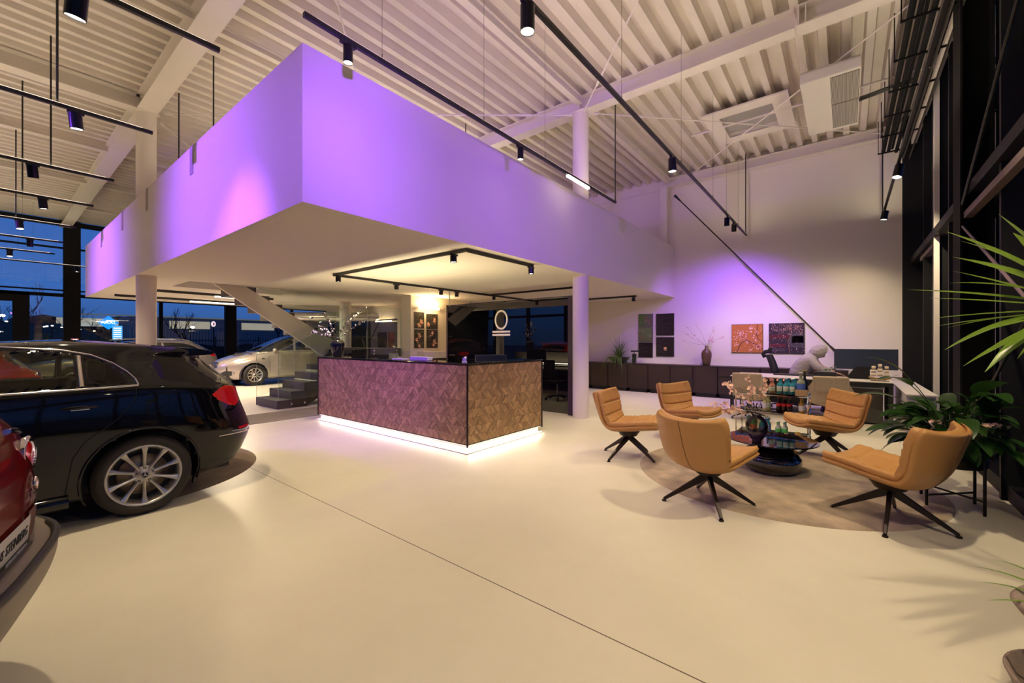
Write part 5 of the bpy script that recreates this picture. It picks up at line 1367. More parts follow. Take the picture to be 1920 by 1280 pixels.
def build_car(t, rows, regions, paint, N=400, step=0.03, wheels=(), under=True):
    """regions: (part name, kind, polygon, material or None for a hole, side filter, test)"""
    g = car_skin(rows, N, step); K = len(g); n = len(g[0])
    sr = min(r[3] for r in rows); sf = max(r[4] for r in rows)
    flat = [v for row in g for v in row]; tol = step*0.55
    bbs = []
    for reg in regions:
        P = reg[2]; bbs.append((min(p[0] for p in P)-tol, max(p[0] for p in P)+tol, min(p[1] for p in P)-tol, max(p[1] for p in P)+tol))
    def ok(reg, v):
        kind = reg[1]; f = reg[4]
        if f == 'L' and v.x > 0: return False
        if f == 'R' and v.x < 0: return False
        return reg[5](v) if len(reg) > 5 and reg[5] else True
    for vi, v in enumerate(flat):
        for reg, bb in zip(regions, bbs):
            a, b = project(reg[1], v, sr, sf)
            if not (bb[0] < a < bb[1] and bb[2] < b < bb[3]) or not ok(reg, v): continue
            d, qn, ins = near_poly((a, b), reg[2])
            if d < tol:
                da, db = qn[0]-a, qn[1]-b
                if reg[1] == 'side': v.y += da; v.z += db
                elif reg[1] == 'rearx': v.x += da; v.z += db
                elif reg[1] == 'top': v.x += da; v.y += db
                else:
                    i = vi % n; k = vi//n; w1 = flat[k*n+(i+1)%n]; w0 = flat[k*n+(i-1)%n]; tg = (w1-w0); tg.z = 0
                    if tg.length > 1e-6:
                        tg.normalize(); s_ = 1 if (abs((v+tg*0.01).x)+( (v+tg*0.01).y if reg[1] == 'rear' else -(v+tg*0.01).y)) > (abs(v.x)+(v.y if reg[1] == 'rear' else -v.y)) else -1
                        v += tg*s_*max(-tol*0.5, min(tol*0.5, da))
                    v.z += db
                break
    faces = {}
    for k in range(K-1):
        for i in range(n):
            ids = (k*n+i, k*n+(i+1)%n, (k+1)*n+(i+1)%n, (k+1)*n+i)
            c = (flat[ids[0]]+flat[ids[1]]+flat[ids[2]]+flat[ids[3]])/4; who = -1
            for ri, (reg, bb) in enumerate(zip(regions, bbs)):
                a, b = project(reg[1], c, sr, sf)
                if bb[0] < a < bb[1] and bb[2] < b < bb[3] and ok(reg, c) and near_poly((a, b), reg[2])[2]: who = ri; break
            faces.setdefault(who, []).append(ids)
    def emit(name, m, fl, cap=False, off=0, flipside=True):
        used = sorted({i for f in fl for i in f}); mp = {u: j for j, u in enumerate(used)}
        M = MB(); M.add([flat[u] for u in used], [tuple(mp[i] for i in f) for f in fl], True)
        if cap:
            top = [flat[(K-1)*n+i] for i in range(n)]; M.add(top, [list(range(n))], True)
        return M.build(name, m, t, weld=False)
    body = emit('body', paint, faces.get(-1, []), cap=True)
    bm = bmesh.new(); bm.from_mesh(body.data); bmesh.ops.remove_doubles(bm, verts=bm.verts, dist=1e-4); bmesh.ops.recalc_face_normals(bm, faces=bm.faces); bm.to_mesh(body.data); bm.free()
    out = {}
    for ri, reg in enumerate(regions):
        if ri in faces and reg[3]:
            out.setdefault(reg[0], []).append(emit(reg[0], reg[3], faces[ri]))
    tree = BVHTree.FromPolygons([tuple(v) for v in flat], [f for fl in faces.values() for f in fl])
    return tree, body
def on_side(tree, s, z, side=1, off=0.0):
    h = tree.ray_cast(Vector((side*3, s, z)), Vector((-side, 0, 0)))
    return (h[0] + Vector((side*off, 0, 0))) if h[0] else Vector((side*0.8, s, z))
def strip(M, tree, pts, r=0.008, side=1, off=0.002, per=8, closed=False):
    P = []
    pp = pts + ([pts[0]] if closed else [])
    for a, b in zip(pp, pp[1:]):
        for i in range(per): P.append(on_side(tree, a[0]+(b[0]-a[0])*i/per, a[1]+(b[1]-a[1])*i/per, side, off))
    P.append(on_side(tree, *pp[-1], side, off))
    M.tube(P, r, 8)
m_tyre = mat('tyre_rubber', (0.018,0.015,0.014), 0.7)
m_rim = mat('silver_alloy', (0.62,0.60,0.57), 0.28, 0.75)
m_rimdk = mat('brake_dark', (0.03,0.026,0.022), 0.5, 0.5)
m_disc = mat('brake_disc', (0.25,0.2,0.16), 0.4, 0.8)
m_plast = mat('black_plastic', (0.02,0.019,0.018), 0.55)
def wheel(parent, x, s, side, r=0.325, rr=0.245, w=0.215, spokes=10, star=False, twist=0.0):
    """x = outer face of the tyre; parts of the car"""
    e_ = bpy.data.objects.new('wheel', None); COL.objects.link(e_); e_.parent = parent; e_.location = (x, s, r); e_.empty_display_size = 0.1
    e_.rotation_euler = (0, 0, 0 if side > 0 else PI)
    # local: axle along x, outer face towards +x at x=0
    prof = [(rr,-0.012),(rr+0.012,-0.002),(rr+0.045,0.0),(r-0.025,-0.012),(r-0.004,-0.03),(r,-0.06),(r,-w+0.05),(r-0.02,-w+0.01),(rr,-w+0.01)]
    MB().lathe(prof, 56, axis='x').build('tyre', m_tyre, e_)
    M = MB()
    M.lathe([(rr+0.004,-0.010),(rr-0.002,-0.004),(rr-0.012,-0.008),(rr-0.020,-0.022),(rr-0.032,-0.05),(rr-0.03,-w+0.03)], 56, axis='x')
    for k in range(spokes):
        a = 2*PI*k/spokes + twist; ca, sa = math.cos(a), math.sin(a); rd = Vector((0, ca, sa)); tn = Vector((0, -sa, ca))
        sec = [(0.040,0.010,-0.052,-0.030),(rr*0.45,0.0085,-0.050,-0.026),(rr*0.75,0.012,-0.046,-0.018),(rr-0.016,0.021,-0.040,-0.011)]
        P = []
        for (q, hw, xb, xt) in sec:
            for sx, xx in ((-1.35,xb),(-1,xt-0.004),(0,xt),(1,xt-0.004),(1.35,xb)): P.append(rd*q + tn*hw*sx + Vector((xx,0,0)))
        M.add(P, [(i*5+j, i*5+j+1, (i+1)*5+j+1, (i+1)*5+j) for i in range(3) for j in range(4)], False)
    M.lathe([(0.0,-0.020),(0.030,-0.020),(0.034,-0.024),(0.056,-0.034),(0.074,-0.040),(0.076,-0.056)], 32, axis='x')
    M.build('rim', m_rim, e_)
    MB().lathe([(0,-0.019),(0.026,-0.019),(0.028,-0.020)], 28, axis='x').build('hub_cap', m_rimdk, e_)
    M = MB()
    for k in range(5):
        a = 2*PI*k/5+0.3; M.cyl((-0.060,0.057*math.cos(a),0.057*math.sin(a)),(-0.030,0.057*math.cos(a),0.057*math.sin(a)),0.0105,n=10)
    M.build('wheel_bolts', m_plast, e_)
    MB().lathe([(0.05,-0.085),(rr*0.68,-0.085),(rr*0.68,-0.10),(0.05,-0.10)], 40, axis='x').build('brake_disc', m_disc, e_)
    MB().lathe([(0,-0.12),(rr-0.03,-0.12)], 40, axis='x').build('barrel_back', m_rimdk, e_)
    if star:
        M = MB(); M.lathe([(0.0225,-0.0185),(0.0245,-0.0165),(0.0265,-0.0185)], 28, axis='x')
        for k in range(3):
            a = PI/2 + 2*PI*k/3; M.taper((-0.0175,0,0),(-0.0175,0.0235*math.cos(a),0.0235*math.sin(a)),0.006,0.003,0.001,0.002,up=(1,0,0))
        M.build('star_emblem', m_chrome, e_)
    return e_
def underbody(t, L, w, wb, arch_r, wz, x_in=0.60):
    """dark belly and arch liners; wb = (rear axle, front axle) positions"""
    M = MB(); M.box(-x_in,0.25,0.20,x_in,L-0.25,0.62)
    a, b = wb
    M.box(-w+0.10,a+arch_r+0.04,0.20,w-0.10,b-arch_r-0.04,0.5)
    for c in wb:
        for sd in (-1, 1):
            vs = []
            nn = 20
            for k in range(nn+1):
                an = -0.35+(PI+0.7)*k/nn; vs += [(sd*(w-0.03), c+arch_r*1.0*math.cos(an), wz+arch_r*math.sin(an)), (sd*x_in, c+arch_r*math.cos(an), wz+arch_r*math.sin(an))]
            M.add(vs, [(2*k,2*k+1,2*k+3,2*k+2) for k in range(nn)], True)
    M.build('underbody', m_plast, t)
def cabin(t, s0, s1, w, zf=0.55, seats=((0.9,),(1.9,)), col=(0.02,0.018,0.016)):
    m = mat('cabin_dark', col, 0.7)
    MB().box(-w,s0,zf-0.1,w,s1,zf).build('cabin_floor', m, t)
    for row, s in enumerate(seats):
        for x in (-0.36, 0.36):
            MB().box(x-0.24,s,zf,x+0.24,s+0.5,zf+0.18).box(x-0.23,s-0.12,zf+0.1,x+0.23,s+0.02,zf+0.56).build('seat', m, t, bevel=0.04)
            MB().box(x-0.13,s-0.12,zf+0.58,x+0.13,s-0.02,zf+0.76).build('headrest', m, t, bevel=0.03)
m_cglass = glass('car_glass', (0.52,0.56,0.47), 1.0)
m_dkcar = mat('dark_car_glass', (0.01,0.011,0.012), 0.03, spec=0.9, coat=0.5)
m_trim = mat('satin_chrome', (0.75,0.70,0.64), 0.22, 1.0)
m_red = mat('tail_red', (0.50,0.004,0.004), 0.10, spec=0.35, coat=0.0, emit=(0.5,0.005,0.003), es=0.12)
m_lampc = mat('headlamp_clear', (0.45,0.45,0.47), 0.08, 0.6, coat=0.8)

# ------------------------------------------------ the black hatchback
t = thing('hatchback_car', 'glossy black hatchback with chrome window trim and ten-spoke silver wheels, cut by the photo edge', 'car', (-5.41, 1.77, 0), PI)
hatch = [
    (0.20,0.20,0.20,0.30,4.10,0.80,5,4),
    (0.27,0.24,0.24,0.14,4.20,0.865,5,3.6),
    (0.42,0.42,0.42,0.04,4.28,0.885,4.6,3.4),
    (0.56,0.58,0.58,0.00,4.30,0.893,4.6,3.4),
    (0.66,0.72,0.70,0.03,4.24,0.895,4.6,3.4),
    (0.84,0.87,0.80,0.09,4.00,0.890,4.4,3.4),
    (0.98,0.97,0.90,0.13,3.50,0.872,4.2,3.8),
    (1.05,1.05,0.98,0.19,3.12,0.845,4.0,4),
    (1.16,1.18,1.14,0.31,2.78,0.775,4.0,4),
    (1.27,1.30,1.28,0.42,2.42,0.705,4.2,4),
    (1.335,1.375,1.36,0.41,2.16,0.660,4.6,4),
    (1.358,1.41,1.395,0.46,2.00,0.60,4.6,4),
    (1.375,1.435,1.42,0.70,1.80,0.42,4,4),
    (1.40,1.445,1.43,1.0,1.60,0.20,3,3)]
dlo_r = smooth_poly([(1.34,1.075),(1.34,1.335),(1.75,1.37),(2.15,1.345),(2.15,1.075)], 1)
dlo_q = [(1.03,1.085),(1.045,1.12),(1.09,1.19),(1.17,1.26),(1.27,1.31),(1.285,1.31),(1.285,1.08)]
dlo_rd = [(1.33,1.078),(1.33,1.318),(1.50,1.348),(1.75,1.362),(1.98,1.362),(2.02,1.07)]
dlo_fd = [(2.10,1.07),(2.06,1.355),(2.25,1.34),(2.62,1.21),(2.95,1.04),(2.95,1.03)]
rear_x = smooth_poly([(-0.60,1.00),(-0.50,1.29),(0.50,1.29),(0.60,1.00)], 2)
tail = [(0.50,0.93),(0.62,0.96),(0.80,0.985),(0.98,1.005),(1.10,0.985),(1.22,0.935),(1.16,0.88),(1.02,0.82),(0.90,0.80),(0.70,0.85),(0.52,0.87)]
g_side = lambda v: abs(v.x) > 0.55
regs = []
for sd in 'LR':
    for c in (0.94, 3.62): regs.append(('arch', 'side', circ(c,0.335,0.372), None, sd, g_side))
    regs += [('side_window','side',dlo_q,m_cglass,sd,g_side), ('side_window','side',dlo_rd,m_cglass,sd,g_side), ('side_window','side',dlo_fd,m_cglass,sd,g_side),
             ('tail_light','rear',tail,m_red,sd,lambda v: v.y < 0.9),
             ('rear_window_edge','side',[(0.63,1.30),(0.60,1.23),(0.50,1.14),(0.36,1.035),(0.22,1.0),(0.0,1.0),(0.0,1.3)],m_dkcar,sd,lambda v: v.y < 0.9 and abs(v.x) > 0.3)]
regs.append(('rear_window','rearx',rear_x,m_cglass,None,lambda v: v.y < 0.9))
regs.append(('windscreen','rearx',[(-0.68,1.02),(-0.55,1.36),(0.55,1.36),(0.68,1.02)],m_cglass,None,lambda v: v.y > 2.0 and abs(v.x) < 0.7))
m_carblack = mat('car_black_paint', (0.004,0.004,0.006), 0.05, spec=0.5)
tree, body = build_car(t, hatch, regs, m_carblack, 480, 0.024)
underbody(t, 4.3, 0.88, (0.94,3.62), 0.385, 0.335)
cabin(t, 0.6, 3.0, 0.70, 0.52, (1.25, 2.25))
for sd in (1, -1):
    M = MB(); strip(M, tree, [(0.975,1.068),(1.4,1.062),(2.2,1.055),(2.9,1.03)], 0.0095, sd, 0.0)
    strip(M, tree, [(0.975,1.072),(0.99,1.12),(1.04,1.185),(1.12,1.255),(1.24,1.322),(1.40,1.362),(1.70,1.388),(2.05,1.385),(2.35,1.325),(2.7,1.18),(2.92,1.04)], 0.0085, sd, 0.0)
    M.build('window_trim', m_trim, t, label='satin chrome window surround')
    M = MB(); strip(M, tree, [(1.305,1.08),(1.31,1.315)], 0.016, sd, 0.0); M.build('window_divider', m_trim, t)
    M = MB(); strip(M, tree, [(0.985,1.05),(1.0,0.96),(1.10,0.82),(1.30,0.66),(1.36,0.55),(1.40,0.27),(2.02,0.26),(2.04,1.05)], 0.0028, sd, 0.0005)
    strip(M, tree, [(0.78,0.885),(0.78,0.985),(0.915,0.985),(0.93,0.90),(0.93,0.84),(0.8,0.84)], 0.0018, sd, 0.0)
    strip(M, tree, [(2.04,1.05),(2.04,0.26),(2.98,0.28),(3.0,1.0)], 0.0028, sd, 0.0005)
    M.build('panel_gap', mat('gap_black',(0,0,0),0.9), t)
    M = MB(); c_ = [on_side(tree, 1.22+0.2*i/8, 0.928+0.006*math.sin(PI*i/8), sd, 0.022*math.sin(PI*min(1,max(0,(i)/8)))+0.006) for i in range(9)]
    M.tube(c_, [0.006,0.012,0.014,0.014,0.014,0.014,0.014,0.012,0.006], 10); M.build('door_handle', m_carblack, t)
    M = MB(); c_ = [on_side(tree, 1.27+0.1*i/5, 0.917, sd, 0.030) for i in range(6)]; M.tube(c_, 0.004, 8); M.build('handle_inlay', m_chrome, t)
    for c in (0.94, 3.62):
        MB().tube([on_side(tree, c+0.383*math.cos(a*PI/20), 0.335+0.383*math.sin(a*PI/20), sd, 0.0) for a in range(-3, 24)], 0.011, 8).build('arch_lip', m_carblack, t)
    M = MB(); M.tube([(sd*0.86,1.38,0.235),(sd*0.862,3.2,0.235)], 0.055, 10); M.build('side_skirt', m_carblack, t)
    for c in (0.94, 3.62): wheel(t, sd*0.885, c, sd, star=True, twist=0.31)
def rearpt(x, z, off=0.0):
    h = tree.ray_cast(Vector((x, -2, z)), Vector((0, 1, 0))); return (h[0] - Vector((0, off, 0))) if h[0] else Vector((x, 0.1, z))
MB().prism([(0.39,1.305),(0.37,1.328),(0.48,1.357),(0.85,1.398),(0.85,1.33),(0.6,1.29)], 'x', -0.60, 0.60).build('roof_spoiler', m_carblack, t, bevel=0.01)
for sd in (1,-1):
    P = [rearpt(sd*(0.30+0.50*i/12), 0.52+0.02*(i/12)**2, -0.001) for i in range(13)]
    MB().tube(P, 0.006, 6).build('bumper_chrome', m_chrome, t)
    MB().grid(lambda u, v: rearpt(sd*(0.60+0.12*u), 0.57+0.022*v, 0.003), 8, 3).build('reflector', m_red, t, fix=True)
MB().box(-0.26,rearpt(0,0.84).y-0.008,0.78,0.26,rearpt(0,0.84).y+0.02,0.89).build('number_plate', mat('plate_white',(0.7,0.7,0.68),0.4), t)

# ------------------------------------------------ red crossover, rear corner in the photo
m_redp = mat('car_deep_red_paint', (0.13,0.003,0.005), 0.08, spec=0.45)
t = thing('crossover_car', 'deep red crossover at the photo edge with grey rear bumper and white dealer plate', 'car', (-2.45, 0.14, 0), PI - R(15.5))
suv = [
    (0.26,0.26,0.26,0.20,4.00,0.80,4,4),
    (0.33,0.31,0.31,0.10,4.15,0.86,3.8,3.4),
    (0.44,0.44,0.44,0.03,4.22,0.89,3.6,3.4),
    (0.54,0.56,0.56,0.005,4.25,0.895,3.6,3.4),
    (0.575,0.60,0.60,0.01,4.25,0.895,3.6,3.4),
    (0.59,0.62,0.62,0.095,4.24,0.885,4,3.4),
    (0.72,0.76,0.76,0.085,4.18,0.885,4,3.4),
    (0.88,0.92,0.88,0.095,4.00,0.875,4,3.4),
    (1.02,1.04,0.98,0.14,3.40,0.85,4,3.6),
    (1.14,1.14,1.06,0.24,3.05,0.80,4,4),
    (1.30,1.32,1.28,0.42,2.70,0.72,4,4),
    (1.45,1.48,1.45,0.55,2.3,0.66,4,4),
    (1.53,1.56,1.53,0.66,2.05,0.58,4,4),
    (1.56,1.59,1.57,0.9,1.8,0.4,4,4),
    (1.57,1.60,1.58,1.1,1.6,0.2,3,3)]
regs = []
for sd in 'LR':
    for c in (0.90, 3.45): regs.append(('arch','side',circ(c,0.345,0.385),None,sd,g_side))
    regs += [('side_window','side',smooth_poly([(0.95,1.12),(1.25,1.42),(2.35,1.42),(2.95,1.12)],1),m_dkcar,sd,g_side)]
regs.append(('rear_window','rearx',smooth_poly([(-0.58,1.13),(-0.50,1.46),(0.50,1.46),(0.58,1.13)],2),m_dkcar,None,lambda v: v.y < 0.9))
regs.append(('windscreen','rearx',[(-0.66,1.12),(-0.55,1.46),(0.55,1.46),(0.66,1.12)],m_dkcar,None,lambda v: v.y > 2.0 and abs(v.x) < 0.7))
m_clad = mat('grey_bumper_plastic', (0.20,0.165,0.13), 0.42, bump=(200,0.2,0.001))
regs.append(('rear_bumper','rear',[(-0.1,0.20),(1.35,0.20),(1.35,0.594),(-0.1,0.594)],m_clad,None,lambda v: v.y < 0.75))
tree, body = build_car(t, suv, regs, m_redp, 400, 0.028)
underbody(t, 4.25, 0.88, (0.90,3.45), 0.39, 0.345)
def on_rear(x, z, off=0.0):
    h = tree.ray_cast(Vector((x, -2, z)), Vector((0, 1, 0))); return (h[0] - Vector((0, off, 0))) if h[0] else Vector((x, 0.1, z))
# dark edge strip of the bumper shelf
M = MB(); P = []
for i in range(41):
    x = -0.86+1.72*i/40; P.append(on_rear(x, 0.568, -0.008))
M.tube([p + Vector((0,0,0.012)) for p in P], 0.016, 8); M.build('bumper_edge', m_plast, t)
# dealer plate
def rear_panel(x0, x1, z0, z1, off, name, m):
    M = MB(); M.grid(lambda u, v: on_rear(x0+(x1-x0)*u, z0+(z1-z0)*v, off), 12, 4, smooth=True); return M.build(name, m, t, fix=True)
rear_panel(-0.34, 0.20, 0.612, 0.712, 0.012, 'dealer_plate', mat('plate_white',(0.7,0.7,0.68)))
rear_panel(-0.345, 0.205, 0.592, 0.613, 0.016, 'plate_holder', m_plast)
rear_panel(0.205, 0.36, 0.60, 0.72, 0.006, 'plate_recess', mat('deep_red_shade',(0.10,0.01,0.008),0.3))
def rear_text(txt, size, xc, z, off, m, name, xs=1.0, depth=0.0008):
    vs, fs = text_mesh(txt, size, depth, 'LEFT', 1.0, xs)
    mx = max(v[0] for v in vs); M = MB()
    # seen from behind the car, text must run from +x to -x ... (rear faces -y, viewer looks +y: left is +x?)
    P = []
    for v in vs:
        p = on_rear(xc + (v[0]-mx/2), z+v[1], off + v[2]); P.append(p)
    M.add(P, fs); return M.build(name, m, t, fix=True)
rear_text('AUTOHAUS', 0.050, -0.20, 0.640, 0.0135, mat('ink_black',(0.01,0.01,0.01),0.6), 'plate_lettering', 0.85)
rear_text('STEINBERG', 0.055, 0.05, 0.640, 0.0135, mat('ink_black',(0.01,0.01,0.01)), 'plate_lettering', 0.85)
rear_text('AUTOHAUS-STEINBERG.de', 0.020, 0.05, 0.5965, 0.0175, mat('plate_ink_white',(0.75,0.75,0.75),0.5), 'holder_lettering', 0.95)
rear_text('FIAT', 0.062, 0.31, 0.75, 0.006, m_chrome, 'badge_lettering', 0.9, 0.002)
for sx in (1, -1):
    c_ = on_rear(sx*0.36, 0.93, 0.0)
    M = MB(); M.lathe([(0.075,0.02),(0.085,0.0),(0.075,-0.010),(0.055,-0.002)], 32, (c_.x,c_.y,c_.z), 'y'); M.build('tail_light_ring', m_chrome, t)
    M = MB(); M.lathe([(0,-0.008),(0.055,-0.002)], 28, (c_.x,c_.y,c_.z), 'y'); M.build('tail_light', m_red, t)
    c2 = on_rear(sx*0.71, 1.04, 0.0)
    M = MB(); M.tube([on_rear(sx*(0.28+0.18*i/8), 1.05-0.03*(i/8)**2, 0.004) for i in range(9)], 0.012, 8); M.build('tail_light_bow', m_chrome, t)
    c3 = on_rear(sx*0.36, 0.80, 0.004); MB().ball(c3, 0.024, 12, (1,0.4,1.3)).build('badge_disc', m_trim, t)
    c4 = on_rear(sx*0.55, 0.42, 0.0); MB().cyl(c4, c4-Vector((0,0.004,0)), 0.013, n=14).build('park_sensor', m_plast, t)
for sd in (1,-1):
    for c in (0.90, 3.45): wheel(t, sd*0.885, c, sd, 0.345, 0.23, twist=0.1)

# ------------------------------------------------ silver MPV nose-on beside the stair
m_silver = mat('car_silver_paint', (0.46,0.41,0.36), 0.22, 0.55, coat=1.0)
m_silver2 = mat('car_grey_paint', (0.40,0.37,0.34), 0.22, 0.55, coat=1.0)
t = thing('people_carrier', 'silver people carrier with its nose showing behind the black hatchback', 'car', (-15.82, 4.48+4.80, 0), PI)
# rear at local s=0, front at s=4.8 ; world y = loc.y - s
mpv = [
    (0.24,0.22,0.20,0.25,4.60,0.82,4,3.0),
    (0.32,0.30,0.26,0.10,4.72,0.90,4,2.8),
    (0.52,0.50,0.46,0.02,4.79,0.92,4,2.8),
    (0.66,0.66,0.62,0.00,4.80,0.925,4,2.8),
    (0.84,0.84,0.76,0.05,4.70,0.925,4,2.8),
    (1.00,1.00,0.88,0.12,4.42,0.915,4,2.9),
    (1.06,1.06,0.98,0.16,4.05,0.90,4,3.2),
    (1.12,1.11,1.06,0.20,3.72,0.875,4,3.6),
    (1.28,1.30,1.26,0.28,3.30,0.81,4,4),
    (1.46,1.50,1.48,0.38,2.85,0.73,4,4),
    (1.58,1.62,1.60,0.50,2.50,0.66,4,4),
    (1.63,1.67,1.65,0.75,2.1,0.5,4,4),
    (1.65,1.69,1.67,1.1,1.8,0.25,3,3)]
regs = []
for sd in 'LR':
    for c in (0.98, 3.83): regs.append(('arch','side',circ(c,0.345,0.392),None,sd,g_side))
    regs += [('side_window','side',[(2.62,1.13),(2.55,1.55),(2.62,1.55),(3.12,1.30),(3.36,1.12)],m_dkcar,sd,g_side),
             ('side_window','side',[(3.42,1.11),(3.20,1.28),(3.26,1.28),(3.80,1.04),(3.80,1.02)],m_dkcar,sd,g_side),
             ('side_window','side',[(1.55,1.14),(1.5,1.56),(2.48,1.56),(2.54,1.13)],m_dkcar,sd,g_side),
             ('side_window','side',[(0.50,1.16),(0.75,1.50),(1.43,1.56),(1.47,1.14)],m_dkcar,sd,g_side),
             ('headlight','front',smooth_poly([(0.62,0.74),(0.80,0.80),(1.00,0.87),(1.30,0.98),(1.45,1.03),(1.22,0.86),(1.02,0.77),(0.80,0.72)],1),m_lampc,sd,lambda v: v.y > 3.9),
             ('fog_light_pocket','front',[(0.62,0.35),(0.60,0.44),(0.80,0.50),(1.00,0.49),(1.14,0.42),(1.00,0.34),(0.80,0.33)],m_plast,sd,lambda v: v.y > 3.9)]
regs.append(('windscreen','rearx',[(-0.80,1.09),(-0.60,1.60),(0.60,1.60),(0.80,1.09)],m_dkcar,None,lambda v: v.y > 2.2 and abs(v.x) < 0.82))
regs.append(('radiator_grille','front',smooth_poly([(-0.3,0.55),(0.40,0.57),(0.50,0.70),(0.44,0.78),(-0.3,0.80)],1),m_trim,None,lambda v: v.y > 4.3))
regs.append(('rear_window','rearx',[(-0.62,1.15),(-0.52,1.52),(0.52,1.52),(0.62,1.15)],m_dkcar,None,lambda v: v.y < 1.0))
regs.append(('lower_intake','front',[(-0.3,0.27),(0.55,0.27),(0.5,0.42),(-0.3,0.44)],m_plast,None,lambda v: v.y > 4.3))
tree, body = build_car(t, mpv, regs, m_silver, 440, 0.026)
underbody(t, 4.8, 0.91, (0.98,3.83), 0.40, 0.345)
for sd in (1,-1):
    for c in (0.98, 3.83): wheel(t, sd*0.915, c, sd, 0.345, 0.222, spokes=10, twist=0.2)
    M = MB(); strip(M, tree, [(3.86,1.03),(3.3,1.085),(2.5,1.11),(1.5,1.12),(0.5,1.14)], 0.010, sd, 0.0); M.build('window_trim', m_trim, t)
    M = MB(); strip(M, tree, [(3.40,0.98),(3.38,0.28),(2.55,0.26),(2.58,1.1)], 0.003, sd); strip(M, tree, [(2.5,1.1),(2.5,0.26),(1.5,0.26),(1.4,0.7),(1.52,1.1)], 0.003, sd); M.build('panel_gap', mat('gap_black',(0,0,0)), t)
    p = on_side(tree, 3.22, 1.14, sd, 0.0)
    MB().ball(p + Vector((sd*0.12,0,0.0)), 0.11, 14, (0.9,0.6,0.62)).bar(p-Vector((sd*0.02,0,0.03)), p+Vector((sd*0.1,0,-0.03)), 0.05, 0.03).build('wing_mirror', m_silver, t)
    MB().tube([on_side(tree, 3.62-0.1*i/4, 0.86+0.02*math.sin(i), sd, 0.004) for i in range(5)], [0.014,0.02,0.02,0.012,0.004], 6).build('side_vent', m_plast, t)
    MB().tube([on_side(tree, 2.62+0.2*i/5, 0.98, sd, 0.02) for i in range(6)], 0.013, 8).build('door_handle', m_trim, t)
    p = on_side(tree, 4.42, 0.41, sd, 0)
    MB().ball(Vector((sd*0.78,4.42,0.41)), 0.045, 12, (0.8,0.8,1)).build('fog_light', m_lampc, t)

# ------------------------------------------------ grey estate by the windows
t = thing('estate_car', 'light grey estate car parked along the far windows, tail towards the people carrier', 'car', (-18.32, 5.36, 0), PI)
est = [
    (0.22,0.22,0.22,0.25,4.50,0.80,4,4),
    (0.30,0.28,0.28,0.10,4.62,0.88,4,3.4),
    (0.48,0.48,0.48,0.02,4.74,0.905,4,3.2),
    (0.62,0.62,0.60,0.00,4.77,0.91,4,3.2),
    (0.80,0.82,0.74,0.04,4.66,0.91,4,3.2),
    (0.96,0.96,0.84,0.10,4.25,0.90,4,3.4),
    (1.04,1.02,0.94,0.20,3.60,0.88,4,3.8),
    (1.14,1.12,1.06,0.34,3.32,0.83,4,4),
    (1.28,1.29,1.26,0.56,2.95,0.75,4,4),
    (1.39,1.43,1.40,0.74,2.6,0.68,4,4),
    (1.44,1.48,1.46,0.80,2.3,0.60,4,4),
    (1.46,1.50,1.48,1.1,2.0,0.35,4,4),
    (1.465,1.505,1.485,1.3,1.8,0.15,3,3)]
regs = []
etail = smooth_poly([(0.72,0.98),(0.90,1.06),(1.10,1.08),(1.20,1.04),(1.12,0.95),(0.95,0.90),(0.75,0.90)],1)
for sd in 'LR':
    for c in (0.98, 3.72): regs.append(('arch','side',circ(c,0.335,0.38),None,sd,g_side))
    regs += [('side_window','side',[(0.62,1.10),(0.85,1.27),(1.15,1.37),(1.68,1.39),(1.66,1.09)],m_dkcar,sd,g_side),
             ('side_window','side',[(1.72,1.09),(1.74,1.39),(2.5,1.38),(2.9,1.24),(3.2,1.07)],m_dkcar,sd,g_side),
             ('tail_light','rear',etail,m_red,sd,lambda v: v.y < 0.9)]
regs.append(('rear_window','rearx',[(-0.6,1.10),(-0.5,1.38),(0.5,1.38),(0.6,1.10)],m_dkcar,None,lambda v: v.y < 1.0))
regs.append(('windscreen','rearx',[(-0.74,1.06),(-0.55,1.42),(0.55,1.42),(0.74,1.06)],m_dkcar,None,lambda v: v.y > 2.2 and abs(v.x) < 0.76))
tree, body = build_car(t, est, regs, m_silver2, 280, 0.036)
underbody(t, 4.77, 0.90, (0.98,3.72), 0.385, 0.335)
for sd in (1,-1):
    for c in (0.98, 3.72): wheel(t, sd*0.905, c, sd, 0.335, 0.22)
    M = MB(); strip(M, tree, [(0.55,1.085),(1.6,1.07),(3.2,1.04)], 0.009, sd); M.build('window_trim', m_trim, t)
    M = MB(); P = [on_side(tree, 0.9+2.2*i/20, 1.47, sd, 0) for i in range(21)]
    MB().tube([(sd*0.60,0.95,1.46),(sd*0.62,1.2,1.51),(sd*0.62,2.6,1.51),(sd*0.60,2.8,1.47)], 0.013, 8).build('roof_rail', m_trim, t)

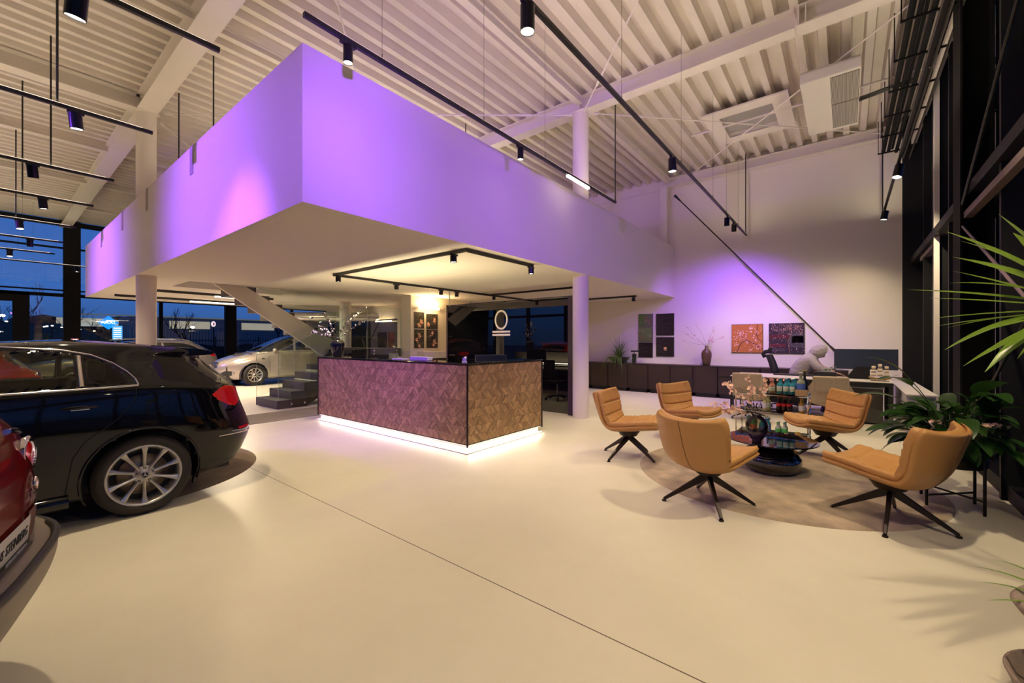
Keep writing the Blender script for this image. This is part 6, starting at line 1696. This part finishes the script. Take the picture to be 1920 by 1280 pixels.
# ------------------------------------------------ red hatchback seen through the black car's windows
m_redb = mat('car_bright_red_paint', (0.42,0.012,0.010), 0.12, spec=0.6, coat=1.0)
t = thing('hatchback_car', 'bright red hatchback glimpsed through the side windows of the black one', 'car', (-9.0, 0.62, 0), PI)
regs = []
for sd in 'LR':
    for c in (0.94, 3.62): regs.append(('arch','side',circ(c,0.335,0.372),None,sd,g_side))
    regs += [('side_window','side',dlo_rd,m_dkcar,sd,g_side), ('side_window','side',dlo_fd,m_dkcar,sd,g_side), ('tail_light','rear',tail,m_red,sd,lambda v: v.y < 0.9)]
regs.append(('rear_window','rearx',rear_x,m_dkcar,None,lambda v: v.y < 0.9))
tree, body = build_car(t, hatch, regs, m_redb, 240, 0.045)
underbody(t, 4.3, 0.88, (0.94,3.62), 0.385, 0.335)
MB().prism([(0.30,1.335),(0.48,1.372),(0.80,1.405),(0.80,1.36),(0.5,1.325)], 'x', -0.60, 0.60).build('roof_spoiler', m_redb, t, bevel=0.01)
for sd in (1,-1):
    for c in (0.94, 3.62): wheel(t, sd*0.885, c, sd)
# ================================================================== the seated person
def skin_chain(M_joints, edges, name, m, parent, sub=2, root=0):
    me = bpy.data.meshes.new(name); me.from_pydata([j[0] for j in M_joints], edges, [])
    o = bpy.data.objects.new(name, me); COL.objects.link(o)
    if parent: o.parent = parent
    sk = o.modifiers.new('skin', 'SKIN'); sk.use_smooth_shade = True
    for v, j in zip(me.skin_vertices[0].data, M_joints):
        r = j[1]; v.radius = r if isinstance(r, tuple) else (r, r)
    me.skin_vertices[0].data[root].use_root = True
    s = o.modifiers.new('sub', 'SUBSURF'); s.levels = sub; s.render_levels = sub
    me.materials.append(m)
    return o
m_skinc = mat('person_skin', (0.48,0.28,0.19), 0.55)
m_hood = mat('grey_sweatshirt', (0.36,0.33,0.31), 0.9, bump=(9,0.9,0.03), aniso=(1,1,2.2))
m_pants = mat('dark_trousers', (0.04,0.04,0.05), 0.85)
# local frame: x = facing direction, z up; sits on the black office chair
t = thing('person', 'person in a pale grey hooded sweatshirt leaning forward over the desk beside the office chair', 'person', (-0.80, 10.72, 0), 0)
J = [((0.0,0,0.60),0.135),((0.05,0,0.76),(0.15,0.135)),((0.16,0,0.94),(0.165,0.14)),((0.27,0,1.06),(0.15,0.12)),((0.31,0,1.12),0.065),((0.35,0,1.15),0.055),   # 0-5 spine, neck
     ((0.27,0.17,1.05),0.070),((0.40,0.22,0.88),0.052),((0.60,0.14,0.80),0.040),                                                     # 6-8 left arm
     ((0.27,-0.17,1.05),0.070),((0.42,-0.22,0.88),0.052),((0.64,-0.16,0.80),0.040),                                                  # 9-11 right arm
     ((0.05,0.10,0.57),0.10),((0.42,0.13,0.56),0.075),((0.46,0.13,0.14),0.050),((0.58,0.13,0.06),0.042),
     ((0.05,-0.10,0.57),0.10),((0.42,-0.13,0.56),0.075),((0.46,-0.13,0.14),0.050),((0.58,-0.13,0.06),0.042)]
E_ = [(0,1),(1,2),(2,3),(3,4),(4,5),(3,6),(6,7),(7,8),(3,9),(9,10),(10,11),(0,12),(12,13),(13,14),(14,15),(0,16),(16,17),(17,18),(18,19)]
skin_chain(J, E_, 'body', m_skinc, t)
# sweatshirt over torso and arms, with folds
J2 = [((-0.02,0,0.62),(0.185,0.18)),((0.02,0,0.76),(0.215,0.19)),((0.10,0,0.92),(0.22,0.195)),((0.21,0,1.06),(0.195,0.165)),((0.29,0,1.13),0.12),
      ((0.26,0.19,1.03),0.088),((0.38,0.245,0.87),0.074),((0.57,0.155,0.805),0.052),((0.26,-0.19,1.03),0.088),((0.40,-0.245,0.86),0.074),((0.61,-0.17,0.80),0.052)]
sh_ = skin_chain(J2, [(0,1),(1,2),(2,3),(3,4),(3,5),(5,6),(6,7),(3,8),(8,9),(9,10)], 'sweatshirt', m_hood, t)
J3 = [((0.0,0,0.59),0.145),((0.06,0.11,0.57),0.112),((0.42,0.135,0.565),0.09),((0.455,0.135,0.16),0.068),((0.06,-0.11,0.57),0.112),((0.42,-0.135,0.565),0.09),((0.455,-0.135,0.16),0.068)]
skin_chain(J3, [(0,1),(1,2),(2,3),(0,4),(4,5),(5,6)], 'trousers', m_pants, t)
for s_ in (1,-1): MB().box(0.40,s_*0.13-0.05,0,0.68,s_*0.13+0.05,0.09).build('shoe', m_black, t, bevel=0.03, seg=3)
# head: turned down towards the desk, inside the hood
def head_pt(u, v):
    a = 2*PI*u; b = PI*v; x = math.sin(b)*math.cos(a); y = math.sin(b)*math.sin(a); z = math.cos(b)
    p = Vector((0.095*x, 0.076*y, 0.118*z))
    if x > 0: p.x += 0.022*math.exp(-((y/0.16)**2) - ((z+0.12)/0.22)**2)              # nose
    if x > 0: p.x -= 0.010*(math.exp(-(((abs(y)-0.40)/0.14)**2)-((z-0.10)/0.12)**2))   # eye hollows
    if x > 0 and z < -0.2: p.x += 0.006*math.exp(-((z+0.85)/0.2)**2)                   # chin
    if z < 0: p.y *= 1-0.22*(-z)
    return p
hm = Matrix.Translation((0.385,0,1.20)) @ Matrix.Rotation(R(42), 4, 'Y')
M = MB(); M.M = hm; M.grid(head_pt, 36, 26, cu=True); M.build('head', m_skinc, t)
M = MB(); M.M = hm
for s_ in (1,-1): M.ball((0.083, s_*0.031, 0.012), 0.009, 10)
M.build('eyes', mat('eye_white',(0.7,0.68,0.65),0.3), t)
M = MB(); M.M = hm; M.tube([(0.087,-0.024,-0.062),(0.093,0,-0.06),(0.087,0.024,-0.062)], 0.0045, 8); M.build('mouth', mat('lip',(0.35,0.14,0.12),0.5), t)
def hood_pt(u, v):
    a = R(42) + (2*PI-R(84))*u; b = PI*(0.02+0.80*v); r = 1.0
    p = Vector((0.145*math.sin(b)*math.cos(a)-0.014, 0.125*math.sin(b)*math.sin(a), 0.165*math.cos(b)+0.006))
    f = 0.006*math.sin(9*a+3*b) + 0.005*math.sin(14*b)
    return p*(1+f*6*0.25) + Vector((-0.03*v*v,0,-0.02*v))
M = MB(); M.M = hm; M.grid(hood_pt, 40, 20); M.grid(lambda u, v: hood_pt(1-u, v)*0.93, 40, 20); M.tube([hood_pt(0, i/14)*0.965 for i in range(15)], 0.009, 6); M.tube([hood_pt(1, i/14)*0.965 for i in range(15)], 0.009, 6)
M.build('hood', m_hood, t)
# draped folds across the back
for k, (z0, bow) in enumerate(((0.80,0.010),(0.88,0.014),(0.96,0.012),(1.03,0.010))):
    c_ = []
    for i in range(13):
        a = -PI*0.5 - PI*0.45 + PI*0.9*i/12
        c_.append(Vector((0.02+0.36*(z0-0.62)+0.185*math.sin(a+PI/2)*0.9, 0.178*math.cos(a+PI/2)*-1, z0+0.04*math.sin(a+PI/2))))
    MB().tube(c_, [0.004]+[0.016]*11+[0.004], 8).build('fold', m_hood, t)
def hand(parent, loc, rz, side, m, curl=0.5):
    """palm along +x, five separate fingers"""
    Hh = bpy.data.objects.new('hand', None); COL.objects.link(Hh); Hh.parent = parent; Hh.location = loc; Hh.rotation_euler = (0, R(12), rz)
    js = [((-0.02,0,0),0.024),((0.03,0,0),(0.034,0.015)),((0.075,0,0),(0.038,0.013))]
    skin_chain(js, [(0,1),(1,2)], 'palm', m, Hh, 2)
    for k, (yy, L) in enumerate(((-0.030,0.068),(-0.010,0.078),(0.011,0.072),(0.030,0.056))):
        p = [Vector((0.070,yy,0))]; an = 0.1
        for q in (0.45,0.32,0.25): p.append(p[-1] + Vector((math.cos(an),yy*2,-math.sin(an)))*L*q); an += curl*0.6
        skin_chain([(tuple(x), r_) for x, r_ in zip(p, (0.0095,0.009,0.008,0.007))], [(0,1),(1,2),(2,3)], 'finger', m, Hh, 1)
    p = [(0.01,side*0.024,0),(0.04,side*0.050,-0.006),(0.066,side*0.058,-0.012)]
    skin_chain([(x, r_) for x, r_ in zip(p, (0.013,0.011,0.009))], [(0,1),(1,2)], 'thumb', m, Hh, 1)
hand(t, (0.62,0.135,0.795), R(-15), -1, m_skinc); hand(t, (0.66,-0.155,0.795), R(12), 1, m_skinc)

# ================================================================== plants by the dark facade
# leafy plant on a slender metal stand
t = thing('plant_stand', 'slender dark metal plant stand with crossed feet behind the right tan chair', 'plant stand', (0.72, 5.26, 0))
for x in (-0.17,0.17):
    for y in (-0.17,0.17): MB().cyl((x,y,0),(x,y,0.50),0.011,n=12).build('leg', m_leg, t)
MB().bar((-0.17,-0.17,0.10),(0.17,0.17,0.10),0.008,0.014).bar((-0.17,0.17,0.115),(0.17,-0.17,0.115),0.008,0.014).build('cross_bar', m_leg, t)
MB().lathe([(0,0.36),(0.2,0.36),(0.22,0.37),(0.225,0.5),(0.215,0.5),(0.205,0.38),(0,0.375)], 36).build('bowl_ring', m_leg, t)
t = thing('leafy_plant', 'lush dark green broad-leaved plant standing on the slender metal stand', 'potted plant', (0.72, 5.26, 0.376))
MB().lathe([(0,0),(0.16,0),(0.195,0.16),(0.20,0.18),(0.185,0.18),(0.17,0.15),(0,0.15)], 36).build('pot', m_black, t)
Ml = MB(); Ms = MB(); rnd = random.Random(31)
pf = lambda u: math.sin(PI*min(1,0.03+u**0.75*0.97))**0.75
for i in range(120):
    a = rnd.uniform(0, 2*PI); el = rnd.uniform(0.35,1.35); L = rnd.uniform(0.20,0.50)
    if math.cos(a) < -0.3: L *= 0.75
    p = [Vector((0.05*math.cos(a),0.05*math.sin(a),0.15))]; d = Vector((math.cos(a)*math.cos(el),math.sin(a)*math.cos(el),math.sin(el)))
    for k in range(6): p.append(p[-1]+d*L/6); d = (d+Vector((0,0,-0.09))).normalized()
    if p[-1].x > 0.30: 
        f = 0.30/p[-1].x
        for q in p: q.x *= f
    Ms.tube(p, 0.0035, 5)
    d2 = (p[-1]-p[-2]).normalized(); d2 = (d2 + Vector((math.cos(a)*0.5,math.sin(a)*0.5,-0.1))).normalized()
    LL = rnd.uniform(0.17,0.31)
    if p[-1].x + d2.x*LL > 0.38: d2.x = -abs(d2.x)*0.3; d2.normalize()
    leaf(Ml, p[-1], d2, LL, LL*rnd.uniform(0.34,0.46), rnd.uniform(0.5,1.5), 9, fold=0.22, prof=pf, twist=rnd.uniform(-0.5,0.5))
for (dx, dy, dz, L, LL) in ((-0.50,-0.1,0.95,0.52,0.34),(-0.30,-0.3,0.95,0.66,0.34),(0.12,-0.5,0.9,0.68,0.36),(-0.55,-0.1,0.5,0.36,0.28),(-0.65,0.1,0.25,0.30,0.26),(-0.30,0.0,1.0,0.68,0.33),(0.0,-0.7,0.8,0.6,0.34)):
    p = [Vector((0,0,0.15))]; d = Vector((dx,dy,dz)).normalized()
    for k in range(8): p.append(p[-1]+d*L/8); d = (d+Vector((dx*0.02,dy*0.02,-0.10))).normalized()
    Ms.tube(p, 0.004, 5); leaf(Ml, p[-1], d, LL, LL*0.36, 1.0, 10, fold=0.2, prof=pf)
Ml.build('leaves', leaf_mat('dark_leaf',(0.020,0.060,0.010),0.30,0.18), t); Ms.build('stems', leaf_mat('stem_leafgreen',(0.05,0.09,0.02),0.5,0.1), t)
t = thing('orchid_spray', 'spray of pale peach flowers beside the leafy plant above the tan chair back', 'flowers', (0.72, 5.20, 0.52))
Mb = MB(); Mw = MB(); rnd = random.Random(12)
for (dx, dy, L) in ((-0.35,-0.25,0.34),(-0.05,-0.4,0.36),(0.35,-0.35,0.42),(-0.15,-0.5,0.30)):
    pts = branch(Mb, (0,0,0), (dx*0.7,dy*0.9-0.35,0.50), L*1.15, 0.003, rnd, 0.12, 8)
    for q in pts[-4:]:
        for _ in range(4): blossom(Mw, q+Vector((rnd.gauss(0,1),rnd.gauss(0,1),rnd.gauss(0,1)))*0.016, 0.022, rnd)
Mb.build('stems', mat('stem_green',(0.06,0.12,0.03)), t); Mw.build('petals', mat('peach_petal',(0.82,0.56,0.42)), t)

# spiky plant in a stone pot, right edge of the photo
PX, PY = 0.77, 2.60
t = thing('spiky_plant', 'tall spiky plant with long bright green blades in a weathered stone pot', 'potted plant', (PX, PY, 0))
m_stone = mat('weathered_stone', (0.26,0.20,0.17), 0.85, noise=(18,0.35), bump=(50,0.6,0.006))
MB().lathe([(0,0.02),(0.17,0.02),(0.24,0.05),(0.262,0.10),(0.250,0.105),(0.225,0.065),(0,0.06)], 48).build('saucer', m_stone, t)
MB().lathe([(0,0.062),(0.12,0.062),(0.135,0.09),(0.18,0.33),(0.225,0.35),(0.243,0.378),(0.228,0.40),(0.20,0.388),(0.185,0.34),(0,0.33)], 48).build('pot', m_stone, t)
MB().lathe([(0,0.352),(0.188,0.347)], 32).build('soil', mat('potting_soil',(0.10,0.05,0.02),0.95,noise=(60,0.6),bump=(90,1.0,0.01)), t)
MB().lathe([(0,0.064),(0.225,0.064)], 32).build('saucer_gravel', mat('saucer_gravel',(0.14,0.10,0.05),0.95,noise=(50,0.5),bump=(90,1.0,0.01)), t)
top = Vector((0.06,0.30,1.56))
MB().tube([(0,0,0.34),(0.03,0.04,0.8),(0.05,0.16,1.2),tuple(top-Vector((0,0,0.02)))], [0.026,0.022,0.02,0.018], 10).build('trunk', mat('plant_trunk',(0.16,0.12,0.07),0.9,bump=(60,0.8,0.006)), t)
Ml = MB(); rnd = random.Random(77)
bl = lambda u: (0.35+0.65*min(1,u/0.15))*(1-max(0,(u-0.55)/0.45)**1.6) if u < 0.999 else 0.03
def blade(d, L, W, droop, tw=0.0): leaf(Ml, top + Vector(d)*0.02, d, L, W, droop, 14, fold=0.28, prof=bl, twist=tw)
def aim(px, py, depth):
    """direction from the crown to the point seen at that pixel (used once, to set each blade's real 3-D direction)"""
    u = (px-960)/787; v = (640-py)/787; c_, s_ = 0.78280, 0.62227
    return Vector(((u*c_-s_)*depth, (u*s_+c_)*depth, 1.43+v*depth)) - Vector((PX,PY,0)) - top
for (px, py, dp, W, dr) in ((1719,545,1.85,0.030,0.15),(1764,596,1.75,0.030,0.1),(1770,610,1.9,0.032,0.12),(1790,440,1.95,0.040,0.35),(1802,486,1.8,0.040,0.35),(1802,512,2.0,0.026,0.1),
        (1785,655,1.7,0.042,0.5),(1820,682,1.65,0.030,0.3),(1858,697,1.6,0.046,0.6),(1884,412,1.9,0.042,0.2),(1911,446,1.7,0.060,0.2),(1838,624,1.8,0.036,0.2),(1882,660,1.6,0.05,0.4),(1760,560,2.1,0.028,0.1)):
    v_ = aim(px, py, dp); blade(v_.normalized() + Vector((0,0,dr*0.45)), v_.length*1.03, W*1.25, dr)
for i in range(34):
    a = rnd.uniform(0,2*PI); el = rnd.uniform(-0.3,1.3)
    d = Vector((math.cos(a)*math.cos(el), math.sin(a)*math.cos(el), math.sin(el)))
    if d.x > 0.1: d.x *= 0.25
    if d.x < -0.3 and rnd.random() < 0.5: continue
    blade(d.normalized(), rnd.uniform(0.42,0.62), rnd.uniform(0.026,0.042), rnd.uniform(0.2,1.0))
Ml.build('blades', leaf_mat('bright_blade',(0.17,0.29,0.035),0.32,0.30), t)
# low grassy blades that poke in at the right edge
M = MB()
for (a, L) in ((2.1,0.50),(2.45,0.44),(2.8,0.36),(1.8,0.5),(3.3,0.34)):
    leaf(M, (0.0,0.0,0.35), (math.cos(a),math.sin(a),0.55), L, 0.018, 1.0, 12)
M.build('low_blades', leaf_mat('bright_blade',(0.17,0.29,0.035)), t)

# ================================================================== outside, beyond the left facade
m_bark = mat('bark_dark', (0.02,0.018,0.02), 0.9)
def bare_tree(label, x, y, h, seed, spread=0.45, group='bare trees in the car park'):
    r = random.Random(seed); t = thing('bare_tree', label, 'tree', (x, y, -0.14), 0, group)
    M = MB()
    def grow(p, d, L, rad, lv):
        pts = [p]
        for i in range(4): d = (d+Vector((r.uniform(-1,1),r.uniform(-1,1),r.uniform(-0.2,0.5)))*0.16).normalized(); pts.append(pts[-1]+d*L/4)
        M.tube(pts, [rad*(1-0.12*i) for i in range(5)], 5 if lv < 2 else 4, cap=False)
        if lv >= 4: return
        for k in range(3 if lv < 3 else 2):
            q = pts[r.choice((2,3,4))]; nd = (d+Vector((r.uniform(-1,1),r.uniform(-1,1),r.uniform(-0.1,0.9)))*spread*1.7).normalized()
            grow(q, nd, L*r.uniform(0.55,0.75), rad*0.55, lv+1)
    grow(Vector((0,0,0)), Vector((0,0,1)), h*0.42, h*0.018, 0)
    M.build('trunk_and_branches', m_bark, t)
for i, (x, y, h, lb) in enumerate(((-34,0.9,5.0,'bare tree outside the facade door at the photo edge'),(-36,3.6,4.4,'bare young tree outside between the facade posts'),(-38,9.4,5.4,'bare tree outside right of the blue diamond sign'),
        (-36,14.8,5.2,'bare tree outside in front of the ribbed hall'),(-33,17.6,6.2,'bare tree outside the rightmost facade pane, nearer'),(-40,22.5,7.0,'bare tree outside the rightmost facade pane, farther'),(-35,16.2,4.2,'bare tree beside the fence posts'))):
    bare_tree(lb, x, y, h, 40+i)
m_hedge = mat('hedge_dark', (0.012,0.022,0.016), 0.95, bump=(3,1.0,0.3))
def hedge(label, x, y0, y1, h, seed):
    r = random.Random(seed); M = MB(); y = y0
    while y < y1:
        M.ball((x+r.uniform(-0.6,0.6), y, h*0.35), h*r.uniform(0.45,0.8), 9, (1,1.5,1)); y += h*r.uniform(0.4,0.8)
    return tag(M.build('hedge', m_hedge), label, 'hedge', kind='stuff')
hedge('dark hedge line along the far edge of the car park', -92, -30, 60, 2.6, 1)
hedge('low hedge behind the fence outside the windows', -44, 0, 34, 1.1, 2)
hedge('dark tree belt on the horizon behind the hall', -110, -60, 110, 5.5, 3)
# fence
t = thing('metal_fence', 'dark upright bar fence along the car park outside', 'fence', (-31, 12, -0.14))
M = MB()
for i in range(150): M.box(-0.012,-8.0+i*0.15,0.1,0.012,-7.985+i*0.15,1.75)
M.build('bars', m_frame, t)
for i in range(10): MB().box(-0.03,-8.0+i*2.5,0,0.03,-7.94+i*2.5,1.85).build('fence_post', m_frame, t)
MB().box(-0.015,-8,0.2,0.015,14.5,0.24).box(-0.015,-8,1.6,0.015,14.5,1.64).build('rail', m_frame, t)
# ribbed hall with lit band
t = thing('industrial_hall', 'pale ribbed industrial hall with lit windows across the road', 'building', (-62, 19, -0.14))
MB().box(-6,-9,0,0,22,4.4).build('wall', mat('ribbed_panel',(0.16,0.19,0.24),0.6), t)
M = MB()
for i in range(100): M.box(0.0,-9+i*0.31,0.3,0.06,-8.86+i*0.31,2.9)
M.build('ribs', mat('rib_pale',(0.26,0.29,0.33),0.6), t)
for y0, y1, z0, z1 in ((-5.5,-1.5,3.1,4.0),(2.0,6.0,3.1,4.0),(-14.5,-10.5,3.4,4.0)):
    MB().box(0.02,y0,z0,0.08,y1,z1).build('lit_window', mat('lit_window_warm',(1,0.9,0.6),0.5,emit=(1.0,0.78,0.42),es=0.45), t)
MB().box(-0.1,-14,4.35,0.12,20,4.5).build('roof_edge', mat('roof_edge_pale',(0.3,0.3,0.3),0.5,emit=(1,0.9,0.6),es=0.12), t)
t = thing('filling_station', 'low lit canopy of the filling station beside the blue diamond sign', 'building', (-78, 9.5, -0.14))
MB().box(-5,-3,3.7,0,7,4.15).build('canopy', mat('canopy_pale',(0.4,0.42,0.4),0.5,emit=(0.9,0.95,0.8),es=0.5), t)
for y in (-2,2,6): MB().box(-2.2,y-0.15,0,-1.9,y+0.15,3.7).build('canopy_post', m_steel, t)
MB().box(-4.8,3,0,-4,6.8,2.9).build('shop_front', mat('lit_window_warm',(1,0.9,0.6)), t)
# blue diamond sign on a pole
t = thing('pylon_sign', 'glowing blue diamond sign with white lettering on a pole outside', 'sign', (-60, 8.05, -0.14))
MB().box(-0.1,-0.12,0,0.1,0.12,3.0).build('pole', m_frame, t)
sq_ = 0.78
MB().prism([(-sq_,3.52),(0,3.52-0.72),(sq_,3.52),(0,3.52+0.72)], 'x', -0.12, 0.12).build('diamond', mat('sign_blue',(0.01,0.2,0.6),0.4,emit=(0.015,0.30,0.95),es=1.6), t)
vs, fs = text_mesh('ARAL', 0.40, 0.0, 'CENTER', 1.0, 1.2)
MB().add([(0.13, v[0], 3.40+v[1]) for v in vs], fs).build('lettering', mat('sign_white',(1,1,1),0.4,emit=(1,1,1),es=2.5), t)
t = thing('price_board', 'glowing pale blue price board standing below the diamond sign', 'sign', (-59.5, 8.66, -0.14))
MB().box(-0.08,-0.38,1.65,0.08,0.38,3.2).build('board', mat('board_blue',(0.1,0.4,0.8),0.4,emit=(0.12,0.50,0.95),es=1.3), t)
M = MB()
for i in range(6): M.box(0.085,-0.3,1.82+i*0.22,0.09,0.28,1.90+i*0.22)
M.build('price_rows', mat('sign_white',(1,1,1)), t); MB().box(-0.05,-0.05,0,0.05,0.05,1.65).build('pole', m_frame, t)
t = thing('number_sign', 'small red and white number sign at the foot of the wide facade post', 'sign', (-20.6, 1.93, 0))
MB().box(-0.02,-0.02,0,0.02,0.02,1.40).build('pole', m_frame, t)
MB().box(-0.02,-0.09,1.40,0.02,0.09,1.53).build('panel', mat('number_red',(0.35,0.02,0.03),0.4,emit=(0.8,0.25,0.25),es=0.5), t)
vs, fs = text_mesh('27', 0.12, 0.0, 'CENTER', 1.0, 0.9)
MB().add([(0.022, v[0], 1.42+v[1]) for v in vs], fs).build('lettering', mat('sign_white',(1,1,1)), t)
# street lamps
def slamp(label, x, y, h, col=(1.0,0.85,0.6), r=0.16, es=9):
    t = thing('street_lamp', label, 'street lamp', (x, y, -0.14), 0, 'street lamps in the dusk')
    MB().cyl((0,0,0),(0,0,h),0.06,0.04,n=8).bar((0,0,h),(0.7,0,h+0.05),0.06,0.05).build('pole', m_frame, t)
    MB().ball((0.7,0,h-0.02), r, 10, (1,1,0.6)).build('lamp_head', mat('street_glow_%d' % int(es),(1,1,1),0.4,emit=col,es=es), t)
for i, (px, py, dd, lb) in enumerate(((4,591,60,'street lamp glowing outside at the very photo edge, upper'),(12,602,75,'street lamp glowing outside, second at the photo edge'),(3,621,80,'low street lamp outside at the very photo edge'),(88,611,75,'street lamp outside, left one of the group between the posts'),
      (98,610,85,'street lamp outside, middle one of the group between the posts'),(116,613,80,'street lamp outside just before the wide facade post'),(150,617,85,'small street lamp right of the wide facade post'),(177,620,80,'small street lamp below the diamond sign'),
      (361,613,58,'bright street lamp before the ribbed hall'),(425,613,58,'bright street lamp just left of the dark facade post'),(83,612,90,'farthest street lamp of the group between the posts'))):
    u = (px-960)/787; v = (640-py)/787; c_, s_ = 0.78280, 0.62227; k = dd/-(u*c_-s_)
    slamp(lb, (u*c_-s_)*k-0.7, (u*s_+c_)*k, 1.43+v*k+0.14, r=0.13 if dd > 60 else 0.2, es=8 if dd > 60 else 14)
t = thing('traffic_sign', 'small round lit sign with red figure outside before the ribbed hall', 'sign', (-52, 15.0, -0.14))
MB().cyl((0,0,0),(0,0,3.2),0.05,n=8).build('pole', m_frame, t); MB().ball((0,0,3.4),0.3,12,(0.3,0.7,1)).build('lit_disc', mat('lit_pinkish',(1,0.8,0.8),0.4,emit=(1,0.75,0.7),es=1.6), t)
MB().box(0.09,-0.07,3.25,0.11,0.07,3.55).build('red_figure', mat('number_red',(0.35,0.02,0.03)), t)
# parked bicycle-like rails and bins outside: two slim light barriers and a parked car roof line
t = thing('display_flag', 'slanted white flag stand outside behind the nose of the people carrier', 'stand', (-26.0, 9.0, -0.14))
MB().bar((0,0,0.0),(0,0.5,1.5),0.05,0.05).bar((0,0.5,1.5),(0,1.0,1.6),0.03,0.03).build('arm', mat('flag_white',(0.6,0.5,0.65),0.5), t)
